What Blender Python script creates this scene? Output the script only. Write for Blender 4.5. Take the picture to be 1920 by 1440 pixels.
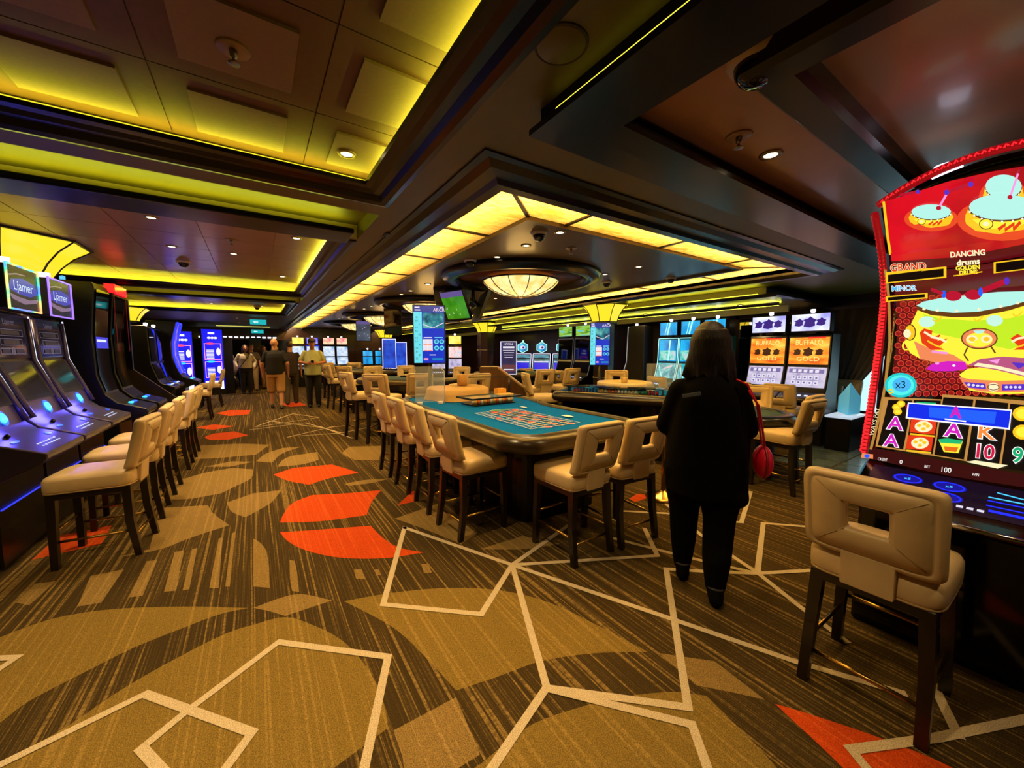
import bpy, bmesh, math, random
from math import sin, cos, pi, atan2, sqrt, radians as R
from mathutils import Vector, Matrix

random.seed(7)
scene = bpy.context.scene
for o in list(bpy.data.objects):
    bpy.data.objects.remove(o, do_unlink=True)
COL = scene.collection

# ------------------------------------------------------------------ camera
YAW = math.atan(482 / 722.6)
PITCH = math.atan(61 / 720.0)
FPX = 720.0
EYE = Vector((0, 0, 1.5))
cam_d = bpy.data.cameras.new('camera')
cam_d.sensor_width = 36.0
cam_d.lens = FPX / 1920 * 36.0
cam_d.clip_start = 0.02
cam = bpy.data.objects.new('camera', cam_d)
cam.location = EYE
cam.rotation_euler = (pi / 2 - PITCH, 0, -YAW)
COL.objects.link(cam)
scene.camera = cam

# ------------------------------------------------------------------ view and world
vs = scene.view_settings
vs.view_transform = 'Standard'
vs.look = 'None'
vs.exposure = 0.0
vs.gamma = 1.0
vs.use_curve_mapping = False
world = bpy.data.worlds.new('world')
scene.world = world
world.use_nodes = True
world.node_tree.nodes['Background'].inputs[0].default_value = (0.03, 0.026, 0.02, 1)
world.node_tree.nodes['Background'].inputs[1].default_value = 1.0

_fh = Vector((sin(YAW), cos(YAW), 0)); _r = Vector((cos(YAW), -sin(YAW), 0))
_fw = _fh * cos(PITCH) - Vector((0, 0, 1)) * sin(PITCH)
_up = _fh * sin(PITCH) + Vector((0, 0, 1)) * cos(PITCH)


def ray(u, v):
    return _fw * FPX + _r * (u - 960) + _up * (720 - v)


def on_z(u, v, z=0.0):
    d = ray(u, v); return EYE + d * ((z - EYE.z) / d.z)


def on_x(u, v, x):
    d = ray(u, v); return EYE + d * (x / d.x)


# ------------------------------------------------------------------ helpers
def lin(c):
    out = []
    for x in c[:3]:
        x = x / 255.0
        out.append(x / 12.92 if x <= 0.04045 else ((x + 0.055) / 1.055) ** 2.4)
    return (out[0], out[1], out[2], 1.0)


_m = {}


def M(name, rgb, rough=0.5, metal=0.0, emit=None, es=0.0, var=0.0, vscale=8.0, vstretch=(1, 1, 1), coat=0.0, bump=0.0, alpha=1.0, trans=0.0, spec=0.5):
    if name in _m:
        return _m[name]
    m = bpy.data.materials.new(name)
    m.use_nodes = True
    nt = m.node_tree
    b = nt.nodes['Principled BSDF']
    b.inputs['Base Color'].default_value = lin(rgb)
    b.inputs['Roughness'].default_value = rough
    b.inputs['Metallic'].default_value = metal
    b.inputs['Specular IOR Level'].default_value = spec
    if coat:
        b.inputs['Coat Weight'].default_value = coat
        b.inputs['Coat Roughness'].default_value = 0.12
    if trans:
        b.inputs['Transmission Weight'].default_value = trans
        b.inputs['IOR'].default_value = 1.1
    if alpha < 1:
        b.inputs['Alpha'].default_value = alpha
    if emit is not None:
        b.inputs['Emission Color'].default_value = lin(emit)
        b.inputs['Emission Strength'].default_value = es
    if var or bump:
        tc = nt.nodes.new('ShaderNodeTexCoord')
        mp = nt.nodes.new('ShaderNodeMapping')
        mp.inputs['Scale'].default_value = vstretch
        nz = nt.nodes.new('ShaderNodeTexNoise')
        nz.inputs['Scale'].default_value = vscale
        nz.inputs['Detail'].default_value = 5
        nt.links.new(tc.outputs['Object'], mp.inputs['Vector'])
        nt.links.new(mp.outputs['Vector'], nz.inputs['Vector'])
        if var:
            mr = nt.nodes.new('ShaderNodeMapRange')
            mr.inputs['From Min'].default_value = 0.3; mr.inputs['From Max'].default_value = 0.7
            mr.inputs['To Min'].default_value = 1 - var; mr.inputs['To Max'].default_value = 1 + var
            mx = nt.nodes.new('ShaderNodeVectorMath'); mx.operation = 'SCALE'
            mx.inputs[0].default_value = lin(rgb)[:3]
            nt.links.new(nz.outputs['Fac'], mr.inputs['Value'])
            nt.links.new(mr.outputs['Result'], mx.inputs['Scale'])
            nt.links.new(mx.outputs['Vector'], b.inputs['Base Color'])
        if bump:
            bp = nt.nodes.new('ShaderNodeBump'); bp.inputs['Strength'].default_value = bump
            bp.inputs['Distance'].default_value = 0.01
            nt.links.new(nz.outputs['Fac'], bp.inputs['Height'])
            nt.links.new(bp.outputs['Normal'], b.inputs['Normal'])
    _m[name] = m
    return m


def E(name, rgb, s=1.0):
    """self-lit surface (screen pixel, lamp glass)"""
    if name in _m:
        return _m[name]
    m = bpy.data.materials.new(name)
    m.use_nodes = True
    nt = m.node_tree
    b = nt.nodes['Principled BSDF']
    b.inputs['Base Color'].default_value = (0.01, 0.01, 0.01, 1)
    b.inputs['Roughness'].default_value = 0.25
    b.inputs['Emission Color'].default_value = lin(rgb)
    b.inputs['Emission Strength'].default_value = s
    _m[name] = m
    return m


def EN(name, cols, s=1.0, scale=6.0, kind='noise', stretch=(1, 1, 1), distort=0.0):
    """self-lit picture: cols = [(pos, rgb), ...] ramp over a noise or voronoi field"""
    if name in _m:
        return _m[name]
    m = bpy.data.materials.new(name)
    m.use_nodes = True
    nt = m.node_tree
    b = nt.nodes['Principled BSDF']
    b.inputs['Base Color'].default_value = (0.01, 0.01, 0.01, 1)
    b.inputs['Roughness'].default_value = 0.2
    tc = nt.nodes.new('ShaderNodeTexCoord')
    mp = nt.nodes.new('ShaderNodeMapping'); mp.inputs['Scale'].default_value = stretch
    nt.links.new(tc.outputs['Object'], mp.inputs['Vector'])
    if kind == 'voronoi':
        t = nt.nodes.new('ShaderNodeTexVoronoi'); out = t.outputs['Distance']
    elif kind == 'wave':
        t = nt.nodes.new('ShaderNodeTexWave'); out = t.outputs['Fac']; t.inputs['Distortion'].default_value = distort
    else:
        t = nt.nodes.new('ShaderNodeTexNoise'); out = t.outputs['Fac']
        t.inputs['Detail'].default_value = 4; t.inputs['Distortion'].default_value = distort
    t.inputs['Scale'].default_value = scale
    nt.links.new(mp.outputs['Vector'], t.inputs['Vector'])
    cr = nt.nodes.new('ShaderNodeValToRGB')
    el = cr.color_ramp.elements
    while len(el) < len(cols):
        el.new(0.5)
    for e, (p, c) in zip(el, cols):
        e.position = p; e.color = lin(c)
    nt.links.new(out, cr.inputs['Fac'])
    nt.links.new(cr.outputs['Color'], b.inputs['Emission Color'])
    b.inputs['Emission Strength'].default_value = s
    _m[name] = m
    return m


class MB:
    def __init__(s):
        s.v = []; s.f = []; s.mi = []; s.cur = 0

    def add(s, vs, fs):
        n = len(s.v)
        s.v += [tuple(p) for p in vs]
        for f in fs:
            s.f.append(tuple(i + n for i in f)); s.mi.append(s.cur)
        return s

    def obox(s, c, a, b, d):
        c = Vector(c); a = Vector(a); b = Vector(b); d = Vector(d)
        vs = [c + a * i + b * j + d * k for k in (-1, 1) for j in (-1, 1) for i in (-1, 1)]
        fs = [(0, 2, 3, 1), (4, 5, 7, 6), (0, 1, 5, 4), (2, 6, 7, 3), (0, 4, 6, 2), (1, 3, 7, 5)]
        if a.cross(b).dot(d) < 0:
            fs = [tuple(reversed(f)) for f in fs]
        return s.add(vs, fs)

    def box(s, x0, x1, y0, y1, z0, z1):
        return s.obox(((x0 + x1) / 2, (y0 + y1) / 2, (z0 + z1) / 2), ((x1 - x0) / 2, 0, 0), (0, (y1 - y0) / 2, 0), (0, 0, (z1 - z0) / 2))

    def beam(s, p0, p1, w, h=None, up=(0, 0, 1)):
        h = h or w
        p0 = Vector(p0); p1 = Vector(p1); d = (p1 - p0)
        a = d / 2; dn = d.normalized(); up = Vector(up)
        if abs(dn.dot(up)) > 0.95:
            up = Vector((0, 1, 0))
        x = dn.cross(up).normalized(); y = x.cross(dn).normalized()
        return s.obox((p0 + p1) / 2, a, x * w / 2, y * h / 2)

    def tube(s, pts, r, n=8, closed=False, r2=None):
        pts = [Vector(p) for p in pts]; N = len(pts)
        rings = []
        prev = None
        for i, p in enumerate(pts):
            if closed:
                t = (pts[(i + 1) % N] - pts[i - 1]).normalized()
            else:
                t = (pts[min(i + 1, N - 1)] - pts[max(i - 1, 0)]).normalized()
            if prev is None:
                u = Vector((0, 0, 1)) if abs(t.z) < 0.9 else Vector((0, 1, 0))
                x = t.cross(u).normalized()
            else:
                x = (prev - t * prev.dot(t)).normalized()
            prev = x
            y = t.cross(x)
            rr = r if r2 is None else r + (r2 - r) * i / max(1, N - 1)
            rings.append([p + (x * cos(2 * pi * k / n) + y * sin(2 * pi * k / n)) * rr for k in range(n)])
        vs = [q for rg in rings for q in rg]; fs = []
        for i in range(N if closed else N - 1):
            a = i * n; b = ((i + 1) % N) * n
            for k in range(n):
                k2 = (k + 1) % n
                fs.append((a + k, a + k2, b + k2, b + k))
        if not closed:
            fs.append(tuple(reversed(range(n)))); fs.append(tuple(range((N - 1) * n, N * n)))
        return s.add(vs, fs)

    def lathe(s, prof, n=24, c=(0, 0, 0), a0=0.0, a1=2 * pi):
        full = abs(a1 - a0 - 2 * pi) < 1e-6
        m = n if full else n + 1
        vs = []; fs = []
        for (r, z) in prof:
            for k in range(m):
                a = a0 + (a1 - a0) * k / n
                vs.append((c[0] + r * cos(a), c[1] + r * sin(a), c[2] + z))
        for i in range(len(prof) - 1):
            for k in range(n):
                k2 = (k + 1) % m
                fs.append((i * m + k, i * m + k2, (i + 1) * m + k2, (i + 1) * m + k))
        if full:
            if prof[0][0] > 1e-5: fs.append(tuple(reversed(range(m))))
            if prof[-1][0] > 1e-5: fs.append(tuple(range((len(prof) - 1) * m, len(prof) * m)))
        return s.add(vs, fs)

    def prism(s, poly, z0, z1):
        n = len(poly)
        ar = sum(poly[i][0] * poly[(i + 1) % n][1] - poly[(i + 1) % n][0] * poly[i][1] for i in range(n))
        if ar < 0: poly = list(reversed(poly))
        vs = [(p[0], p[1], z0) for p in poly] + [(p[0], p[1], z1) for p in poly]
        fs = [tuple(reversed(range(n))), tuple(range(n, 2 * n))]
        fs += [(i, (i + 1) % n, n + (i + 1) % n, n + i) for i in range(n)]
        return s.add(vs, fs)

    def extr(s, prof, x0, x1):
        """profile in (y, z) extruded along x"""
        n = len(prof)
        ar = sum(prof[i][0] * prof[(i + 1) % n][1] - prof[(i + 1) % n][0] * prof[i][1] for i in range(n))
        if ar < 0: prof = list(reversed(prof))
        vs = [(x0, p[0], p[1]) for p in prof] + [(x1, p[0], p[1]) for p in prof]
        fs = [tuple(reversed(range(n))), tuple(range(n, 2 * n))]
        fs += [(i, (i + 1) % n, n + (i + 1) % n, n + i) for i in range(n)]
        return s.add(vs, fs)

    def sweep(s, path, prof, closed=False):
        """prof = (offset to the left of travel, z) swept along a flat path (x, y), mitred"""
        n = len(path); m = len(prof); vs = []; fs = []
        P = [Vector((p[0], p[1])) for p in path]
        for i in range(n):
            if closed or 0 < i < n - 1:
                d0 = (P[i] - P[i - 1]).normalized(); d1 = (P[(i + 1) % n] - P[i]).normalized()
            elif i == 0:
                d0 = d1 = (P[1] - P[0]).normalized()
            else:
                d0 = d1 = (P[-1] - P[-2]).normalized()
            n0 = Vector((-d0.y, d0.x)); n1 = Vector((-d1.y, d1.x))
            b = (n0 + n1).normalized(); b = b / max(0.3, b.dot(n0))
            for (o, z) in prof:
                q = P[i] + b * o
                vs.append((q.x, q.y, z))
        for i in range(n if closed else n - 1):
            a = i * m; b2 = ((i + 1) % n) * m
            for k in range(m):
                k2 = (k + 1) % m
                fs.append((a + k, b2 + k, b2 + k2, a + k2))
        if not closed:
            fs.append(tuple(range(m))); fs.append(tuple(reversed(range((n - 1) * m, n * m))))
        return s.add(vs, fs)

    def ellipsoid(s, c, rx, ry, rz, n=12, m=8):
        vs = []; fs = []
        for i in range(1, m):
            t = pi * i / m
            for k in range(n):
                a = 2 * pi * k / n
                vs.append((c[0] + rx * sin(t) * cos(a), c[1] + ry * sin(t) * sin(a), c[2] + rz * cos(t)))
        top = len(vs); vs.append((c[0], c[1], c[2] + rz)); vs.append((c[0], c[1], c[2] - rz))
        for k in range(n):
            k2 = (k + 1) % n
            fs.append((top, k, k2)); fs.append((top + 1, (m - 2) * n + k2, (m - 2) * n + k))
            for i in range(m - 2):
                fs.append((i * n + k, (i + 1) * n + k, (i + 1) * n + k2, i * n + k2))
        return s.add(vs, fs)

    def build(s, name, mats, parent=None, smooth=False, bevel=0.0, seg=2, fix=False):
        me = bpy.data.meshes.new(name)
        me.from_pydata(s.v, [], s.f)
        if not isinstance(mats, (list, tuple)): mats = [mats]
        for m in mats: me.materials.append(m)
        for p, i in zip(me.polygons, s.mi):
            p.material_index = i; p.use_smooth = smooth
        if fix:
            bm = bmesh.new(); bm.from_mesh(me); bmesh.ops.recalc_face_normals(bm, faces=bm.faces); bm.to_mesh(me); bm.free()
        me.update()
        o = bpy.data.objects.new(name, me)
        COL.objects.link(o)
        if parent is not None: o.parent = parent
        if bevel:
            b = o.modifiers.new('bevel', 'BEVEL'); b.width = bevel; b.segments = seg; b.limit_method = 'ANGLE'; b.angle_limit = R(35)
            if seg > 1:
                for p in me.polygons: p.use_smooth = True
                w = o.modifiers.new('wn', 'WEIGHTED_NORMAL')
        return o


def thing(name, label, cat, loc=(0, 0, 0), rz=0.0, group=None):
    o = bpy.data.objects.new(name, None)
    o.empty_display_size = 0.1
    COL.objects.link(o)
    o.location = loc; o.rotation_euler = (0, 0, rz)
    return tag(o, label, cat, group)


def tag(o, label, cat, group=None):
    o['label'] = label; o['category'] = cat
    if group: o['group'] = group
    return o


def struct(o):
    o['kind'] = 'structure'
    return o


def copy_tree(o, parent=None):
    c = o.copy(); COL.objects.link(c)
    if parent is not None: c.parent = parent
    for ch in list(o.children): copy_tree(ch, c)
    return c


def place(proto, used, loc, rz, label, group=None):
    """the first call moves the prototype itself, later calls copy it"""
    o = proto if not used else copy_tree(proto)
    used.append(1)
    o.location = loc; o.rotation_euler = (0, 0, rz); o['label'] = label
    if group: o['group'] = group
    return o


def lamp(name, kind, loc, rgb, watts, parent=None, size=0.1, size_y=None, rot=(0, 0, 0), spot=None, blend=0.5):
    d = bpy.data.lights.new(name, kind)
    d.color = lin(rgb)[:3]; d.energy = watts
    if kind == 'AREA':
        d.size = size
        if size_y: d.shape = 'RECTANGLE'; d.size_y = size_y
    else:
        d.shadow_soft_size = size
    if spot: d.spot_size = R(spot); d.spot_blend = blend
    o = bpy.data.objects.new(name, d); COL.objects.link(o)
    o.location = loc; o.rotation_euler = rot
    if parent is not None: o.parent = parent
    return o


_txt = {}


def text_poly(body, font_shear=0.0, bold=0.0):
    """letter outlines as filled polygons (verts 2D, faces), height of capitals = 1"""
    key = (body, font_shear, bold)
    if key in _txt: return _txt[key]
    cu = bpy.data.curves.new('lettering', 'FONT'); cu.body = body; cu.size = 1.0; cu.align_x = 'CENTER'
    cu.shear = font_shear; cu.resolution_u = 3; cu.offset = bold
    ob = bpy.data.objects.new('lettering', cu); COL.objects.link(ob)
    dg = bpy.context.evaluated_depsgraph_get()
    me = bpy.data.meshes.new_from_object(ob.evaluated_get(dg))
    vs = [(v.co.x / 0.73, v.co.y / 0.73) for v in me.vertices]
    fs = [tuple(p.vertices) for p in me.polygons]
    bpy.data.objects.remove(ob); bpy.data.meshes.remove(me); bpy.data.curves.remove(cu)
    _txt[key] = (vs, fs)
    return vs, fs


class Art:
    """flat artwork in (u, v) laid on a surface map(u, v, lift) -> 3D; one mesh, many inks"""
    def __init__(s, fmap, cut=None):
        s.fmap = fmap; s.mb = MB(); s.mats = []; s.layer = 0; s.cut = cut

    def ink(s, mat):
        if mat not in s.mats: s.mats.append(mat)
        s.mb.cur = s.mats.index(mat)

    def faces(s, vs, fs, mat):
        s.ink(mat); s.layer += 1
        lift = 0.0004 + 0.00012 * s.layer
        if s.cut:
            bm = bmesh.new()
            bv = [bm.verts.new((p[0], p[1], 0)) for p in vs]
            for f in fs:
                try: bm.faces.new([bv[i] for i in f])
                except ValueError: pass
            for c in s.cut:
                g = bm.verts[:] + bm.edges[:] + bm.faces[:]
                bmesh.ops.bisect_plane(bm, geom=g, plane_co=(0, c, 0), plane_no=(0, 1, 0))
            bm.verts.index_update()
            vs = [(v.co.x, v.co.y) for v in bm.verts]
            fs = [tuple(v.index for v in f.verts) for f in bm.faces]
            bm.free()
        s.mb.add([s.fmap(p[0], p[1], lift) for p in vs], fs)

    def poly(s, pts, mat):
        bm = bmesh.new()
        bv = [bm.verts.new((p[0], p[1], 0)) for p in pts]
        f = bm.faces.new(bv)
        if f.normal.z < 0 or sum(pts[i][0] * pts[(i + 1) % len(pts)][1] - pts[(i + 1) % len(pts)][0] * pts[i][1] for i in range(len(pts))) < 0:
            f.normal_flip()
        bmesh.ops.triangulate(bm, faces=bm.faces[:])
        bm.verts.index_update()
        vs = [(v.co.x, v.co.y) for v in bm.verts]; fs = [tuple(v.index for v in q.verts) for q in bm.faces]
        bm.free()
        s.faces(vs, fs, mat)

    def rect(s, u0, u1, v0, v1, mat):
        s.faces([(u0, v0), (u1, v0), (u1, v1), (u0, v1)], [(0, 1, 2, 3)], mat)

    def ell(s, u, v, ru, rv, mat, n=20, a0=0, a1=2 * pi):
        s.poly([(u + ru * cos(a0 + (a1 - a0) * k / n), v + rv * sin(a0 + (a1 - a0) * k / n)) for k in range(n)], mat)

    def ring(s, u, v, ru, rv, w, mat, n=24):
        vs = []; fs = []
        for k in range(n):
            a = 2 * pi * k / n
            vs += [(u + ru * cos(a), v + rv * sin(a)), (u + (ru - w) * cos(a), v + (rv - w) * sin(a))]
        for k in range(n):
            a = 2 * k; b = 2 * ((k + 1) % n)
            fs.append((a, b, b + 1, a + 1))
        s.faces(vs, fs, mat)

    def line(s, pts, w, mat):
        vs = []; fs = []
        n = len(pts)
        for i in range(n):
            p = Vector(pts[i]); a = Vector(pts[max(0, i - 1)]); b = Vector(pts[min(n - 1, i + 1)])
            d = (b - a).normalized(); q = Vector((-d.y, d.x)) * w / 2
            vs += [tuple(p - q), tuple(p + q)]
        for i in range(n - 1):
            fs.append((2 * i, 2 * i + 2, 2 * i + 3, 2 * i + 1))
        s.faces(vs, fs, mat)

    def frame(s, u0, u1, v0, v1, w, mat):
        s.rect(u0, u1, v0, v0 + w, mat); s.rect(u0, u1, v1 - w, v1, mat)
        s.rect(u0, u0 + w, v0, v1, mat); s.rect(u1 - w, u1, v0, v1, mat)

    def text(s, body, u, v, h, mat, wscale=1.0, rot=0.0, shear=0.0):
        vs, fs = text_poly(body, shear)
        c, d = cos(rot), sin(rot)
        s.faces([(u + c * x * h * wscale - d * y * h, v + d * x * h * wscale + c * y * h) for x, y in vs], fs, mat)

    def build(s, name, parent):
        return s.mb.build(name, s.mats, parent)


def flat(c, ux, uy):
    """map for a flat screen: centre c, unit right ux, unit up uy"""
    c = Vector(c); ux = Vector(ux); uy = Vector(uy); n = ux.cross(uy).normalized()
    return lambda u, v, l: c + ux * u + uy * v + n * l
# ------------------------------------------------------------------ shared materials
WOOD = M('dark mahogany', (40, 20, 15), 0.28, var=0.35, vscale=5, vstretch=(1, 1, 6), coat=0.3)
EBONY = M('ebony moulding', (15, 9, 7), 0.3, coat=0.08, spec=0.35)
SOFFIT = M('olive bronze paint', (104, 94, 26), 0.5, var=0.06, vscale=3)
CREAM = M('cove cream paint', (205, 190, 130), 0.6)
TILE = M('coffer brown', (104, 72, 44), 0.6, var=0.08, vscale=30)
TILE2 = M('coffer panel beige', (142, 116, 88), 0.6, var=0.06, vscale=60)
GLOSSC = M('glossy bronze ceiling', (164, 128, 100), 0.32, var=0.1, vscale=2, coat=0.25)
BLACKP = M('black plastic', (14, 13, 15), 0.35)
BLACKG = M('black gloss', (8, 8, 10), 0.1)
GUN = M('gunmetal', (62, 58, 64), 0.35, metal=0.7)
CHROME = M('chrome', (200, 200, 205), 0.12, metal=1.0)
BRASS = M('brass', (196, 158, 84), 0.25, metal=1.0)
STEEL = M('brushed steel', (150, 148, 145), 0.35, metal=1.0)
IVORY = M('cream leather', (214, 190, 146), 0.42, var=0.05, vscale=14, bump=0.08)
SEAM = M('leather seam', (176, 150, 108), 0.5)
LEG = M('espresso wood', (24, 15, 12), 0.32, coat=0.2)
FELT = M('teal felt', (0, 92, 176), 0.95, var=0.06, vscale=200, spec=0.05)
RAIL = M('umber vinyl', (50, 40, 25), 0.28, var=0.06, vscale=10)
PALE = M('white plastic', (220, 220, 222), 0.4)
YGLASS = E('amber sconce glass', (246, 214, 40), 1.25)
WARMW = E('warm lamp', (255, 226, 170), 9.0)
COOLW = E('cool white light', (236, 240, 255), 2.2)
COVE = E('cove tube', (232, 222, 60), 2.4)
CY = (226, 228, 62)        # cove light colour
WARM = (255, 212, 146)     # downlight colour


def carpet(name, base, streak, amt, speck=0.35):
    m = bpy.data.materials.new(name); m.use_nodes = True
    nt = m.node_tree; b = nt.nodes['Principled BSDF']
    b.inputs['Roughness'].default_value = 0.95
    b.inputs['Specular IOR Level'].default_value = 0.1
    tc = nt.nodes.new('ShaderNodeTexCoord')

    def noise(sc, st, det=2):
        mp = nt.nodes.new('ShaderNodeMapping'); mp.inputs['Scale'].default_value = st
        nt.links.new(tc.outputs['Object'], mp.inputs['Vector'])
        n = nt.nodes.new('ShaderNodeTexNoise'); n.inputs['Scale'].default_value = sc; n.inputs['Detail'].default_value = det
        nt.links.new(mp.outputs['Vector'], n.inputs['Vector'])
        return n.outputs['Fac']

    def rng(src, a, c, lo, hi):
        r = nt.nodes.new('ShaderNodeMapRange')
        r.inputs['From Min'].default_value = a; r.inputs['From Max'].default_value = c
        r.inputs['To Min'].default_value = lo; r.inputs['To Max'].default_value = hi
        nt.links.new(src, r.inputs['Value']); return r.outputs['Result']

    def math2(op, a, c):
        n = nt.nodes.new('ShaderNodeMath'); n.operation = op
        for k, q in enumerate((a, c)):
            if isinstance(q, float): n.inputs[k].default_value = q
            else: nt.links.new(q, n.inputs[k])
        return n.outputs[0]

    s1 = rng(noise(1.0, (50, 0.35, 1)), 0.565, 0.60, 0.0, 1.0)      # pale yarn lines running along the aisle
    s2 = rng(noise(1.0, (170, 1.0, 1)), 0.50, 0.66, 0.0, 0.42)
    br = rng(noise(1.0, (30, 60, 1), 3), 0.36, 0.62, 0.35, 1.0)      # yarn lines break up
    fac = math2('MULTIPLY', math2('MAXIMUM', s1, s2), br)
    fac = math2('MULTIPLY', fac, amt)
    mix = nt.nodes.new('ShaderNodeMix'); mix.data_type = 'RGBA'
    nt.links.new(fac, mix.inputs[0])
    mix.inputs[6].default_value = lin(base); mix.inputs[7].default_value = lin(streak)
    sp = rng(noise(260.0, (1, 1, 1)), 0.3, 0.7, 1 - speck, 1 + speck)
    sc = nt.nodes.new('ShaderNodeVectorMath'); sc.operation = 'SCALE'
    nt.links.new(mix.outputs[2], sc.inputs[0]); nt.links.new(sp, sc.inputs['Scale'])
    nt.links.new(sc.outputs['Vector'], b.inputs['Base Color'])
    return m


CARPET = carpet('carpet brown', (58, 46, 24), (140, 116, 66), 0.85, 0.5)
C_TAN = carpet('carpet tan', (118, 98, 46), (158, 132, 74), 0.5, 0.5)
C_GREY = carpet('carpet taupe', (126, 104, 60), (164, 138, 90), 0.5, 0.5)
C_ORG = carpet('carpet orange', (184, 66, 20), (226, 112, 52), 0.4, 0.35)
C_LINE = carpet('carpet ivory', (188, 174, 148), (206, 192, 166), 0.3, 0.4)

# ------------------------------------------------------------------ floor with its carpet drawing
X0, X1, Y0, Y1 = -3.3, 8.9, -2.6, 20.4
SZ = 2.50     # soffit
CZ = 2.65     # coffer ceilings
RZ = 2.55     # ceiling inside the lit ring
fl = struct(MB().box(X0, X1, Y0, Y1, -0.12, 0).build('floor', CARPET))


def c7(u, v): return (u / 2, 780 + v / 2)
def c8(u, v): return (640 + u / 2, 900 + v / 2)
def ph(u, v): return (u, v)


def curvy(q, n=5):
    """round the gentle bends of an outline, keep its sharp corners"""
    N = len(q); sharp = []
    for i in range(N):
        a = (q[i] - q[i - 1]).normalized(); b = (q[(i + 1) % N] - q[i]).normalized()
        sharp.append(a.dot(b) < 0.72)
    out = []
    for i in range(N):
        p1, p2 = q[i], q[(i + 1) % N]
        if sharp[i] and sharp[(i + 1) % N]:
            out.append(p1); continue
        p0 = q[i - 1] if not sharp[i] else p1 * 2 - p2
        p3 = q[(i + 2) % N] if not sharp[(i + 1) % N] else p2 * 2 - p1
        L = (p2 - p1).length
        m1 = (p2 - p0).normalized() * L; m2 = (p3 - p1).normalized() * L
        for k in range(n):
            t = k / n
            out.append(p1 * (2 * t ** 3 - 3 * t * t + 1) + m1 * (t ** 3 - 2 * t * t + t) + p2 * (3 * t * t - 2 * t ** 3) + m2 * (t ** 3 - t * t))
    return out


_cl = 0


def inlay(pts, mat, f=ph, name='carpet_motif'):
    """a woven shape: flat outline on the floor, a hair above the ground weave"""
    global _cl
    _cl += 1
    q = [on_z(*f(*p)) for p in pts]
    q = curvy(q)
    z = 0.0006 + 0.00002 * _cl
    mb = MB()
    bm = bmesh.new(); bm.faces.new([bm.verts.new((p.x, p.y, z)) for p in q])
    bm.faces.ensure_lookup_table()
    bm.normal_update()
    if bm.faces[0].normal.z < 0: bm.faces[0].normal_flip()
    bmesh.ops.triangulate(bm, faces=bm.faces[:])
    bm.verts.index_update()
    mb.add([v.co for v in bm.verts], [tuple(v.index for v in t.verts) for t in bm.faces]); bm.free()
    return mb.build(name, mat, fl)


def wline(pts, f=ph, w=0.036):
    """an ivory line woven into the carpet"""
    global _cl
    _cl += 1
    q = [on_z(*f(*p)) for p in pts]
    z = 0.0025 + 0.00003 * _cl
    mb = MB(); n = len(q); vs = []
    for i in range(n):
        d0 = (q[i] - q[i - 1]).normalized() if i else (q[1] - q[0]).normalized()
        d1 = (q[i + 1] - q[i]).normalized() if i < n - 1 else d0
        if not i: d0 = d1
        b = Vector((-d0.y - d1.y, d0.x + d1.x, 0)).normalized()
        b = b / max(0.35, b.dot(Vector((-d0.y, d0.x, 0)))) * w / 2
        e = Vector((0, 0, 0))
        if i == 0: e = -d1 * w / 2
        if i == n - 1: e = d0 * w / 2
        vs += [(q[i].x + b.x + e.x, q[i].y + b.y + e.y, z), (q[i].x - b.x + e.x, q[i].y - b.y + e.y, z)]
    mb.add(vs, [(2 * i + 1, 2 * i + 3, 2 * i + 2, 2 * i) for i in range(n - 1)])
    return mb.build('carpet_line', C_LINE, fl)


# tan shapes
inlay([(-300, 960), (-100, 880), (0, 830), (200, 760), (420, 725), (700, 715), (930, 720), (820, 745), (700, 790), (500, 870), (300, 970), (100, 1075), (0, 1150), (-300, 1330)], C_TAN, c7)
inlay([(1065, 755), (960, 780), (850, 815), (650, 915), (450, 1030), (250, 1165), (0, 1310), (-200, 1440), (-200, 1700), (1100, 1700), (1240, 1330), (1455, 1170), (1440, 1080), (1380, 950), (1280, 840), (1150, 775)], C_TAN, c7)
inlay([(10, 455), (180, 425), (400, 405), (600, 415), (780, 460), (960, 545), (1150, 645), (950, 650), (750, 680), (580, 740), (430, 790), (330, 680), (210, 565), (100, 500)], C_TAN, c8)
inlay([(535, 1055), (620, 985), (720, 915), (870, 860), (1050, 815), (1250, 795), (1370, 810), (1450, 890), (1560, 1000), (1650, 1110), (1700, 1400), (300, 1400), (480, 1100)], C_TAN, c8)
inlay([(195, 940), (430, 815), (520, 1030), (400, 1110), (200, 1300), (235, 1080)], C_GREY, c8)
inlay([(1195, 650), (1400, 680), (1590, 825), (1480, 800), (1330, 770)], C_GREY, c8)
inlay([(950, 720), (1060, 680), (1130, 668), (1245, 692), (1160, 720), (1070, 750), (1000, 730)], C_GREY, c7)
inlay([(440, 530), (560, 500), (600, 345), (780, 335), (800, 365), (860, 410), (720, 455), (600, 500)], C_GREY, c7)
inlay([(590, 310), (620, 265), (760, 215), (870, 195), (950, 200), (940, 235), (880, 265), (830, 290), (700, 312)], C_GREY, c7)
inlay([(850, 325), (950, 290), (1055, 278), (1035, 305), (1010, 330), (920, 380), (870, 360)], C_GREY, c7)
inlay([(640, 160), (740, 112), (900, 104), (1010, 108), (960, 145), (780, 160)], C_GREY, c7)
inlay([(1040, 190), (1060, 165), (1090, 150), (1190, 135), (1195, 165), (1130, 182)], C_GREY, c7)
inlay([(960, 170), (1000, 140), (1060, 120), (1130, 115), (1060, 140), (1020, 175)], C_GREY, c7)
inlay([(1285, 140), (1310, 115), (1440, 112), (1420, 165), (1330, 165)], C_GREY, c7)
inlay([(770, 190), (870, 170), (950, 172), (860, 190)], C_GREY, c7)
inlay([(1290, 255), (1370, 240), (1460, 235), (1400, 250), (1310, 262)], C_GREY, c7)
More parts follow.
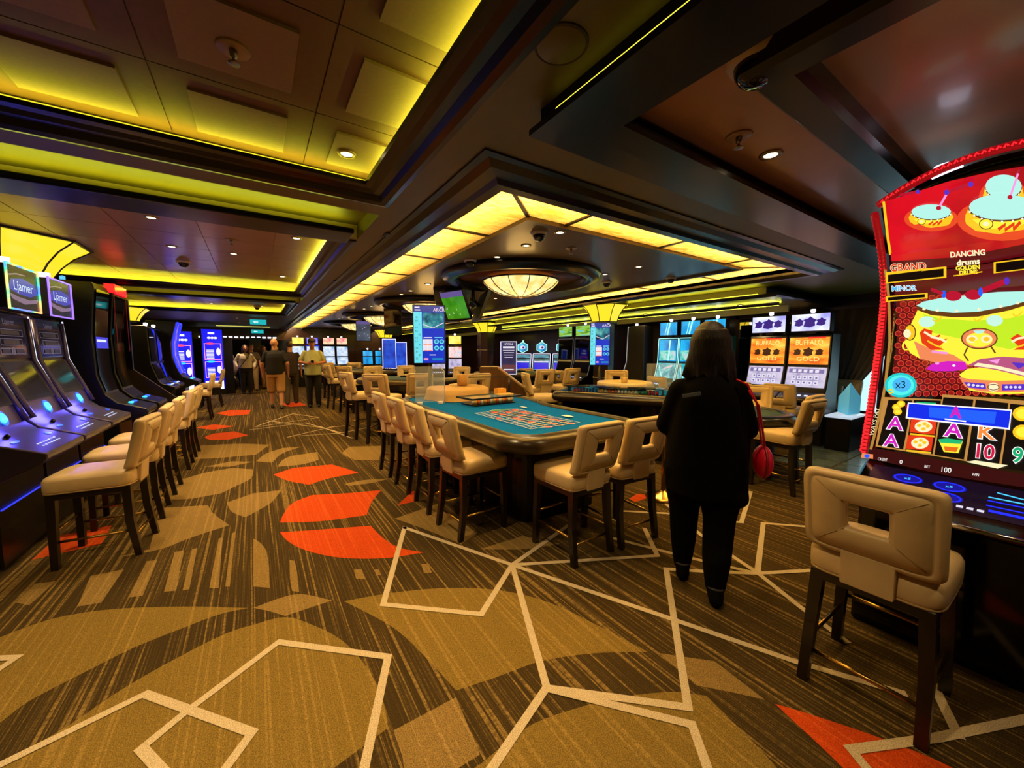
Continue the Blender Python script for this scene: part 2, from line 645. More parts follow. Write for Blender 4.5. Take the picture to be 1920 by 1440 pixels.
inlay([(640, 250), (740, 235), (760, 245), (640, 262)], C_GREY, c7)
inlay([(1480, 385), (1640, 330), (1790, 440), (1730, 480), (1580, 420)], C_GREY, c7)
inlay([(1800, 500), (1960, 450), (2100, 480), (1960, 500)], C_GREY, c7)
for bar in ([(290, 715), (340, 600), (465, 575), (380, 700)], [(485, 680), (550, 545), (590, 540), (535, 675)], [(615, 660), (655, 510), (690, 505), (660, 655)],
            [(685, 655), (720, 500), (740, 495), (710, 650)], [(785, 645), (820, 460), (835, 455), (820, 645)], [(845, 640), (870, 440), (882, 435), (862, 640)],
            [(950, 640), (950, 460), (975, 475), (1000, 510), (1012, 645)], [(1095, 655), (1085, 540), (1105, 545), (1122, 660)],
            [(1335, 610), (1328, 575), (1355, 575), (1370, 612)], [(1590, 590), (1580, 555), (1605, 555), (1620, 588)], [(1410, 595), (1405, 575), (1420, 575), (1430, 598)],
            [(60, 700), (130, 630), (210, 620), (110, 710)]):
    inlay(bar, C_GREY, c7)
# orange shapes
inlay([(1025, 220), (1100, 195), (1245, 182), (1290, 195), (1345, 213), (1230, 235), (1160, 258), (1080, 243)], C_ORG, c7)
inlay([(1050, 400), (1065, 365), (1100, 325), (1170, 297), (1300, 290), (1430, 278), (1395, 320), (1375, 372), (1200, 395)], C_ORG, c7)
inlay([(1050, 437), (1220, 425), (1390, 412), (1440, 460), (1500, 495), (1590, 512), (1450, 533), (1280, 532), (1150, 505), (1080, 470)], C_ORG, c7)
inlay([(1490, 335), (1550, 280), (1570, 300), (1560, 320)], C_ORG, c7)
inlay([(1453, 1320), (1520, 1340), (1661, 1388), (1790, 1442), (1880, 1500), (1640, 1500), (1560, 1420)], C_ORG)
inlay([(384, 820), (400, 813), (440, 809), (466, 816), (430, 824), (395, 825)], C_ORG)
inlay([(405, 775), (430, 769), (470, 769), (466, 777), (430, 780)], C_ORG)
inlay([(520, 757), (560, 753), (575, 760), (545, 763)], C_ORG)
inlay([(365, 802), (400, 796), (440, 799), (400, 806)], C_ORG)
inlay([(60, 1050), (110, 1005), (210, 985), (190, 1020)], C_ORG)
inlay([(1180, 935), (1195, 926), (1225, 930), (1190, 942)], C_ORG)
# ivory lines
wline([(237, 180), (640, 320), (525, 505), (157, 468), (237, 180)], c8)
wline([(640, 320), (740, 250), (860, 165)], c8)
wline([(640, 320), (860, 306), (1185, 285), (1138, 185)], c8)
wline([(640, 320), (1230, 520), (1700, 682), (2100, 800)], c8)
wline([(642, 325), (770, 780), (560, 1090), (440, 1300)], c8)
wline([(770, 782), (1300, 855), (1218, 335), (1370, 345), (1560, 352)], c8)
wline([(780, 786), (1315, 920), (1400, 1160)], c8)
wline([(1000, 215), (1300, 292), (1560, 352), (1770, 340)], c8)
wline([(1200, 75), (1345, 205), (1560, 350), (1730, 485), (1890, 605)], c8)
wline([(1560, 350), (1582, 163), (1770, 178)], c8)
wline([(1380, 152), (1500, 160), (1535, 45)], c8)
wline([(1060, 118), (1250, 128)], c8)
wline([(1365, 1330), (1455, 905), (1045, 850), (700, 1110), (530, 1250), (640, 1370)], c7)
wline([(-120, 1370), (545, 1045), (945, 1190), (820, 1360)], c7)
wline([(-60, 990), (62, 908), (-80, 914)], c7)
wline([(1980, 1338), (1755, 1385), (1596, 1407), (1640, 1460)])
wline([(1750, 1285), (1795, 1378)])
for q in ([(482, 799), (549, 776), (598, 783), (480, 801)], [(470, 806), (572, 793), (640, 812), (560, 818)], [(500, 789), (610, 803), (650, 798)], [(540, 820), (625, 800)],
          [(600, 800), (660, 822)], [(640, 812), (700, 800)]):
    wline(q, w=0.03)

# stone floor beyond the carpet edge, laid in slabs
STONE = M('blue grey marble', (96, 116, 122), 0.18, var=0.3, vscale=3, coat=0.2)
slab = MB().box(-0.29, 0.29, -0.29, 0.29, 0.0, 0.004)
s0 = None
for i in range(5):
    for j in range(6):
        x = 6.2 + 0.6 * i; y = 2.05 - 0.6 * j
        if s0 is None: s0 = slab.build('tile', STONE, fl); o = s0
        else: o = s0.copy(); COL.objects.link(o)
        o.location = (x, y, 0.0005)

# ------------------------------------------------------------------ walls
WALLW = M('red brown panelling', (58, 26, 18), 0.3, var=0.4, vscale=4, vstretch=(1, 1, 0.2), coat=0.3)
struct(MB().box(X0 - 0.15, X0, Y0, Y1, 0, 3.0).build('wall_left', WALLW))
struct(MB().box(X1, X1 + 0.15, Y0, Y1, 0, 3.0).build('wall_right', WALLW))
struct(MB().box(X0 - 0.15, X1 + 0.15, Y1, Y1 + 0.15, 0, 3.0).build('wall_far', WALLW))
struct(MB().box(X0 - 0.15, X1 + 0.15, Y0 - 0.15, Y0, 0, 3.0).build('wall_near', WALLW))

# ------------------------------------------------------------------ ceiling slabs
A0, A1 = -2.75, 0.81                                            # aisle coffers, x range
coffers = [(-2.3, 2.77), (3.75, 8.10), (9.15, 12.5)]            # y ranges
mb = MB()
mb.box(X0, X1, Y0, Y1, 2.98, 3.06)                              # slab over everything
mb.box(X0, A0, Y0, Y1, SZ, 2.98)                                # strip along the left wall
ys = [Y0] + [q for c in coffers for q in c] + [Y1]
mb.box(A0, A1, Y0, -2.3, SZ, 2.98)
mb.box(A0, A1, 12.5, Y1, SZ, 2.98)
for (a, b) in ((2.77, 3.75), (8.10, 9.15)):                     # cross beams with a lit channel between two mouldings
    mb.box(A0, A1, a, a + 0.2, SZ, 2.98)
    mb.box(A0, A1, b - 0.04, b, SZ, 2.98)
    mb.box(A0, A1, a + 0.2, b - 0.04, 2.62, 2.98)
mb.box(A1, 1.29, Y0, Y1, SZ, 2.98)                              # strip between aisle and lit ring
mb.box(1.29, X1, Y0, 2.02, SZ, 2.98)                            # near right bay
mb.box(1.86, 5.12, 2.54, Y1, RZ + 0.03, 2.98)                   # inside the ring
mb.box(5.69, X1, 2.02, Y1, SZ, 2.98)
ceil_main = struct(mb.build('ceiling', SOFFIT))
# ceiling inside the ring, glossy
struct(MB().box(1.84, 5.15, 2.5, Y1, RZ, RZ + 0.028).build('ceiling', M('bronze inner ceiling', (104, 84, 50), 0.42, var=0.08, vscale=3, coat=0.12)))

# coffer ceilings: brown boards, each with a proud beige centre
for ci, (a, b) in enumerate(coffers):
    base = struct(MB().box(A0, A1, a, b, CZ, 2.979).build('ceiling', TILE if ci == 0 else GLOSSC))
    if ci == 0:
        big = MB().box(-0.297, 0.297, -0.297, 0.297, -0.008, 0.0)
        p0 = p1 = p2 = None
        for i in range(-4, 2):
            for j in range(8):
                x = -0.003 + 0.6 * i; y = 2.44 - 0.6 * j
                if p0 is None:
                    p0 = big.build('ceiling_board', TILE, base); o = p0
                else:
                    o = p0.copy(); COL.objects.link(o)
                o.location = (x, y, CZ)
                if p1 is None:
                    p1 = MB().box(-0.189, 0.189, -0.192, 0.192, -0.012, 0.0).build('ceiling_panel', TILE2, base); q = p1
                else:
                    q = p1.copy(); COL.objects.link(q)
                q.location = (x, y, CZ - 0.008)
    else:
        n = int((b - a) / 0.62)
        p0 = None
        for i in range(6):
            for j in range(n):
                x = A0 + (A1 - A0) / 6 * (i + 0.5); y = a + (b - a) / n * (j + 0.5)
                if p0 is None:
                    p0 = MB().box(-(A1 - A0) / 12 + 0.004, (A1 - A0) / 12 - 0.004, -(b - a) / n / 2 + 0.004, (b - a) / n / 2 - 0.004, -0.01, 0).build('ceiling_board', GLOSSC, base); o = p0
                else:
                    o = p0.copy(); COL.objects.link(o)
                o.location = (x, y, CZ)

# mouldings round the coffers, cream risers above them and the lamps that sit behind them
tn = 0
mould = [(0, 2.49), (0.03, 2.485), (0.06, 2.495), (0.08, 2.52), (0.12, 2.522), (0.15, 2.535), (0.185, 2.54), (0.19, 2.56), (0.16, 2.56), (0.155, 2.545), (0, 2.53)]
for (a, b) in coffers:
    tn += 1
    path = [(A0, a), (A1, a), (A1, b), (A0, b)]
    struct(MB().sweep(path, mould, True).build('trim_%d' % tn, EBONY))
    tn += 1
    struct(MB().sweep(path, [(0.001, 2.531), (0.012, 2.531), (0.012, CZ - 0.011), (0.001, CZ - 0.011)], True).build('trim_%d' % tn, CREAM))
    t = thing('cove_light', 'yellow cove light strip hidden behind the dark moulding of a ceiling coffer', 'cove light', (0, 0, 0), 0, 'cove lights')
    MB().sweep([(A0 + 0.09, a + 0.09), (A1 - 0.09, a + 0.09), (A1 - 0.09, b - 0.09), (A0 + 0.09, b - 0.09)], [(0, 2.534), (0.015, 2.534), (0.015, 2.544), (0, 2.544)], True).build('light_strip', COVE, t)
    w = 3.2
    lamp('glow', 'AREA', (A1 - 0.1, (a + b) / 2, 2.55), CY, w * (b - a), t, 0.03, b - a - 0.3, (pi, 0, 0))
    lamp('glow', 'AREA', (A0 + 0.1, (a + b) / 2, 2.55), CY, w * (b - a), t, 0.03, b - a - 0.3, (pi, 0, 0))
    for y in (a + 0.1, b - 0.1):
        if y > 0: lamp('glow', 'AREA', ((A0 + A1) / 2, y, 2.55), CY, w * (A1 - A0), t, A1 - A0 - 0.3, 0.03, (pi, 0, 0))
# second mouldings of the cross beams, with their own lit channel
for (a, b) in ((2.77, 3.75), (8.10, 9.15)):
    tn += 1
    struct(MB().box(A0, A1 - 0.09, b - 0.36, b - 0.02, 2.455, 2.50).build('trim_%d' % tn, EBONY, bevel=0.012))
    tn += 1
    struct(MB().box(A0, A1 - 0.002, b - 0.052, b - 0.041, 2.501, 2.619).build('trim_%d' % tn, CREAM))
    t = thing('cove_light', 'yellow cove light strip in the narrow channel of a ceiling cross beam', 'cove light', (0, 0, 0), 0, 'cross beam cove lights')
    MB().box(A0, A1 - 0.12, b - 0.2, b - 0.18, 2.501, 2.512).build('light_strip', COVE, t)
    lamp('glow', 'AREA', ((A0 + A1) / 2, b - 0.2, 2.52), CY, 10, t, A1 - A0 - 0.3, 0.03, (pi + R(25), 0, 0))

# ------------------------------------------------------------------ the ring of back-lit alabaster panels
RX0, RX1, RY0 = 1.29, 5.69, 2.02
IX0, IX1, IY0 = 1.84, 5.14, 2.52
tn += 1
ringprof = [(0.0, 2.57), (0.0, 2.47), (-0.05, 2.43), (-0.12, 2.43), (-0.14, 2.455), (-0.22, 2.46), (-0.26, 2.485), (-0.30, 2.49), (-0.30, 2.499), (-0.05, 2.499), (-0.03, 2.57)]
struct(MB().sweep([(RX0, Y1), (RX0, RY0), (RX1, RY0), (RX1, Y1)], ringprof).build('trim_%d' % tn, EBONY, fix=True))
tn += 1
struct(MB().sweep([(IX0, Y1), (IX0, IY0), (IX1, IY0), (IX1, Y1)], [(-0.025, RZ + 0.02), (-0.025, RZ - 0.03), (0.03, RZ - 0.03), (0.03, RZ + 0.02)]).build('trim_%d' % tn, M('bronze trim', (84, 66, 36), 0.35), fix=True))


def alabaster():
    """translucent veined stone, lit by the tubes above it"""
    m = bpy.data.materials.new('backlit alabaster'); m.use_nodes = True
    nt = m.node_tree
    b = nt.nodes['Principled BSDF']; b.inputs['Roughness'].default_value = 0.3; b.inputs['Base Color'].default_value = lin((170, 130, 60))
    tr = nt.nodes.new('ShaderNodeBsdfTranslucent')
    tc = nt.nodes.new('ShaderNodeTexCoord'); mp = nt.nodes.new('ShaderNodeMapping'); mp.inputs['Scale'].default_value = (2.2, 5, 1)
    mp.inputs['Rotation'].default_value = (0, 0, 0.5)
    nz = nt.nodes.new('ShaderNodeTexNoise'); nz.inputs['Scale'].default_value = 3.0; nz.inputs['Detail'].default_value = 8; nz.inputs['Distortion'].default_value = 1.2
    cr = nt.nodes.new('ShaderNodeValToRGB')
    e = cr.color_ramp.elements
    e[0].position = 0.3; e[0].color = lin((222, 180, 100)); e[1].position = 0.62; e[1].color = lin((255, 234, 176))
    nt.links.new(tc.outputs['Object'], mp.inputs['Vector']); nt.links.new(mp.outputs['Vector'], nz.inputs['Vector'])
    nt.links.new(nz.outputs['Fac'], cr.inputs['Fac']); nt.links.new(cr.outputs['Color'], tr.inputs['Color'])
    mx = nt.nodes.new('ShaderNodeMixShader'); mx.inputs[0].default_value = 0.85
    nt.links.new(b.outputs[0], mx.inputs[1]); nt.links.new(tr.outputs[0], mx.inputs[2])
    nt.links.new(mx.outputs[0], nt.nodes['Material Output'].inputs['Surface'])
    return m


ALA = alabaster()
BAR = M('panel bar', (58, 44, 22), 0.4)
rp = thing('lit_ceiling_ring', 'ring of glowing amber alabaster ceiling panels between dark mouldings', 'ceiling light')
G = 0.012
z0, z1 = RZ + 0.002, RZ + 0.016


def apanel(poly):
    return MB().prism(poly, z0, z1).build('panel', ALA, rp)


def abar(p, q):
    return MB().beam((p[0], p[1], RZ), (q[0], q[1], RZ), 0.03, 0.02).build('glazing_bar', BAR, rp)


xs = [2.205, 3.455, 4.745]
apanel([(RX0, RY0), (xs[0] - G, RY0), (xs[0] - G, IY0 - 0.02), (IX0, IY0 - 0.02)])
apanel([(RX0, RY0), (IX0 - 0.02, IY0), (IX0 - 0.02, 3.107 - G), (RX0, 3.107 - G)])
abar((RX0, RY0), (IX0, IY0)); abar((RX1, RY0), (IX1, IY0))
for i in range(3):
    abar((xs[i], RY0), (xs[i], IY0))
    if i < 2: apanel([(xs[i] + G, RY0), (xs[i + 1] - G, RY0), (xs[i + 1] - G, IY0 - 0.02), (xs[i] + G, IY0 - 0.02)])
apanel([(xs[2] + G, RY0), (RX1, RY0), (IX1, IY0 - 0.02), (xs[2] + G, IY0 - 0.02)])
apanel([(RX1, RY0), (RX1, 3.107 - G), (IX1 + 0.02, 3.107 - G), (IX1 + 0.02, IY0)])
yy = 3.107
pa = pb = ba = bb = None
k = 0
while yy < Y1 - 0.3:
    ye = min(yy + 1.09, Y1)
    if pa is None:
        pa = apanel([(RX0, yy + G), (IX0 - 0.02, yy + G), (IX0 - 0.02, ye - G), (RX0, ye - G)])
        pb = apanel([(IX1 + 0.02, yy + G), (RX1, yy + G), (RX1, ye - G), (IX1 + 0.02, ye - G)])
        ba = abar((RX0, yy), (IX0, yy)); bb = abar((IX1, yy), (RX1, yy))
    else:
        for q in (pa, pb, ba, bb):
            if q in (pa, pb) and yy + 1.09 > Y1: continue
            o = q.copy(); COL.objects.link(o); o.location = (0, 1.09 * k, 0)
    yy += 1.09; k += 1
TUBEC = (255, 234, 184)
LY = Y1 - RY0 - 0.2; LM = (Y1 + RY0) / 2
lamp('tube', 'AREA', (RX0 + 0.13, LM, 2.78), TUBEC, 520, rp, 0.12, LY, (0, R(14), 0))
lamp('tube', 'AREA', (RX1 - 0.13, LM, 2.78), TUBEC, 480, rp, 0.12, LY, (0, R(-14), 0))
lamp('tube', 'AREA', ((RX0 + RX1) / 2, RY0 + 0.11, 2.78), TUBEC, 125, rp, RX1 - RX0 - 0.2, 0.12, (R(-14), 0, 0))
lamp('glow', 'AREA', ((RX0 + IX0) / 2, 8.0, RZ - 0.04), (255, 206, 110), 60, rp, 0.5, 11.8)
lamp('glow', 'AREA', ((RX1 + IX1) / 2, 8.0, RZ - 0.04), (255, 206, 110), 50, rp, 0.5, 11.8)
lamp('glow', 'AREA', (3.45, (RY0 + IY0) / 2, RZ - 0.04), (255, 206, 110), 26, rp, 3.2, 0.45)

# ------------------------------------------------------------------ near right bay: hanging frames
tn += 1
F1 = [(1.0, Y0), (1.0, 1.37), (X1, 1.37)]
struct(MB().sweep(F1, [(0, 2.40), (0, 2.425), (-0.02, 2.43), (-0.035, 2.45), (-0.035, 2.499), (-0.23, 2.499), (-0.24, 2.45), (-0.27, 2.425), (-0.27, 2.40)]).build('trim_%d' % tn, EBONY, fix=True))
tn += 1
F2 = [(1.39, Y0), (1.39, 0.72), (X1, 0.72)]
struct(MB().sweep(F2, [(0, 2.42), (-0.02, 2.40), (-0.12, 2.40), (-0.14, 2.42), (-0.14, 2.499), (0, 2.499)]).build('trim_%d' % tn, EBONY, fix=True))
struct(MB().box(1.25, X1, Y0, 1.12, 2.488, 2.4985).build('ceiling', M('bay ceiling rust', (168, 122, 86), 0.34, var=0.12, vscale=2.5, coat=0.3)))
sl = thing('slot_light', 'thin glowing line along the side of the hanging ceiling frame', 'light strip', (0, 0, 0))
MB().box(1.030, 1.034, -0.6, 1.235, 2.452, 2.456).build('light_strip', COVE, sl)
# speaker grille let into the strip
sp = thing('ceiling_speaker', 'round olive speaker grille flush in the ceiling beside the dark moulding', 'speaker', (0.88, 1.03, SZ))
MB().lathe([(0.0, -0.006), (0.078, -0.006), (0.082, -0.002), (0.082, 0.0)], 32).build('grille', SOFFIT, sp, True)
MB().lathe([(0.082, -0.001), (0.084, -0.005), (0.088, -0.005), (0.09, 0.0)], 32).build('rim', M('speaker rim', (60, 48, 22), 0.5), sp, True)
for y in (3.40, 6.0, 8.6):
    v = thing('ceiling_vent', 'small dark slotted vent plate under the ceiling strip', 'vent', (0.99, y, SZ), 0, 'slot vents')
    MB().box(-0.025, 0.025, -0.06, 0.06, -0.012, 0).build('plate', EBONY, v, bevel=0.004)
    MB().box(-0.012, 0.012, -0.045, 0.045, -0.014, -0.011).build('slot', BLACKP, v)

# ------------------------------------------------------------------ right soffit over the wall machines
tn += 1
struct(MB().box(6.65, X1, 2.85, Y1, 2.32, SZ).build('ceiling', M('bronze grey soffit', (86, 78, 56), 0.3, coat=0.3)))
tn += 1
struct(MB().sweep([(6.65, Y1), (6.65, 2.85), (X1, 2.85)], [(0, 2.31), (-0.22, 2.31), (-0.25, 2.33), (-0.25, 2.36), (-0.2, 2.37), (0, 2.335)]).build('trim_%d' % tn, EBONY, fix=True))
tn += 1
struct(MB().sweep([(6.65, Y1), (6.65, 2.85)], [(-0.001, 2.375), (-0.012, 2.375), (-0.012, SZ - 0.001), (-0.001, SZ - 0.001)]).build('trim_%d' % tn, CREAM, fix=True))
t = thing('cove_light', 'yellow cove light strip along the soffit above the wall slot machines', 'cove light')
MB().box(6.47, 6.49, 2.9, Y1 - 0.1, 2.375, 2.385).build('light_strip', COVE, t)
lamp('glow', 'AREA', (6.5, 7.5, 2.39), CY, 34, t, 0.03, 9.2, (pi, R(-35), 0))
tn += 1
struct(MB().box(7.45, 7.5, 3.0, Y1, 2.285, 2.32).build('trim_%d' % tn, EBONY))
tn += 1
struct(MB().box(7.85, 7.9, 3.0, Y1, 2.20, 2.319).build('trim_%d' % tn, CREAM))
t = thing('cove_light', 'second yellow cove light strip deeper under the right soffit', 'cove light')
MB().box(7.6, 7.62, 3.05, Y1 - 0.1, 2.30, 2.31).build('light_strip', COVE, t)
lamp('glow', 'AREA', (7.56, 7.5, 2.27), CY, 20, t, 0.03, 9.0, (pi, R(-45), 0))
# lit recess over the far end of the aisle
t = thing('cove_light', 'shallow yellow light recess at the far end of the aisle ceiling', 'cove light')
MB().box(-1.2, 0.55, 18.6, 18.9, 2.485, 2.4995).build('light_strip', E('far cove', (216, 210, 90), 1.0), t)
# ------------------------------------------------------------------ downlights, cameras, sprinklers
dproto = thing('downlight', 'x', 'downlight')
MB().lathe([(0.030, -0.003), (0.034, -0.007), (0.05, -0.006), (0.052, 0.0), (0.052, 0.001)], 20).build('trim_ring', M('downlight ring', (150, 130, 90), 0.3, metal=0.6), dproto, True)
MB().lathe([(0.0, -0.0035), (0.031, -0.0035), (0.031, -0.001)], 16).build('lens', WARMW, dproto)
dused = []


# the prototype must not own a lamp before copies are made, so list first, lamps last
spots = []
for x, y in ((0.49, 2.44), (-0.6, 1.24), (0.5, 0.64), (-1.8, 2.44), (-1.2, 0.04), (-0.6, -1.16)):
    spots.append((x, y, CZ - 0.022, 105, 'recessed downlight in the brown coffer over the near aisle', 'near coffer downlights', 105))
for x, y in ((-0.683, 4.52), (-0.70, 5.62), (-0.154, 5.63), (-0.70, 6.66), (0.4, 4.52), (0.4, 6.9), (-1.9, 5.2), (-1.9, 6.6)):
    spots.append((x, y, CZ - 0.011, 85, 'recessed downlight in the glossy coffer over the middle aisle', 'middle coffer downlights', 110))
for x, y in ((-0.8, 10.0), (-0.1, 10.0), (-0.8, 11.6), (0.2, 11.6), (-1.9, 10.6)):
    spots.append((x, y, CZ - 0.011, 100, 'recessed downlight in the furthest glossy coffer of the aisle', 'far coffer downlights', 110))
for x, y in ((-0.4, 14.2), (-0.4, 16.4)):
    spots.append((x, y, SZ - 0.001, 130, 'recessed downlight in the low ceiling at the aisle end', 'aisle end downlights', 120))
for x in (2.29, 4.01):
    for y in (2.67, 3.18, 3.73, 5.8, 6.6, 7.1, 9.3, 10.0, 12.8, 13.4, 16.5):
        if x > 3 and y < 2.9: continue
        spots.append((x, y, RZ - 0.001, 34, 'recessed downlight in the bronze ceiling inside the lit ring', 'ring ceiling downlights', 115))
for x, y in ((2.205, 0.96),):
    spots.append((x, y, 2.487, 30, 'recessed downlight in the rust coloured bay ceiling', None, 115))
for x, y in ((3.2, 0.2), (2.0, -0.6), (5.0, 0.96), (6.2, 0.96)):
    spots.append((x, y, 2.487, 30, 'recessed downlight in the bay ceiling near the red drum machine', 'bay downlights', 115))
for x, y in ((7.2, 3.5), (7.2, 5.5), (7.2, 8.5), (7.2, 11.5)):
    spots.append((x, y, 2.318, 16, 'recessed downlight in the soffit above the wall slot machines', 'soffit downlights', 130))
made = []
for (x, y, z, w, lab, grp, ang) in spots:
    o = place(dproto, dused, (x, y, z), 0, lab, grp)
    made.append((o, w, ang))
for o, w, ang in made:
    lamp('beam', 'SPOT', (0, 0, -0.03), WARM, w, o, 0.03, spot=ang, blend=0.8)

cproto = thing('dome_camera', 'x', 'security camera')
MB().lathe([(0.03, -0.03), (0.082, -0.028), (0.095, -0.006), (0.095, 0.0)], 28).build('collar', M('camera white', (196, 180, 164), 0.45), cproto, True)
MB().lathe([(0.0, -0.095), (0.03, -0.09), (0.052, -0.074), (0.066, -0.05), (0.07, -0.028), (0.06, -0.026)], 28).build('dome', BLACKG, cproto, True)
MB().lathe([(0.0, -0.075), (0.012, -0.072), (0.016, -0.06), (0.016, -0.045)], 12, (0.02, 0.02, 0)).build('lens', GUN, cproto, True)
cused = []
for i, (x, y, z, lab) in enumerate([(1.452, 0.69, 2.487, 'large black dome camera on a pale collar beside the inner dark frame'), (2.145, 2.782, RZ, 'black dome camera at the near corner inside the lit ring'),
                        (2.113, 4.035, RZ, 'black dome camera left of the big ceiling lamp ring'), (4.5, 4.15, RZ, 'black dome camera right of the big ceiling lamp ring'),
                        (-0.70, 6.45, CZ - 0.011, 'black dome camera in the glossy middle coffer'), (5.0, 3.4, RZ, 'black dome camera near the right lit panels'),
                        (0.1, 11.9, CZ - 0.011, 'white dome camera in the furthest coffer')]):
    o = place(cproto, cused, (x, y, z), 0, lab)
    if i: o.scale = (0.8, 0.8, 0.8)
sproto = thing('sprinkler', 'x', 'sprinkler')
MB().lathe([(0.0, -0.002), (0.052, -0.008), (0.056, 0.0)], 24).build('plate', M('sprinkler plate', (170, 140, 100), 0.4), sproto, True)
MB().lathe([(0.014, -0.006), (0.012, -0.03), (0.006, -0.032), (0.006, -0.05), (0.02, -0.052), (0.02, -0.055), (0.0, -0.056)], 12).build('head', STEEL, sproto, True)
sused = []
for x, y, z, lab in [(-0.015, 1.86, CZ - 0.02, 'sprinkler head on a beige panel in the near coffer'), (1.9, 0.965, 2.488, 'sprinkler head on the rust bay ceiling'),
                     (2.737, 3.014, RZ, 'sprinkler head inside the lit ring near its corner'), (-0.15, 4.95, CZ - 0.011, 'sprinkler head in the glossy middle coffer'),
                     (-0.25, 10.8, CZ - 0.011, 'sprinkler head in the furthest coffer')]:
    place(sproto, sused, (x, y, z), 0, lab)

# ------------------------------------------------------------------ big round ceiling lamps
BOWL = EN('amber bowl glass', [(0.3, (236, 178, 70)), (0.65, (255, 232, 160))], 1.35, 7)
RUST = M('recess copper', (176, 98, 36), 0.4)
lp = thing('ceiling_bowl_lamp', 'x', 'ceiling lamp')
MB().lathe([(1.09, 0.0), (1.10, -0.03), (1.07, -0.07), (1.03, -0.075), (1.01, -0.095), (0.96, -0.10), (0.91, -0.09), (0.88, -0.06), (0.87, 0.0)], 56).build('ring', EBONY, lp, True)
MB().lathe([(0.875, -0.012), (0.3, -0.010)], 48).build('recess', RUST, lp, True)
bl = MB().lathe([(0.0, -0.285), (0.12, -0.28), (0.25, -0.255), (0.37, -0.21), (0.46, -0.155), (0.515, -0.10), (0.53, -0.075), (0.52, -0.07)], 40).build('bowl', BOWL, lp, True)
for k in range(12):
    a = 2 * pi * k / 12 + 0.13
    MB().tube([(r * cos(a), r * sin(a), z) for r, z in ((0.06, -0.288), (0.13, -0.284), (0.255, -0.259), (0.375, -0.214), (0.465, -0.158), (0.52, -0.1), (0.532, -0.075))], 0.006, 5).build('rib', BAR, bl)
MB().tube([(0.53 * cos(2 * pi * k / 36), 0.53 * sin(2 * pi * k / 36), -0.074) for k in range(36)], 0.011, 6, True).build('rim', BAR, lp, True)
MB().lathe([(0.0, -0.31), (0.03, -0.3), (0.06, -0.286), (0.05, -0.27)], 16).build('finial', BAR, lp, True)
lused = []
lamps = []
for i, (x, y) in enumerate(((3.15, 4.5), (3.15, 8.0), (3.15, 11.5), (3.15, 15.0))):
    lamps.append(place(lp, lused, (x, y, RZ), 0, ['amber glass bowl lamp in a dark ring, above the roulette tables', 'amber glass bowl lamp in a dark ring, second along from the roulette tables',
                                     'amber glass bowl lamp in a dark ring, third along from the roulette tables', 'amber glass bowl lamp in a dark ring, furthest along the pit'][i], 'round ceiling lamps'))
for o in lamps:
    lamp('glow', 'POINT', (0, 0, -0.42), (255, 200, 110), 12, o, 0.2)
    lamp('uplight', 'POINT', (0, 0, -0.09), (255, 190, 100), 7, o, 0.05)

# ------------------------------------------------------------------ columns with sconce capitals
def octa(r, n=8, ph0=pi / 8):
    return [(r * cos(ph0 + 2 * pi * k / n), r * sin(ph0 + 2 * pi * k / n)) for k in range(n)]


def column(loc, label, body=0.22, rt=0.46, rb=0.27, z0=2.12, z1=2.44):
    t = thing('column', label, 'column', (loc[0], loc[1], 0))
    MB().prism(octa(body), 0, z0 + 0.02).build('shaft', WOOD, t)
    MB().prism(octa(body + 0.05), 0, 0.14).build('plinth', EBONY, t, bevel=0.01)
    for z in (0.95, 1.55):
        mb = MB(); q = octa(body + 0.006)
        mb.tube([(p[0], p[1], z) for p in q], 0.008, 6, True); mb.build('band', STEEL, t)
    # flared glass facets
    prof = [(rb, z0), (rb + (rt - rb) * 0.22, z0 + (z1 - z0) * 0.35), (rb + (rt - rb) * 0.55, z0 + (z1 - z0) * 0.7), (rt, z1)]
    for k in range(8):
        a0 = pi / 8 + 2 * pi * k / 8; a1 = a0 + 2 * pi / 8
        vs = []
        for r, z in prof:
            vs += [(r * cos(a0), r * sin(a0), z), (r * cos(a1), r * sin(a1), z)]
        MB().add(vs, [(2 * i, 2 * i + 1, 2 * i + 3, 2 * i + 2) for i in range(3)]).build('glass_facet', YGLASS, t)
        MB().tube([((r + 0.003) * cos(a0), (r + 0.003) * sin(a0), z) for r, z in prof], 0.009, 5).build('rib', EBONY, t)
    q = octa(rt + 0.01)
    MB().prism(octa(rt + 0.03), z1, z1 + 0.035).build('rim', EBONY, t)
    MB().prism(octa(rb + 0.02), z0 - 0.05, z0).build('collar', EBONY, t)
    MB().prism(octa(body * 0.8), z1 + 0.035, SZ + (0.3 if loc[0] < 0.8 else 0)).build('neck', EBONY, t)
    return t


column((6.15, 5.72), 'wooden column with yellow glass capital behind the second sign screen')
column((6.55, 11.4), 'wooden column with yellow glass capital beside the wooden pit podium', 0.3)
column((4.9, 17.6), 'wooden column with yellow glass capital far down the pit')
column((-2.12, 6.15), 'dark column with large yellow glass capital behind the left slot machines', 0.25, 0.66, 0.36, 2.28, 2.62)
column((-2.6, 12.3), 'dark column with yellow glass capital at the second bank of left machines', 0.25, 0.6, 0.4, 2.2, 2.48)

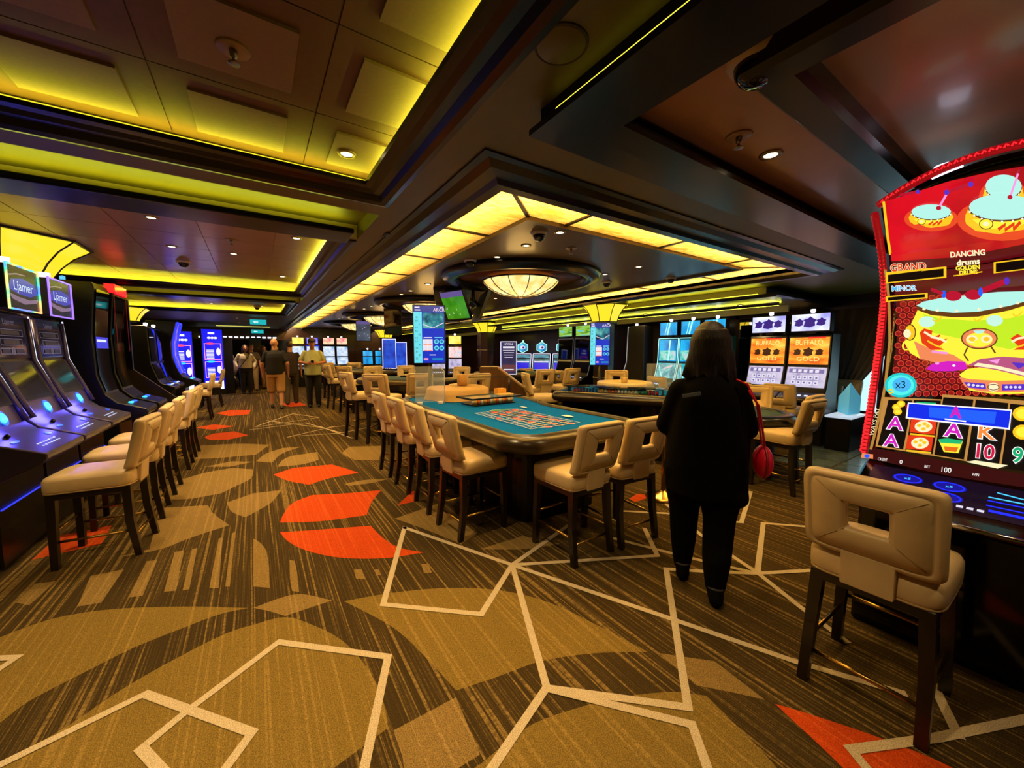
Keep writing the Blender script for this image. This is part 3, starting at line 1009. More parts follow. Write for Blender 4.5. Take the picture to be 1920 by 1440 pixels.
# ------------------------------------------------------------------ exit signs
for y, z, lab in ((13.6, 2.36, 'teal exit sign hanging nearer along the aisle ceiling'), (18.2, 2.28, 'teal exit sign hanging at the aisle end')):
    t = thing('exit_sign', lab, 'exit sign', (0.12, y, z))
    MB().box(-0.2, 0.2, -0.02, 0.02, -0.07, 0.07).build('box', E('exit teal', (32, 190, 196), 0.9), t)
    for s in (-0.15, 0.15): MB().tube([(s, 0, 0.07), (s, 0, SZ - z)], 0.006, 6).build('hanger', STEEL, t)
    a = Art(flat((0, -0.0205, 0), (1, 0, 0), (0, 0, 1)))
    a.poly([(-0.13, 0), (-0.07, 0.04), (-0.07, 0.015), (0.0, 0.015), (0.0, -0.015), (-0.07, -0.015), (-0.07, -0.04)], E('exit white', (220, 255, 250), 1.0))
    a.build('arrow', t)

# ------------------------------------------------------------------ chairs
def make_chair(dh, name='upholstered_chair'):
    t = thing(name, 'x', 'chair')
    sb = 0.53 + dh
    # seat cushion: rounded slab, slightly crowned
    mb = MB()
    n = 28
    def rr(w, d, r, cy=0.0):
        out = []
        for k in range(n):
            a = 2 * pi * k / n
            ex = 0.28
            x = w * (abs(cos(a)) ** ex) * (1 if cos(a) > 0 else -1); y = d * (abs(sin(a)) ** ex) * (1 if sin(a) > 0 else -1)
            out.append((x, y + cy))
        return out
    rings = [(0.205, 0.225, sb), (0.215, 0.235, sb + 0.02), (0.215, 0.235, sb + 0.085), (0.205, 0.225, sb + 0.105), (0.17, 0.19, sb + 0.118), (0.09, 0.1, sb + 0.123)]
    vs = []; fs = []
    for (w, d, z) in rings: vs += [(x, y, z) for x, y in rr(w, d, 0, 0.005)]
    for i in range(len(rings) - 1):
        for k in range(n):
            fs.append((i * n + k, i * n + (k + 1) % n, (i + 1) * n + (k + 1) % n, (i + 1) * n + k))
    fs.append(tuple(reversed(range(n)))); fs.append(tuple(range((len(rings) - 1) * n, len(rings) * n)))
    seat = mb.add(vs, fs).build('seat', IVORY, t, True)
    MB().tube([(x, y, sb + 0.004) for x, y in rr(0.209, 0.229, 0, 0.005)], 0.005, 5, True).build('piping', SEAM, seat, True)
    # backrest: pillow frame round a square opening
    zb, zt = sb + 0.115, 1.01 + dh
    zc = (zb + zt) / 2; hh = (zt - zb) / 2; hw = 0.215
    ex = 0.16; N = 40
    def sq(k, w, h, e):
        a = 2 * pi * k / N + 2 * pi / (2 * N)
        c, s = cos(a), sin(a)
        return w * (abs(c) ** e) * (1 if c > 0 else -1), h * (abs(s) ** e) * (1 if s > 0 else -1)
    ihw, ihh = 0.062, 0.052
    prof = [(0.0, 0.0), (0.02, 0.024), (0.10, 0.032), (0.19, 0.033), (0.215, 0.026), (0.24, 0.033), (0.55, 0.036), (0.85, 0.034), (0.97, 0.022), (1.0, 0.0)]
    loop = [(q, d) for q, d in prof] + [(q, -d) for q, d in reversed(prof[1:-1])]

    def bend(x, z, d):
        f = (z - zb) / (zt - zb)
        return -0.205 - 0.085 * f - 0.02 * (1 - (x / hw) ** 2) - 0.02 * sin(pi * f) + d
    vs = []; fs = []; m = len(loop)
    for k in range(N):
        xo, zo = sq(k, hw, hh, ex); xi, zi = sq(k, ihw, ihh, 0.12)
        for q, d in loop:
            x = xo + (xi - xo) * q; z = zo + (zi - zo) * q + 0.012 * q
            vs.append((x, bend(x, z + zc, d), z + zc))
    for k in range(N):
        k2 = (k + 1) % N
        for i in range(m):
            i2 = (i + 1) % m
            fs.append((k * m + i, k2 * m + i, k2 * m + i2, k * m + i2))
    br = MB().add(vs, fs).build('backrest', IVORY, t, True, fix=True)
    for sgn in (-1, 1):
        for sx in (-1, 1):
            for sz in (-1, 1):
                pts = []
                for q in (0.28, 0.5, 0.75, 0.95):
                    x = sx * (hw - 0.012 + (ihw - hw + 0.012) * q); z = sz * (hh - 0.012 + (ihh - hh + 0.012) * q) + zc + 0.012 * q
                    pts.append((x, bend(x, z, sgn * (0.0345 if q < 0.9 else 0.028)), z))
                MB().tube(pts, 0.0028, 4).build('seam', SEAM, br, True)
    # tab that joins the back to the seat
    mb = MB()
    for s in (-1, 1):
        pass
    mb.extr([(-0.262, zb + 0.06), (-0.232, zb + 0.06), (-0.215, sb + 0.02), (-0.245, sb - 0.01)], -0.085, 0.085)
    mb.build('back_tab', IVORY, t, bevel=0.006)
    # wooden frame
    MB().box(-0.195, 0.195, -0.215, 0.215, sb - 0.045, sb).build('apron', LEG, t, bevel=0.004, seg=1)
    for sx in (-1, 1):
        for sy, y0, y1 in ((1, 0.19, 0.195), (-1, -0.19, -0.235)):
            mb = MB()
            w0, w1 = 0.024, 0.019
            ztop = sb - 0.002
            vs = [(sx * 0.178 + i * w1 + sx * 0.012, y1 + j * w1, 0) for j in (-1, 1) for i in (-1, 1)]
            mid = ztop * 0.5
            if sy < 0:
                vs += [(sx * 0.184 + i * 0.021, -0.198 + j * 0.023, mid) for j in (-1, 1) for i in (-1, 1)]
            else:
                vs += [(sx * 0.184 + i * 0.021, 0.192 + j * 0.021, mid) for j in (-1, 1) for i in (-1, 1)]
            vs += [(sx * 0.17 + i * w0, y0 + j * w0, ztop) for j in (-1, 1) for i in (-1, 1)]
            fs = [(0, 2, 3, 1), (8, 9, 11, 10)]
            for L in (0, 4):
                for a, b in ((0, 1), (1, 3), (3, 2), (2, 0)): fs.append((L + a, L + b, L + 4 + b, L + 4 + a))
            mb.add(vs, fs).build('leg', LEG, t, fix=True)
    zr = 0.17 + dh * 0.5
    for p, q in (((-0.187, -0.21, zr - 0.03), (0.187, -0.21, zr - 0.03)), ((-0.187, -0.205, zr + 0.02), (-0.187, 0.19, zr + 0.02)), ((0.187, -0.205, zr + 0.02), (0.187, 0.19, zr + 0.02)), ((-0.187, 0.193, zr + 0.09), (0.187, 0.193, zr + 0.09))):
        MB().tube([p, q], 0.0095, 8).build('stretcher', BRASS, t, True)
    return t


low = make_chair(0.0); lowu = []
tall = make_chair(0.14); tallu = []


def H(dx, dy):
    """heading: rotation that turns local +Y to (dx, dy)"""
    return atan2(dy, dx) - pi / 2


def lowc(x, y, rz, lab, grp=None): return place(low, lowu, (x, y, 0), rz, lab, grp)
def tallc(x, y, rz, lab, grp=None): return place(tall, tallu, (x, y, 0), rz, lab, grp)


lowc(2.27, 0.44, -pi / 2, 'cream leather chair with square back opening, drawn up to the red drum slot machine')
for i, y in enumerate((2.86, 3.46, 4.08, 4.73)):
    lowc(1.505, y, -pi / 2 + (0.06, -0.04, 0.03, 0.02)[i], ['cream leather chair at the roulette table corner, first along its aisle side', 'cream leather chair second along the aisle side of the roulette table',
                                  'cream leather chair third along the aisle side of the roulette table', 'cream leather chair at the wheel end of the roulette table, aisle side'][i], 'chairs along the roulette table')
lowc(1.967, 2.13, 0.03, 'cream leather chair at the short end of the roulette table, beside its corner')
lowc(2.458, 2.10, -0.06, 'cream leather chair at the short end of the roulette table, next to the brass post')
for i, y in enumerate((4.02, 4.72, 5.42)):
    lowc(-1.0, y, pi / 2 + (-0.08, 0.03, 0.0)[i], ['cream leather chair at the first left slot machine, turned slightly to the aisle', 'cream leather chair at the second left slot machine', 'cream leather chair at the third left slot machine'][i], 'chairs at the left slot machines')
for i, (x, y) in enumerate(((-1.0, 6.45), (-1.0, 7.15), (-1.1, 10.85), (-1.05, 13.2))):
    lowc(x, y, pi / 2, ['cream leather chair at the tall mirror-screened machine', 'cream leather chair at the machine with the red top light', 'cream leather chair at the curved blue machine',
                        'cream leather chair nearest the bright blue paytable screen'][i], 'chairs along the left wall machines')
# ------------------------------------------------------------------ roulette tables
RED = M('felt red', (206, 62, 66), 0.9); INK = M('felt black', (18, 20, 24), 0.9); WHITE = M('felt white', (216, 222, 220), 0.9)


def rounded(pts, rad, n=5):
    """round the corners of a polygon; rad may be a list"""
    out = []; N = len(pts)
    for i, p in enumerate(pts):
        r = rad[i] if isinstance(rad, (list, tuple)) else rad
        p = Vector(p); a = Vector(pts[i - 1]); b = Vector(pts[(i + 1) % N])
        if r <= 0: out.append(tuple(p)); continue
        q0 = p + (a - p).normalized() * r; q1 = p + (b - p).normalized() * r
        for k in range(n + 1):
            t = k / n
            out.append(tuple(q0 * (1 - t) ** 2 + p * 2 * t * (1 - t) + q1 * t * t))
    return out


def chips_stack(mb, x, y, z, n, r=0.019):
    mb.lathe([(0.0, z), (r, z), (r, z + 0.0034 * n), (0.0, z + 0.0034 * n)], 12, (x, y, 0))


CHIPC = [M('chip %d' % i, c, 0.5) for i, c in enumerate([(226, 180, 70), (196, 40, 44), (230, 224, 206), (40, 90, 160), (60, 130, 70), (210, 110, 40), (120, 60, 130), (222, 200, 150)])]


def wheel(t, x, y, z, cover):
    if cover:
        c = MB()
        n = 48; vs = []; fs = []
        prof = [(0.0, 0.155), (0.3, 0.16), (0.405, 0.152), (0.425, 0.135), (0.43, 0.07), (0.45, 0.0)]
        for i, (r, h) in enumerate(prof):
            for k in range(n):
                a = 2 * pi * k / n
                w = (0.02 * sin(5 * a) + 0.012 * sin(11 * a)) * (i / 5.0) ** 2
                vs.append((x + (r + w) * cos(a), y + (r + w) * sin(a), z + h + (0.008 * sin(3 * a) if i < 3 and r > 0 else 0)))
        for i in range(len(prof) - 1):
            for k in range(n):
                fs.append((i * n + k, (i + 1) * n + k, (i + 1) * n + (k + 1) % n, i * n + (k + 1) % n))
        o = c.add(vs, fs).build('wheel_cover', M('tan cover cloth', (196, 158, 92), 0.55, bump=0.15, vscale=9), None, True, fix=True)
        return tag(o, 'tan cloth cover draped over the wheel of the roulette table', 'cover')
    mb = MB()
    o = thing('roulette_wheel', 'pale round wheel bowl on the far roulette table', 'roulette wheel', (x, y, z))
    MB().lathe([(0.0, 0.02), (0.40, 0.02), (0.43, 0.04), (0.43, 0.10), (0.41, 0.115), (0.36, 0.11), (0.33, 0.09), (0.0, 0.085)], 40).build('bowl', M('wheel cream', (222, 200, 150), 0.35), o, True)
    MB().lathe([(0.05, 0.08), (0.05, 0.17), (0.045, 0.178), (0.0, 0.18)], 20).build('turret', M('turret tan', (200, 168, 110), 0.4), o, True)
    return o


def roulette(loc, rz, label, outline, rads, cover, wheelpos, grid, felt=0.85, board=True, rail=RAIL):
    t = thing('roulette_table', label, 'table', (loc[0], loc[1], 0), rz)
    pts = rounded(outline, rads)
    cx = sum(p[0] for p in pts) / len(pts); cy = sum(p[1] for p in pts) / len(pts)
    ar = sum(pts[i][0] * pts[(i + 1) % len(pts)][1] - pts[(i + 1) % len(pts)][0] * pts[i][1] for i in range(len(pts)))
    if ar < 0: pts = list(reversed(pts))
    MB().prism(pts, felt - 0.05, felt).build('felt_top', FELT, t)
    MB().sweep(pts, [(0.02, felt - 0.002), (0.015, felt + 0.022), (-0.02, felt + 0.03), (-0.075, felt + 0.012), (-0.11, felt - 0.03), (-0.115, felt - 0.07), (-0.09, felt - 0.105), (-0.03, felt - 0.115), (0.02, felt - 0.1)], True).build('padded_rail', rail, t, True)
    ins = [((p[0] - cx) * 0.86 + cx, (p[1] - cy) * 0.9 + cy) for p in pts]
    MB().prism(ins, felt - 0.22, felt - 0.05).build('apron', EBONY, t)
    ins = [((p[0] - cx) * 0.7 + cx, (p[1] - cy) * 0.8 + cy) for p in pts]
    MB().prism(ins, 0.0, felt - 0.2).build('pedestal', EBONY, t)
    if board:
        (gx0, gx1, gy0, gy1) = grid
        a = Art(lambda u, v, l: Vector((u, v, felt + l)))
        # three columns by twelve numbers, red and black boxes with white rules; dozens and even-money boxes outside
        nx, ny = 3, 12
        dx = (gx1 - gx0) / nx; dy = (gy1 - gy0) / ny
        reds = {1, 3, 5, 7, 9, 12, 14, 16, 18, 19, 21, 23, 25, 27, 30, 32, 34, 36}
        for j in range(ny):
            for i in range(nx):
                num = 3 * (ny - 1 - j) + i + 1
                x = gx0 + dx * (i + 0.5); y = gy0 + dy * (j + 0.5)
                a.poly([(x + 0.042 * cos(q), y + dy * 0.42 * sin(q)) for q in [k * pi / 4 for k in range(8)]], RED if num in reds else INK)
                a.text(str(num), x, y - 0.012, 0.03, WHITE, rot=-pi / 2)
        for i in range(nx + 1): a.line([(gx0 + dx * i, gy0), (gx0 + dx * i, gy1)], 0.007, WHITE)
        for j in range(ny + 1): a.line([(gx0, gy0 + dy * j), (gx1, gy0 + dy * j)], 0.007, WHITE)
        for q in (1, 2):
            x0 = gx0 - 0.075 * q
            a.line([(x0, gy0), (x0, gy1)], 0.007, WHITE)
            m = 3 if q == 1 else 6
            for k in range(m + 1): a.line([(x0, gy0 + (gy1 - gy0) / m * k), (x0 + 0.075, gy0 + (gy1 - gy0) / m * k)], 0.007, WHITE)
            for k in range(m):
                y = gy0 + (gy1 - gy0) / m * (k + 0.5)
                if q == 1: a.text(('3rd 12', '2nd 12', '1st 12')[k], x0 + 0.03, y, 0.03, WHITE, rot=-pi / 2)
                elif k in (2, 3): a.poly([(x0 + 0.037, y - 0.045), (x0 + 0.06, y), (x0 + 0.037, y + 0.045), (x0 + 0.014, y)], (INK, RED)[k - 2])
                else: a.text(('19-36', 'ODD', '', '', 'EVEN', '1-18')[k], x0 + 0.03, y, 0.026, WHITE, rot=-pi / 2)
        # the zero end
        a.poly([(gx0, gy1), (gx0 + 0.11, gy1 + 0.07), (gx1, gy1)], M('felt green', (30, 120, 70), 0.9))
        a.line([(gx0, gy1), (gx0 + 0.11, gy1 + 0.07), (gx1, gy1)], 0.007, WHITE)
        # number print cards
        a.rect(gx1 + 0.09, gx1 + 0.16, gy0 + 0.25, gy0 + 0.36, WHITE)
        a.rect(gx1 + 0.1, gx1 + 0.14, gy1 + 0.02, gy1 + 0.12, WHITE)
        a.build('betting_layout', t)
    return t


outl = [(1.60, 2.27), (2.86, 2.27), (2.87, 3.62), (3.04, 4.05), (3.1, 4.6), (3.02, 5.25), (1.72, 5.28), (1.60, 4.7)]
roulette((0, 0), 0, 'long roulette table with teal felt and brown padded rail', outl, [0.22, 0.14, 0.25, 0.25, 0.2, 0.2, 0.3, 0.25], True, None, (2.02, 2.42, 2.52, 3.5))
wheel(None, 2.33, 4.84, 0.857, True)
MB().lathe([(0.07, 0.0), (0.07, 0.15), (0.065, 0.16), (0.0, 0.16)], 20).build('dealer_button_box', M('tan drum', (188, 150, 92), 0.5), None, True)
o = bpy.data.objects['dealer_button_box']; o.name = 'wheel_turret_cap'; o.location = (2.42, 4.9, 1.022); tag(o, 'short tan cylinder standing on the covered roulette wheel', 'cap')

# chip rack under a glass lid at the wheel end
t = thing('chip_rack', 'rack of coloured chip stacks under a glass lid on the roulette table', 'chip rack', (2.42, 4.0, 0.853), R(4))
MB().box(-0.3, 0.3, -0.02, 0.3, 0.0, 0.012).build('tray', EBONY, t)
for i in range(13):
    mb = MB(); chips_stack(mb, -0.27 + 0.045 * i, 0.02, 0.012, 20); mb.build('chip_stack', CHIPC[(i * 5 + i // 3) % 8], t, True)
    mb = MB(); chips_stack(mb, -0.27 + 0.045 * i, 0.08, 0.012, 18); mb.build('chip_stack', CHIPC[(i * 3 + 2) % 8], t, True)
GLASS = M('clear glass', (200, 215, 215), 0.03, alpha=0.22)
MB().box(-0.36, 0.36, -0.06, 0.30, 0.086, 0.096).build('glass_lid', GLASS, t)
MB().sweep([(-0.37, -0.07), (0.37, -0.07), (0.37, 0.31), (-0.37, 0.31)], [(0, 0.08), (0.016, 0.08), (0.016, 0.1), (0, 0.1)], True).build('lid_frame', BLACKP, t)
MB().box(0.16, 0.29, 0.16, 0.25, 0.098, 0.17).build('chip_box', M('orange card', (222, 160, 60), 0.6), t)
MB().box(0.1, 0.32, 0.04, 0.14, 0.098, 0.112).build('card_tray', M('gold tray', (214, 180, 96), 0.4), t)
# sneeze guard posts beside the rack
for (x, y, lab) in ((2.92, 4.45, 'black post with clear guard beside the chip rack'),):
    t = thing('guard_post', lab, 'post', (x, y, 0.853))
    MB().tube([(0, 0, 0), (0, 0, 0.3)], 0.012, 8).build('post', BLACKP, t, True)
    MB().tube([(0, 0, 0.3), (-0.55, 0.16, 0.3)], 0.007, 8).build('rail', BLACKP, t, True)
    MB().lathe([(0.0, 0.0), (0.04, 0.0), (0.04, 0.008), (0.0, 0.01)], 16).build('foot', BLACKP, t, True)
# acrylic shields standing on the tables
def shield(x, y, z, rz, w, h, lab):
    t = thing('acrylic_shield', lab, 'shield', (x, y, z), rz)
    MB().box(-w / 2, w / 2, -0.004, 0.004, 0.02, h).build('pane', M('acrylic', (215, 225, 235), 0.04, alpha=0.2), t, bevel=0.003, seg=1)
    MB().tube([(w / 2, 0, 0.0), (w / 2, 0, h - 0.06), (w / 2 - 0.06, 0, h)], 0.006, 6).build('edge_tube', M('acrylic edge', (235, 225, 235), 0.1, alpha=0.7), t, True)
    for s in (-1, 1): MB().box(s * w * 0.35 - 0.03, s * w * 0.35 + 0.03, -0.05, 0.05, 0, 0.02).build('foot', PALE, t)
shield(1.78, 4.5, 0.855, -0.25, 0.36, 0.46, 'clear acrylic shield on the wheel end of the roulette table')
shield(4.8, 3.32, 0.93, -0.6, 0.5, 0.4, 'clear acrylic shield on the far roulette table')

# the second roulette table: dealer side with chip rack towards the camera
e = Vector((0.5, -0.866)); nrm = Vector((0.866, 0.5))
rz2 = atan2(nrm.y, nrm.x)
t2 = roulette((4.1, 3.62), rz2, 'second roulette table turned across the pit, dark dealer side with chips', [(-0.08, -0.75), (1.15, -0.75), (1.15, 0.6), (0.9, 0.85), (-0.08, 0.78)], [0.12, 0.25, 0.2, 0.2, 0.12], False, None, (0, 1, 0, 1), 0.90, False, M('dark vinyl', (30, 22, 18), 0.3))
MB().box(-0.02, 0.0, -0.7, 0.72, 0.05, 0.86).build('dealer_panel', BLACKG, t2)
w2 = wheel(None, 4.92, 4.12, 0.905, False)
w2.parent = t2
q = Matrix.Rotation(-rz2, 3, 'Z') @ Vector((4.92 - 4.1, 4.12 - 3.62, 0)); w2.location = (q.x, q.y, 0.905)
for kk in ('label', 'category'): del w2[kk]
t = thing('chip_rack', 'long rack of coloured chips under a dark lid on the second roulette table', 'chip rack', (4.1 + 0.1 * nrm.x, 3.62 + 0.1 * nrm.y, 0.902), rz2)
MB().box(0.0, 0.16, -0.6, 0.66, 0.0, 0.012).build('tray', EBONY, t)
for i in range(26):
    mb = MB(); chips_stack(mb, 0.03, -0.56 + 0.046 * i, 0.012, 14 + (i * 7) % 5); mb.build('chip_stack', CHIPC[(i // 3 * 3 + 1) % 8], t, True)
MB().box(-0.03, 0.2, -0.64, 0.7, 0.084, 0.094).build('lid', M('smoked lid', (20, 18, 20), 0.1), t)
for s in (-0.63, 0.69): MB().box(0.0, 0.16, s - 0.005, s + 0.005, 0.0, 0.084).build('lid_end', BLACKP, t)

# ------------------------------------------------------------------ card tables
FELT2 = M('card felt', (36, 66, 78), 0.9)


def card_table(loc, hd, label, z=0.97, rad=0.92, rail=RAIL, felt=FELT2):
    t = thing('card_table', label, 'table', (loc[0], loc[1], 0), hd)
    arc = [(rad * cos(a), rad * sin(a)) for a in [pi * k / 20 for k in range(21)]]
    pts = arc + [(-rad, -0.3), (rad, -0.3)]
    MB().prism(pts, z - 0.05, z).build('felt_top', felt, t)
    MB().sweep([(rad, -0.3)] + arc + [(-rad, -0.3)], [(0.02, z - 0.002), (0.01, z + 0.022), (-0.03, z + 0.028), (-0.09, z + 0.008), (-0.115, z - 0.04), (-0.09, z - 0.085), (-0.02, z - 0.09), (0.02, z - 0.08)]).build('padded_rail', rail, t, True)
    MB().box(-0.32, 0.32, -0.26, -0.1, z, z + 0.03).build('chip_tray', EBONY, t)
    for i in range(8):
        mb = MB(); chips_stack(mb, -0.26 + 0.075 * i, -0.18, z + 0.03, 9); mb.build('chip_stack', CHIPC[i], t, True)
    MB().prism([(p[0] * 0.8, p[1] * 0.8) for p in pts], z - 0.2, z - 0.05).build('apron', EBONY, t)
    MB().prism([(p[0] * 0.5, p[1] * 0.5) for p in pts], 0.0, z - 0.19).build('pedestal', EBONY, t)
    return t


card_table((2.6, 7.6), H(-0.8, -0.6), 'curved card table with brown rail just beyond the tall sign screen')
card_table((2.95, 11.3), H(-0.8, -0.6), 'curved card table with brown rail behind the man in the pale green shirt')
card_table((3.0, 15.0), H(-0.8, -0.6), 'curved card table with brown rail furthest down the pit')
card_table((5.55, 8.15), H(-0.2, -0.95), 'curved card table with brown rail behind the wooden podium')
card_table((5.05, 2.42), H(0.1, -0.95), 'small curved card table with black padded rail behind the woman in black', 0.74, 0.5, M('black vinyl', (18, 20, 24), 0.25))

g = 'tall chairs round the card tables'
for x, y, hx, hy, lab in ((1.55, 7.1, 0.95, 0.25, 'tall cream leather chair seen edge-on at the card table past the sign'), (1.76, 6.45, 0.7, 0.7, 'tall cream leather chair, back to the aisle, at the card table past the sign'),
                          (2.28, 6.28, 0.25, 0.97, 'tall cream leather chair behind the acrylic shield'), (1.80, 10.95, 0.95, 0.2, 'tall cream leather chair seen edge-on beside the man in the pale green shirt'),
                          (1.98, 10.15, 0.75, 0.65, 'tall cream leather chair with its back to the aisle by the man in pale green'), (2.45, 9.85, 0.3, 0.95, 'tall cream leather chair at the second card table, next to the pit'),
                          (2.3, 8.75, 0.4, -0.9, 'tall cream leather chair on the far side of the first card table'), (3.75, 7.9, -0.7, -0.5, 'tall cream leather chair at the dealer end of the first card table'),
                          (2.98, 5.74, -0.1, 1.0, 'tall cream leather chair behind the covered wheel'), (4.85, 6.3, 0.1, 0.95, 'tall cream leather chair at the card table behind the podium'),
                          (5.55, 6.3, 0.0, 0.95, 'tall cream leather chair beyond the card table behind the podium'), (3.98, 5.05, 0.9, -0.4, 'tall cream leather chair seen from the side at the second roulette table'),
                          (5.45, 4.75, -0.7, -0.6, 'tall cream leather chair behind the second roulette table'), (1.7, 14.6, 0.9, 0.2, 'tall cream leather chair at the furthest card table, aisle side'),
                          (2.1, 13.7, 0.6, 0.7, 'tall cream leather chair at the furthest card table, near side'), (3.1, 9.3, -0.2, -0.9, 'tall cream leather chair between the two card tables'),
                          (2.7, 13.4, 0.2, 0.9, 'tall cream leather chair beside the furthest card table')):
    tallc(x, y, H(hx, hy), lab, g)
lowc(4.78, 1.82, H(0.08, 1), 'cream leather chair turned side-on at the small black-railed table')
lowc(5.85, 2.62, H(-0.95, -0.25), 'cream leather chair facing the small black-railed table from behind')
lowc(5.5, 3.12, H(-0.6, -0.8), 'cream leather chair on the far side of the small black-railed table')
lowc(5.27, 1.98, H(0.0, 1), 'cream leather chair half hidden behind the chair at the black-railed table')
lowc(8.3, 2.35, H(-1, 0.15), 'pale chair standing on the stone floor beside the window')
lowc(6.9, 2.6, H(1, 0.05), 'cream leather chair before the animal-themed slot machines')
lowc(6.9, 3.2, H(1, 0.0), 'cream leather chair before the left animal-themed slot machine')
lowc(6.85, 4.7, H(1, 0.0), 'cream leather chair before the turquoise slot machines')
lowc(6.9, 7.7, H(1, 0.0), 'cream leather chair before the pair of dark-screened machines')
lowc(6.75, 9.2, H(0.8, 0.6), 'cream leather chair before the hexagon-topped machines')

# ------------------------------------------------------------------ brass stanchion and podium
t = thing('stanchion', 'polished brass rope post on a domed round base', 'post', (3.42, 2.33, 0))
MB().lathe([(0.0, 0.0), (0.17, 0.0), (0.175, 0.015), (0.14, 0.035), (0.06, 0.055), (0.03, 0.08), (0.0, 0.09)], 32).build('base', BRASS, t, True)
MB().tube([(0, 0, 0.06), (0, 0, 0.92)], 0.024, 16).build('pole', BRASS, t, True)
MB().lathe([(0.0, 0.90), (0.034, 0.90), (0.036, 0.93), (0.03, 0.96), (0.034, 0.98), (0.02, 1.0), (0.0, 1.005)], 20).build('finial', BRASS, t, True)

t = thing('podium', 'dark wooden pit podium with a sloping side', 'podium', (3.75, 6.0, 0), -0.58)
PW = M('podium wood', (96, 66, 40), 0.35, var=0.25, vscale=3, vstretch=(6, 1, 1))
q = [(-0.36, 0), (0.5, 0), (0.5, 0.78), (-0.05, 1.2), (-0.36, 1.2)]
n = len(q)
for s in (-0.26, 0.23):
    vs = [(p[0], s, p[1]) for p in q] + [(p[0], s + 0.03, p[1]) for p in q]
    MB().add(vs, [tuple(range(n)), tuple(reversed(range(n, 2 * n)))] + [(i, n + i, n + (i + 1) % n, (i + 1) % n) for i in range(n)]).build('side_panel', PW, t, fix=True)
MB().beam((0.5, -0.0, 0.79), (-0.05, 0.0, 1.21), 0.5, 0.025, (0, 0, 1)).build('sloping_top', M('podium top', (170, 140, 96), 0.4), t)
MB().box(-0.36, -0.05, -0.25, 0.25, 1.2, 1.225).build('shelf', PW, t)
MB().box(-0.37, -0.34, -0.23, 0.23, 0.0, 1.2).build('back_panel', PW, t)
MB().box(0.47, 0.5, -0.23, 0.23, 0.0, 0.77).build('front_panel', PW, t)
# ------------------------------------------------------------------ slot machines
def scr(c, y0, z0, y1, z1, l=0.0):
    """map for a screen on the front of a machine whose local front is +Y: (y0,z0) bottom, (y1,z1) top"""
    up = Vector((0, y1 - y0, z1 - z0)).normalized()
    return flat((c, (y0 + y1) / 2, (z0 + z1) / 2), (-1, 0, 0), up)


def slab_on(name, mat, parent, c, w, y0, z0, y1, z1, th=0.012, inset=0.0):
    up = Vector((0, y1 - y0, z1 - z0)); h = up.length / 2; upn = up.normalized(); n = Vector((-1, 0, 0)).cross(upn)
    mid = Vector((c, (y0 + y1) / 2, (z0 + z1) / 2)) + n * (th / 2 - inset)
    return MB().obox(mid, (w / 2, 0, 0), upn * h, n * th / 2).build(name, mat, parent)


CANDLE = E('candle white', (255, 240, 246), 2.6)
BLUEB = E('button blue', (40, 90, 255), 2.2)
CYANB = E('button cyan', (60, 210, 255), 2.4)
PALEB = E('button pale', (210, 220, 255), 1.2)


def slot(loc, hd, label, w=0.56, lower=None, upper=None, topper=None, body=BLACKP, edge=None, zt=1.75, group=None, name='slot_machine', candle=True, art=None, glass=0.9):
    t = thing(name, label, 'slot machine', (loc[0], loc[1], 0), hd, group)
    prof = [(-0.32, 0), (0.24, 0), (0.24, 0.60), (0.40, 0.68), (0.42, 0.72), (0.40, 0.76), (0.20, 0.84), (0.16, 0.90), (0.06, 1.25), (0.04, zt), (0.0, zt + 0.03), (-0.32, zt + 0.03)]
    MB().extr(prof, -w / 2, w / 2).build('cabinet', body, t, bevel=0.012, seg=1)
    zm = 1.27
    if lower:
        s = slab_on('lower_screen', lower, t, 0, w * glass, 0.157, 0.92, 0.068, zm - 0.03)
    if upper:
        s = slab_on('upper_screen', upper, t, 0, w * glass, 0.06, zm + 0.02, 0.042, zt - 0.03)
    mb = MB(); mb.cur = 0
    d = MB()
    for i in range(5):
        d.obox((-w * 0.3 + w * 0.15 * i, 0.32, 0.797), (0.022, 0, 0), (0, 0.014, -0.0055), (0, 0.002, 0.005))
    d.build('button_row', PALEB, t)
    MB().lathe([(0.0, 0.012), (0.028, 0.012), (0.034, 0.0)], 16, (w * 0.33, 0.30, 0.803)).build('play_button', BLUEB, t, True)
    if edge:
        for sx in (-1, 1):
            MB().tube([(sx * (w / 2 + 0.004), 0.20, 0.86), (sx * (w / 2 + 0.004), 0.17, 0.92), (sx * (w / 2 + 0.004), 0.075, 1.26), (sx * (w / 2 + 0.004), 0.05, zt)], 0.008, 6).build('edge_light', edge, t, True)
        MB().tube([(-w / 2, 0.05, zt + 0.004), (w / 2, 0.05, zt + 0.004)], 0.008, 6).build('edge_light', edge, t, True)
    zc = zt + 0.03
    if topper:
        th = 0.30
        MB().box(-w * 0.46, w * 0.46, -0.08, 0.06, zc + 0.03, zc + 0.03 + th).build('topper', BLACKP, t, bevel=0.008, seg=1)
        MB().box(-0.06, 0.06, -0.06, 0.0, zc, zc + 0.03).build('topper_neck', BLACKP, t)
        slab_on('topper_screen', topper, t, 0, w * 0.86, 0.06, zc + 0.045, 0.06, zc + 0.015 + th, 0.006)
        zc += 0.03 + th
    if candle:
        o = MB().lathe([(0.022, 0.0), (0.022, 0.02), (0.034, 0.02), (0.034, 0.065), (0.0, 0.07)], 14, (0, -0.03, zc)).build('candle_light', CANDLE, t, True)
    if art: art(t, w, zm, zt, zc)
    return t


EDW = E('edge white', (226, 224, 255), 1.6)
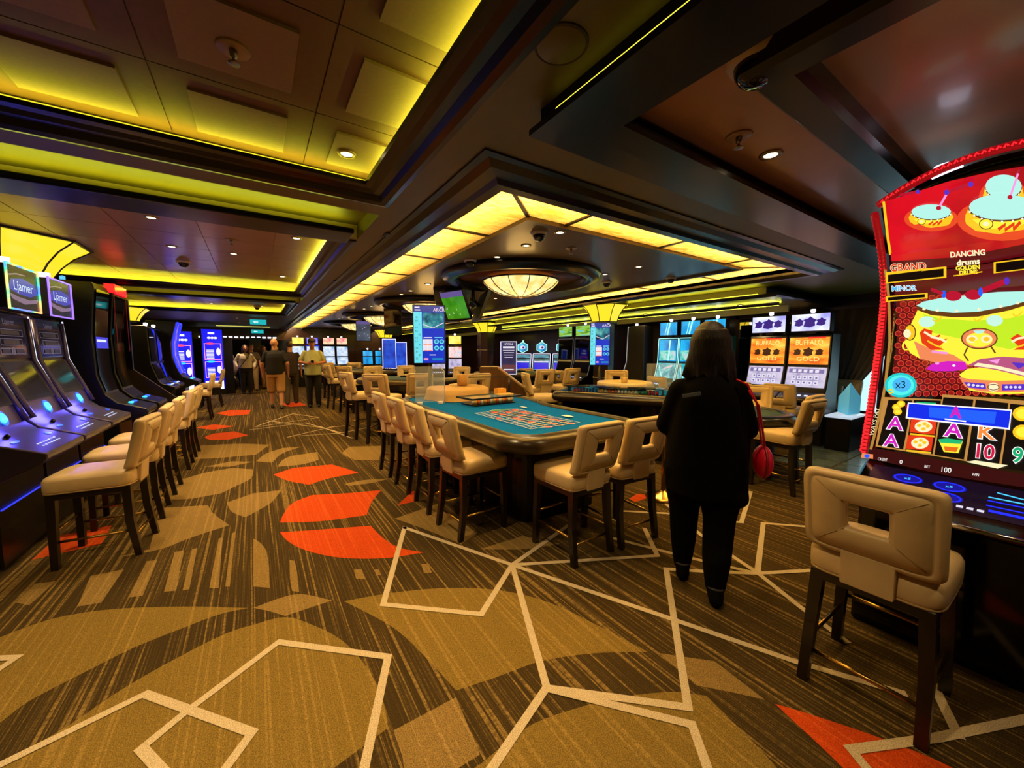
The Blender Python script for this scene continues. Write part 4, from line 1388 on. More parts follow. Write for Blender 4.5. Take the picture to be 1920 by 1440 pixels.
# ---- left bank: three slant machines facing the aisle
VIO = M('violet grey cabinet', (62, 54, 72), 0.32, metal=0.4)
DSCR = EN('dark reel glass', [(0.35, (10, 8, 16)), (0.7, (44, 34, 54))], 0.5, 3)
DSCR2 = EN('dark reel glass warm', [(0.35, (20, 14, 14)), (0.75, (78, 60, 50))], 0.5, 2.2)
for _m2 in (DSCR, DSCR2): _m2.node_tree.nodes['Principled BSDF'].inputs['Roughness'].default_value = 0.06
LOGO = E('logo pale', (190, 214, 240), 1.1); LOGOB = E('logo blue', (24, 40, 170), 1.1); LOGOV = E('logo violet', (150, 120, 160), 0.7); NAVY = E('screen navy', (14, 14, 46), 0.8)
GREYL = E('paytable line', (120, 108, 130), 0.45); GREYD = E('paytable dark', (40, 28, 44), 0.5)


def left_machine(y, label, edgecol, txt='Ljamer'):
    W = 0.72
    t = thing('slot_machine', label, 'slot machine', (-1.6, y, 0), -pi / 2, 'slant slot machines on the left')
    prof = [(-0.5, 0), (0.10, 0), (0.10, 0.60), (0.32, 0.71), (0.35, 0.74), (0.35, 0.785), (0.10, 0.88), (0.04, 0.94), (0.0, 1.07), (-0.13, 1.42), (-0.15, 1.82), (-0.18, 1.85), (-0.5, 1.85)]
    MB().extr(prof, -W / 2 + 0.01, W / 2 - 0.01).build('cabinet', VIO, t, bevel=0.012, seg=2)
    MB().box(-W / 2 + 0.01, W / 2 - 0.01, 0.07, 0.105, 0.02, 0.58).build('kick_panel', BLACKP, t)
    slab_on('lower_screen', DSCR2, t, 0, W * 0.80, -0.004, 1.085, -0.126, 1.41, 0.01)
    up = slab_on('upper_screen', DSCR, t, 0, W * 0.80, -0.13, 1.44, -0.149, 1.81, 0.01)
    a = Art(scr(0, -0.119, 1.44, -0.138, 1.81))
    a.text(txt, 0, 0.105, 0.05, GREYL)
    for v, ww in ((0.035, 0.42), (-0.045, 0.36)):
        a.frame(-ww / 2, ww / 2, v - 0.03, v + 0.03, 0.006, GREYL); a.rect(-ww * 0.36, ww * 0.36, v - 0.018, v + 0.018, GREYD)
    a.frame(-0.2, 0.2, -0.15, -0.095, 0.008, GREYL); a.rect(-0.17, -0.05, -0.14, -0.105, NAVY); a.rect(0.05, 0.17, -0.14, -0.105, NAVY)
    a.ell(0, -0.122, 0.032, 0.034, GREYL, 14); a.text('8', 0, -0.14, 0.036, GREYD)
    a.build('paytable', up)
    # side mullions and lit edge
    for sx in (-1, 1):
        MB().tube([(sx * W * 0.44, 0.05, 0.955), (sx * W * 0.44, 0.01, 1.07), (sx * W * 0.44, -0.118, 1.42), (sx * W * 0.44, -0.138, 1.80)], 0.024, 6).build('side_rail', VIO, t, True)
    MB().tube([(-W * 0.485, 0.02, 1.06), (-W * 0.485, -0.105, 1.42), (-W * 0.485, -0.13, 1.82)], 0.006, 6).build('edge_light', EDW, t, True)
    # button panel: round lit button, mouse-like joystick, printed rows
    o = MB().lathe([(0.0, 0.012), (0.036, 0.012), (0.045, 0.0)], 20).build('round_button', CYANB, t, True)
    o.location = (-0.05, 0.022, 1.01); o.rotation_euler = (R(-70), 0, 0)
    lamp('button_glow', 'POINT', (-0.05, 0.12, 1.0), (80, 76, 255), 3.0, t, 0.03)
    o = MB().lathe([(0.05, 0.0), (0.058, 0.004), (0.062, 0.0)], 20).build('button_ring', BLUEB, t, True)
    o.location = (-0.05, 0.024, 1.01); o.rotation_euler = (R(-70), 0, 0)
    MB().ellipsoid((0.12, 0.1, 0.895), 0.02, 0.016, 0.018).build('joystick', BLACKG, t, True)
    a = Art(scr(0, 0.35, 0.788, 0.10, 0.883))
    for r in range(2):
        for k in range(7):
            a.rect(-0.16 + 0.045 * k - 0.02 * r, -0.135 + 0.045 * k - 0.02 * r, -0.03 - 0.035 * r, -0.018 - 0.035 * r, PALEB)
    a.ell(0.22, 0.04, 0.03, 0.02, BLUEB, 14); a.ell(-0.2, 0.07, 0.05, 0.015, BLUEB, 14)
    a.build('deck_print', t)['kind'] = 'stuff'
    MB().tube([(-W / 2 + 0.02, 0.115, 0.42), (W / 2 - 0.02, 0.115, 0.42)], 0.006, 6).build('foot_light', E('foot blue', (50, 60, 230), 1.2), t)
    # topper with lit frame
    tp = MB().box(-0.27, 0.27, -0.18, -0.03, 1.853, 2.21).build('topper', BLACKP, t, bevel=0.008, seg=1)
    f = MB().sweep([(-0.28, 1.845), (0.28, 1.845), (0.28, 2.22), (-0.28, 2.22)], [(0, 0), (0.012, 0), (0.012, 0.012), (0, 0.012)], True)
    f.v = [(p[0], -0.03 + p[2], p[1]) for p in f.v]
    f.build('topper_frame', edgecol, tp)
    a = Art(flat((0, -0.029, 2.032), (-1, 0, 0), (0, 0, 1)))
    a.rect(-0.265, 0.265, -0.175, 0.175, NAVY)
    a.poly([(-0.26, -0.02), (-0.2, 0.06), (0.0, 0.09), (0.2, 0.06), (0.26, -0.02), (0.1, -0.06), (-0.1, -0.05)], LOGOB)
    a.poly([(-0.26, -0.05), (-0.1, -0.075), (0.1, -0.085), (0.26, -0.06), (0.22, -0.1), (0.0, -0.13), (-0.2, -0.1)], LOGOV)
    a.line([(-0.24, 0.09), (-0.1, 0.115), (0.05, 0.12)], 0.012, LOGOV)
    a.text(txt, 0, -0.02, 0.085, LOGO, 1.05)
    a.build('topper_logo', tp)
    MB().lathe([(0.03, 2.21), (0.03, 2.225), (0.045, 2.225), (0.045, 2.275), (0.0, 2.28)], 16, (0.1, -0.1, 0)).build('candle_light', E('candle violet', (235, 215, 245), 1.6), t, True)
    return t


RAINB = EN('rainbow frame', [(0.3, (255, 60, 90)), (0.42, (250, 210, 120)), (0.5, (80, 230, 160)), (0.58, (90, 140, 255)), (0.7, (220, 110, 255))], 1.6, 4.5)
VIOL = E('violet frame', (150, 110, 255), 1.7)
left_machine(4.37, 'slant-front slot machine nearest the camera side of the left bank', RAINB)
left_machine(5.12, 'slant-front slot machine with a rainbow-framed topper in the left bank', RAINB)
left_machine(5.88, 'slant-front slot machine with a violet-framed topper in the left bank', VIOL)

# ---- two tall mirror-screened machines
MIRR = M('black mirror glass', (10, 10, 12), 0.04, spec=1.0)


def mirror_machine(y, label, red=False):
    W = 0.58
    t = thing('slot_machine', label, 'slot machine', (-1.68, y, 0), -pi / 2, 'tall mirror-screened machines')
    pf = [(-0.4, 0), (0.22, 0), (0.22, 0.6), (0.48, 0.68), (0.5, 0.72), (0.48, 0.77), (0.22, 0.86), (0.12, 0.97), (0.06, 1.2), (0.05, 1.7), (0.1, 2.28), (0.08, 2.34), (-0.4, 2.34)]
    MB().extr(pf, -W / 2 + 0.005, W / 2 - 0.005).build('cabinet', BLACKP, t, bevel=0.01, seg=1)
    w = W * 0.42
    vs = []; n = 0
    q = [(0.115, 1.0), (0.066, 1.2), (0.056, 1.45), (0.056, 1.7), (0.075, 1.95), (0.105, 2.26)]
    for (yy_, z) in q: vs += [(-w, yy_ + 0.008, z), (w, yy_ + 0.008, z)]
    MB().add(vs, [(2 * i + 1, 2 * i, 2 * i + 2, 2 * i + 3) for i in range(len(q) - 1)]).build('screen', MIRR, t, True)
    a = Art(flat((0, 0.066, 1.62), (-1, 0, 0), (0, 0, 1)))
    if not red:
        a.rect(-0.23, 0.23, -0.08, 0.06, E('panel blue', (36, 40, 200), 1.2)); a.rect(-0.2, 0.16, -0.0, 0.03, PALEB)
    else:
        a.rect(-0.2, 0.2, 0.12, 0.19, E('panel teal', (30, 150, 170), 0.8))
    a.build('screen_print', t)
    for x in (-0.1, 0.08):
        MB().ellipsoid((x, 0.3, 0.84), 0.035, 0.03, 0.012).build('deck_button', CYANB if x > 0 else BLUEB, t, True)
    if red:
        MB().box(-W / 2, W / 2, 0.02, 0.125, 2.3, 2.42).build('top_light', E('red light', (255, 20, 34), 1.6), t)
        for sx in (-1, 1): MB().box(sx * (W / 2) - 0.003, sx * (W / 2) + 0.003, 0.105, 0.112, 1.5, 2.3).build('edge_light', E('red edge', (110, 8, 12), 0.6), t)
    MB().lathe([(0.025, 2.34), (0.025, 2.4), (0.0, 2.41)], 12, (0.1, -0.2, 0)).build('candle_light', E('candle blue', (90, 190, 230), 1.2), t, True)
    return t


mirror_machine(7.0, 'tall black machine with mirror-like screen next to the slant machines')
mirror_machine(7.75, 'tall black machine with mirror-like screen and red top light', True)
# end panel of the first bank
t = thing('bank_end_panel', 'grey sloping end panel closing the left machine bank', 'panel', (-1.72, 8.95, 0), -pi / 2)
MB().extr([(-0.42, 0), (0.55, 0), (0.55, 0.66), (0.0, 1.2), (-0.42, 1.2)], -0.03, 0.03).build('board', M('graphite board', (66, 60, 62), 0.45), t, fix=True)
MB().box(-0.03, 0.03, -0.42, 0.0, 1.2, 2.35).build('upright', BLACKP, t)

# ---- second bank on the left: dark machines, one curved blue one and bright screens
for i, y in enumerate((11.0, 11.75)):
    slot((-1.85, y), -pi / 2, ['black slot machine with unlit screens in the second left bank', 'black slot machine with dim screens next to the curved blue machine'][i], 0.62, MIRR, MIRR, None, BLACKP, None, 2.0, 'dark machines of the second left bank')
BL = E('arc blue', (40, 50, 255), 1.9)
t = thing('slot_machine', 'black slot machine with a tall curved screen edged in blue light', 'slot machine', (-1.72, 12.75, 0), -pi / 2)
MB().extr([(-0.4, 0), (0.24, 0), (0.24, 0.6), (0.5, 0.7), (0.5, 0.76), (0.2, 0.88), (0.14, 1.0), (0.03, 1.35), (0.02, 1.7), (0.14, 2.2), (0.1, 2.24), (-0.4, 2.24)], -0.34, 0.34).build('cabinet', BLACKP, t, bevel=0.01, seg=1)
arc = [(0.16, 0.96), (0.09, 1.15), (0.045, 1.4), (0.04, 1.65), (0.08, 1.9), (0.15, 2.18)]
vs = []
for y, z in arc: vs += [(-0.27, y + 0.004, z), (0.27, y + 0.004, z)]
MB().add(vs, [(2 * i + 1, 2 * i, 2 * i + 2, 2 * i + 3) for i in range(5)]).build('screen', EN('arc screen', [(0.35, (30, 20, 60)), (0.55, (150, 110, 190)), (0.7, (240, 200, 220))], 0.7, 4), t, True)
for s in (-1, 1): MB().tube([(s * 0.31, y + 0.02, z) for y, z in arc], 0.022, 6).build('edge_light', BL, t, True)
MB().tube([(-0.31, 0.17, 2.2), (0.31, 0.17, 2.2)], 0.02, 6).build('edge_light', BL, t, True)
for i in range(4): MB().ellipsoid((-0.2 + 0.13 * i, 0.36, 0.83), 0.04, 0.035, 0.012).build('deck_button', (BLUEB, CYANB)[i % 2], t, True)


def paytable(loc, hd, label, w=0.62, h=1.55, zb=0.35):
    t = thing('paytable_display', label, 'display', (loc[0], loc[1], 0), hd)
    MB().box(-w / 2 - 0.03, w / 2 + 0.03, -0.1, 0.0, 0.0, zb + h + 0.04).build('housing', BLACKP, t)
    a = Art(flat((0, 0.001, zb + h / 2), (-1, 0, 0), (0, 0, 1)))
    bl = E('pay blue', (20, 24, 220), 1.3); pk = E('pay pink', (255, 150, 220), 1.4); wh = E('pay white', (245, 240, 255), 1.6); rd = E('pay red', (255, 70, 110), 1.4); cy = E('pay cyan', (60, 210, 230), 1.3)
    a.rect(-w / 2, w / 2, -h / 2, h / 2, bl)
    a.rect(-w * 0.2, w * 0.12, h * 0.42, h * 0.45, wh)
    for k in range(3): a.ell(-0.09 + 0.09 * k, h * 0.36, 0.05, 0.035, wh, 12)
    for (v0, v1, top) in ((0.02, 0.24, rd), (-0.28, -0.06, cy)):
        a.frame(-w * 0.42, w * 0.42, h * v0 - 0.05, h * v1 + 0.06, 0.02, pk)
        a.ell(-w * 0.12, h * v1 + 0.05, 0.12, 0.035, top, 14)
        for k in range(7): a.rect(-w * 0.32, w * 0.05, h * v0 + 0.045 * k, h * v0 + 0.045 * k + 0.02, wh)
        a.ell(w * 0.27, h * (v0 + v1) / 2, 0.06, 0.13, wh, 14)
    a.rect(-w * 0.45, w * 0.45, -h / 2, -h * 0.36, wh)
    a.build('screen', t)
    return t


paytable((-1.2, 16.7), H(0.25, -0.97), 'bright blue and white paytable screen at the aisle side', 0.56, 2.05, 0.2)
paytable((-1.95, 16.4), H(0.35, -0.93), 'second bright blue paytable screen half hidden by the curved blue machine', 0.5, 1.95, 0.2)
t = thing('partition', 'dark upright partition panel at the end of the left bank', 'partition', (-0.78, 17.0, 0))
MB().box(-0.2, 0.12, -0.04, 0.04, 0, 2.0).build('board', BLACKP, t); MB().box(-0.22, 0.14, -0.06, 0.06, 0, 0.06).build('foot', EBONY, t)
# ------------------------------------------------------------------ right wall machines, facing the pit
HD = pi / 2      # local +Y turned to world -X
AN1 = EN('herd sunset', [(0.3, (214, 70, 20)), (0.5, (250, 150, 40)), (0.7, (255, 216, 90))], 1.2, 3, stretch=(1, 1, 3))
REELP = EN('reels lilac', [(0.3, (150, 140, 190)), (0.6, (214, 206, 232))], 1.0, 6)
TOPV = EN('herd violet', [(0.35, (150, 150, 240)), (0.6, (226, 232, 255))], 1.3, 4)
BRN = E('beast brown', (70, 26, 16), 0.8); PURP = E('beast purple', (50, 22, 130), 1.0); GOLDT = E('title gold', (255, 222, 130), 1.3); LIL = E('cell lilac', (112, 108, 176), 0.9)
LILW = E('cell pale', (232, 226, 246), 1.0); REDT = E('title red', (230, 40, 40), 1.2)


def beasts(a, v, s, col):
    """generic dark animal heads, three in a row"""
    for u, k in ((-0.15, 0.75), (0.0, 1.0), (0.15, 0.75)):
        r = s * k
        a.poly([(u - r, v - r * 0.7), (u - r * 0.75, v + r * 0.2), (u - r * 1.1, v + r * 0.5), (u - r * 0.3, v + r * 0.75), (u, v + r * 1.1), (u + r * 0.45, v + r * 0.7), (u + r * 0.95, v + r * 0.45), (u + r * 0.7, v), (u + r * 0.8, v - r * 0.6), (u, v - r * 0.9)], col)


def art_animal(t, w, zm, zt, zc):
    a = Art(scr(0, 0.072, zm + 0.02, 0.054, zt - 0.03))
    a.text('BUFFALO', 0, 0.10, 0.085, GOLDT, 0.78)
    beasts(a, -0.02, 0.075, BRN)
    a.text('GOLD', 0, -0.165, 0.07, GOLDT, 1.2)
    a.rect(-0.02, 0.22, 0.2, 0.225, REDT)
    a.build('title_art', t)
    a = Art(scr(0, 0.169, 0.92, 0.08, zm - 0.03))
    a.rect(-w * 0.4, w * 0.4, 0.07, 0.14, LIL)
    for i in range(5):
        for j in range(2):
            a.rect(-0.19 + 0.078 * i, -0.13 + 0.078 * i, -0.12 + 0.085 * j, -0.06 + 0.085 * j, LILW)
            a.ell(-0.16 + 0.078 * i, -0.09 + 0.085 * j, 0.016, 0.016, LIL, 8)
        a.rect(-0.19 + 0.078 * i, -0.14 + 0.078 * i, 0.08, 0.13, LILW)
    a.build('reel_art', t)
    a = Art(flat((0, 0.066, zc - 0.15), (-1, 0, 0), (0, 0, 1)))
    beasts(a, 0.0, 0.09, PURP)
    a.build('topper_art', t)


for i, y in enumerate((3.16, 2.55)):
    slot((7.58, y), HD, ['slot machine with charging animals and gold title, next to the turquoise machines', 'slot machine with charging animals and gold title, beside the folded blue sign'][i], 0.6, REELP, AN1, TOPV, BLACKP, None, 1.76, 'animal-themed slot machines', art=art_animal)

TEALS = EN('turquoise picture', [(0.3, (10, 120, 150)), (0.5, (30, 196, 214)), (0.68, (180, 246, 246))], 1.15, 5, distort=1.5)
TEALU = EN('turquoise upper', [(0.3, (10, 90, 170)), (0.6, (40, 180, 236))], 1.2, 4, stretch=(1, 1, 0.4))
EDT = E('edge turquoise', (170, 250, 244), 1.5)
TEALG = EN('turquoise symbols', [(0.3, (20, 120, 130)), (0.5, (120, 220, 200)), (0.66, (220, 200, 220))], 1.1, 9)


def art_teal(t, w, zm, zt, zc):
    a = Art(scr(0, 0.072, zm + 0.02, 0.054, zt - 0.03))
    a.rect(-w * 0.42, w * 0.42, -0.21, 0.0, TEALG)
    a.line([(0.02, -0.22), (0.05, 0.22)], 0.03, EDT)
    a.build('upper_art', t)
    a = Art(scr(0, 0.169, 0.92, 0.08, zm - 0.03))
    a.poly([(-0.06, 0.02), (0.14, 0.09), (0.15, 0.14), (-0.04, 0.07)], LILW)
    a.line([(-0.18, 0.12), (-0.12, -0.05), (-0.06, -0.14)], 0.02, EDT)
    a.build('lower_art', t)
    a = Art(flat((0, 0.066, zc - 0.15), (-1, 0, 0), (0, 0, 1)))
    a.line([(-0.02, -0.13), (0.04, 0.13)], 0.03, EDT); a.line([(-0.08, -0.13), (-0.02, 0.13)], 0.012, EDT)
    a.build('topper_art', t)


for i, y in enumerate((5.14, 4.63, 4.12)):
    slot((7.6, y), HD, ['glowing turquoise slot machine beside the dark side-on cabinet', 'glowing turquoise slot machine in the middle of its row', 'glowing turquoise slot machine hidden behind the woman in black'][i], 0.47, TEALS, TEALU, TEALU, M('turquoise cabinet', (30, 90, 100), 0.3), EDT, 1.78, 'turquoise slot machines', art=art_teal)
# dark cabinet seen side-on next to them
t = slot((7.45, 5.95), H(-0.35, 0.93), 'tall dark slot cabinet with pale edge lights, turned away from the pit', 0.7, MIRR, MIRR, None, M('slate cabinet', (40, 38, 42), 0.35), E('edge dim', (190, 180, 176), 0.7), 2.05)

# pair of dark-screened machines with green toppers
GTOP = EN('green field topper', [(0.3, (40, 120, 40)), (0.5, (150, 200, 60)), (0.7, (70, 190, 220))], 1.1, 4, stretch=(1, 1, 4))
for i, y in enumerate((8.5, 7.78)):
    slot((7.6, y), HD, ['tall dark-screened machine with a green topper, beside the hexagon-topped machines', 'tall dark-screened machine with a green topper, beside the wooden column'][i], 0.64, MIRR, MIRR, GTOP, BLACKP, E('edge steel', (150, 140, 140), 0.35), 1.86, 'dark-screened machines')

# hexagon-topped machines
HEXB = EN('hex blue', [(0.3, (10, 40, 150)), (0.6, (80, 200, 230))], 1.2, 6)
SCRB = E('screen deep blue', (16, 20, 200), 1.3); SCRG = EN('screen grey teal', [(0.3, (40, 90, 110)), (0.65, (110, 190, 210))], 0.9, 4)


def art_hex(t, w, zm, zt, zc):
    hx = [(0.17 * cos(pi / 6 + k * pi / 3) * 1.1, 0.17 * sin(pi / 6 + k * pi / 3)) for k in range(6)]
    mb = MB()
    vs = [(p[0], 0.03, zt + 0.21 + p[1]) for p in hx] + [(p[0], -0.05, zt + 0.21 + p[1]) for p in hx]
    mb.add(vs, [tuple(reversed(range(6))), tuple(range(6, 12))] + [(i, (i + 1) % 6, 6 + (i + 1) % 6, 6 + i) for i in range(6)])
    h = mb.build('hexagon_topper', BLACKP, t, fix=True)
    MB().tube([(p[0], 0.035, zt + 0.21 + p[1]) for p in hx], 0.012, 6, True).build('hexagon_light', EDT, h)
    a = Art(flat((0, 0.031, zt + 0.21), (-1, 0, 0), (0, 0, 1)))
    a.poly([(p[0] * 0.86, p[1] * 0.86) for p in hx], HEXB)
    a.ell(0.0, 0.0, 0.09, 0.06, LILW, 14); a.ell(0.02, 0.0, 0.04, 0.035, PURP, 12)
    a.build('emblem', h)
    a = Art(scr(0, 0.169, 0.92, 0.08, zm - 0.03))
    a.rect(-w * 0.42, w * 0.42, -0.15, 0.06, SCRB); a.rect(-w * 0.42, w * 0.42, 0.08, 0.11, LILW)
    a.build('reel_art', t)
    MB().lathe([(0.025, 0.0), (0.03, 0.05), (0.0, 0.06)], 12, (0, -0.02, zt + 0.38)).build('candle_light', E('candle mint', (170, 255, 220), 1.4), t, True)


for i, (x, y) in enumerate(((7.27, 10.25), (7.70, 9.80), (8.13, 9.32))):
    slot((x, y), H(-0.78, -0.62), ['slot machine with a glowing hexagon topper, furthest from the dark-screened pair', 'slot machine with a glowing hexagon topper in the middle of three', 'slot machine with a glowing hexagon topper beside the dark-screened pair'][i], 0.56, SCRG, SCRG, None, BLACKP, EDW, 1.42, 'hexagon-topped machines', candle=False, art=art_hex)

# pair with yellow toppers beyond, near the second column
YTOP = EN('yellow title', [(0.3, (240, 190, 30)), (0.6, (255, 236, 120))], 1.3, 5)
PINKS = EN('pink pictures', [(0.35, (226, 120, 130)), (0.5, (240, 214, 214)), (0.65, (150, 200, 230))], 1.1, 5)
for i, (x, y) in enumerate(((5.25, 12.4), (5.72, 12.1))):
    slot((x, y), H(-0.45, -0.89), ['slot machine with yellow topper and pink pictures, left of its twin by the column', 'slot machine with yellow topper and pink pictures, against the column'][i], 0.48, REELP, PINKS, YTOP, BLACKP, None, 1.68, 'yellow-topped machines')

# sign stand with a dark poster screen
def poster(loc, hd, label, w, h, zb, art):
    t = thing('sign_stand', label, 'sign', (loc[0], loc[1], 0), hd)
    MB().box(-w / 2, w / 2, -0.03, 0.03, zb, zb + h).build('housing', BLACKP, t, bevel=0.006, seg=1)
    MB().tube([(0, 0, 0.01), (0, 0, zb)], 0.03, 12).build('pole', BLACKP, t, True)
    MB().lathe([(0.0, 0.0), (0.22, 0.0), (0.22, 0.015), (0.05, 0.03), (0.0, 0.03)], 28).build('base', BLACKP, t, True)
    a = Art(flat((0, 0.0305, zb + h / 2), (-1, 0, 0), (0, 0, 1)))
    art(a, w, h)
    a.build('screen', t)
    return t


def art_rules(a, w, h):
    a.rect(-w / 2 + 0.01, w / 2 - 0.01, -h / 2 + 0.01, h / 2 - 0.01, EN('poster dusk', [(0.3, (30, 24, 60)), (0.6, (62, 56, 96))], 0.9, 2))
    a.frame(-w / 2 + 0.005, w / 2 - 0.005, -h / 2 + 0.005, h / 2 - 0.005, 0.012, EDW)
    a.text('ICON', 0, h * 0.38, 0.05, LILW); a.rect(-w * 0.34, w * 0.34, h * 0.29, h * 0.345, LILW)
    for k in range(4): a.rect(-w * (0.34 - 0.03 * k), w * (0.34 - 0.03 * k), h * 0.22 - 0.05 * k, h * 0.22 - 0.05 * k + 0.012, LILW)
    a.rect(-w * 0.42, w * 0.42, -h * 0.4, -h * 0.2, E('poster rust', (120, 70, 76), 0.7)); a.rect(-w * 0.3, w * 0.3, -h * 0.36, -h * 0.33, LILW)


poster((4.55, 6.95), H(-0.55, -0.83), 'dark poster screen with white border standing behind the podium', 0.36, 0.72, 1.0, art_rules)

AQ = E('board aqua', (104, 214, 226), 1.15); AQD = E('board ink', (20, 60, 90), 0.6); BDB = E('board blue', (36, 60, 150), 1.0); BDD = E('board deep blue', (20, 50, 190), 1.1)
BDG = EN('board photo', [(0.3, (12, 30, 60)), (0.5, (30, 130, 150)), (0.68, (120, 210, 190))], 1.0, 9)


def art_board(a, w, h):
    a.rect(-w / 2 + 0.015, w / 2 - 0.015, -h / 2 + 0.015, h / 2 - 0.015, BDD)
    a.rect(-w / 2 + 0.015, w / 2 - 0.015, h * 0.38, h / 2 - 0.015, BDB)
    a.rect(-w * 0.43, -w * 0.28, h * 0.445, h * 0.465, LILW); a.rect(-w * 0.43, -w * 0.26, h * 0.4, h * 0.42, LILW); a.rect(w * 0.33, w * 0.44, h * 0.455, h * 0.465, LILW)
    a.text('ARCR', w * 0.31, h * 0.39, 0.05, LILW)
    a.rect(-w / 2 + 0.015, -w * 0.22, -h / 2 + 0.015, h * 0.38, AQ)
    for k in range(14):
        v = h * 0.33 - k * h * 0.058
        n = (7, 10, 28, 5, 19, 32, 10, 12, 11, 4, 23, 31, 8, 25)[k]
        a.text(str(n), -w * (0.39 if (k % 3) else 0.3), v, 0.03, AQD)
    a.rect(-w * 0.2, w / 2 - 0.02, h * 0.1, h * 0.37, BDG)
    a.line([(-w * 0.2, h * 0.17), (w * 0.12, h * 0.11), (w * 0.45, h * 0.2)], 0.01, LILW)
    a.rect(-w * 0.2, w * 0.1, -h * 0.28, -h * 0.08, E('board cream', (238, 224, 214), 1.1))
    for (u, v) in ((-0.12, -0.13), (0.02, -0.13), (-0.12, -0.23), (0.02, -0.23)):
        a.ell(w * u, h * v, w * 0.06, w * 0.06, LILW, 14); a.rect(w * u - 0.03, w * u + 0.03, h * v - 0.045, h * v - 0.035, REDT)
    for (u, v) in ((0.22, -0.12), (0.38, -0.12), (0.22, -0.23), (0.38, -0.23)):
        a.ell(w * u, h * v, w * 0.075, w * 0.075, AQ, 14); a.ell(w * u, h * v, w * 0.045, w * 0.045, E('board teal', (24, 130, 190), 1.0), 12)
    a.rect(-w * 0.17, w * 0.08, -h * 0.06, -h * 0.045, LILW); a.rect(w * 0.16, w * 0.42, -h * 0.06, -h * 0.045, AQ)
    a.rect(-w * 0.18, -0.02, -h * 0.44, -h * 0.4, E('board pink', (220, 140, 190), 1.1)); a.rect(w * 0.08, w * 0.42, -h * 0.44, -h * 0.4, E('board teal', (24, 130, 190), 1.0))
    a.rect(w * 0.0, w * 0.2, -h * 0.355, -h * 0.34, LILW)


poster((2.25, 5.67), H(-0.42, -0.91), 'tall blue and aqua results screen on a black pole beyond the covered wheel', 0.49, 0.9, 1.31, art_board)
poster((5.72, 5.42), H(-0.73, -0.68), 'smaller blue and aqua results screen on a pole before the wooden column', 0.40, 0.86, 1.22, art_board)

# far end machines
PKT = EN('pink dome topper', [(0.35, (240, 110, 130)), (0.6, (255, 210, 170))], 1.2, 6)
WHS = EN('white reels', [(0.3, (120, 170, 220)), (0.6, (226, 236, 250))], 1.1, 5)
for i, x in enumerate((1.55, 2.1, 2.75, 3.3)):
    slot((x, 18.9), pi, ['slot machine with cream topper first along the far wall', 'slot machine with blue-lit topper behind the man in pale green', 'slot machine with pink domed topper third along the far wall', 'slot machine with pink domed topper last along the far wall'][i], 0.5, WHS, WHS, (YTOP, EN('blue sign topper', [(0.3, (30, 30, 230)), (0.6, (140, 140, 255))], 1.4, 4), PKT, PKT)[i], BLACKP, (None, BL, None, None)[i], 1.75, 'far wall slot machines')
for i, (x, y) in enumerate(((4.35, 18.6), (4.85, 18.4), (5.4, 18.2))):
    slot((x, y), H(-0.2, -0.98), ['blue kiosk-like slot machine furthest in the corner', 'taller blue kiosk-like slot machine in the corner', 'blue kiosk-like slot machine beside the far column'][i], 0.45, TEALU, TEALU, None, BLACKP, None, 1.55, 'blue corner machines')
for i, (x, y, h) in enumerate(((3.55, 12.35, 0.95), (3.98, 12.6, 0.86))):
    poster((x, y), H(-0.27, -0.96), ['blue screen with pale frame standing behind the first card table', 'second narrow blue screen beside the framed blue one'][i], 0.42, h, 0.95, lambda a, w, h: (a.rect(-w / 2 + 0.01, w / 2 - 0.01, -h / 2 + 0.01, h / 2 - 0.01, EN('poster blue', [(0.3, (16, 30, 150)), (0.65, (30, 90, 220))], 1.1, 3)), a.frame(-w / 2 + 0.003, w / 2 - 0.003, -h / 2 + 0.003, h / 2 - 0.003, 0.016, EDW)))
t = thing('wall_light_strip', 'row of small white lights along the far wall', 'light strip', (0, Y1 - 0.03, 2.08))
for k in range(14):
    MB().box(-1.9 + 0.2 * k, -1.9 + 0.2 * k + 0.13, -0.03, 0.0, 0, 0.06).build('light', COOLW, t)
t = thing('corridor_opening', 'dark doorway in the panelled far wall behind the walking people', 'doorway', (-0.2, Y1 - 0.02, 0))
MB().box(-1.9, 1.6, -0.02, 0.018, 0, 2.02).build('void', M('dark doorway', (12, 8, 8), 0.9), t); MB().box(0.0, 0.45, -0.06, 0.015, 0, 2.1).build('pier', WOOD, t)

# ------------------------------------------------------------------ hanging televisions
GRASS = EN('pitch green', [(0.3, (40, 120, 16)), (0.7, (76, 160, 30))], 1.0, 5)


def tv(c, hd, tilt, roll, w, h, label, mat):
    t = thing('hanging_television', label, 'television', c, hd)
    up = Vector((0, sin(tilt), cos(tilt))); n = Vector((0, cos(tilt), -sin(tilt)))
    MB().obox((0, 0, 0), (w / 2, 0, 0), up * h / 2, n * 0.025).build('housing', BLACKP, t, bevel=0.005, seg=1)
    a = Art(flat(n * 0.026, (-1, 0, 0), up))
    if mat:
        a.rect(-w / 2 + 0.015, w / 2 - 0.015, -h / 2 + 0.015, h / 2 - 0.015, mat)
        a.rect(-w / 2 + 0.015, w / 2 - 0.015, h / 2 - 0.1, h / 2 - 0.015, E('stands violet', (100, 84, 150), 0.9))
        for k in range(6): a.ell(random.uniform(-w * 0.4, w * 0.4), random.uniform(-h * 0.35, h * 0.2), 0.008, 0.014, LILW, 6)
    else:
        a.rect(-w / 2 + 0.015, w / 2 - 0.015, -h / 2 + 0.015, h / 2 - 0.015, MIRR)
    a.build('screen', t)
    MB().tube([n * -0.03, (0, -0.12, 0.1), (0, -0.12, RZ - c[2])], 0.025, 10).build('bracket', BLACKP, t, True)
    return t


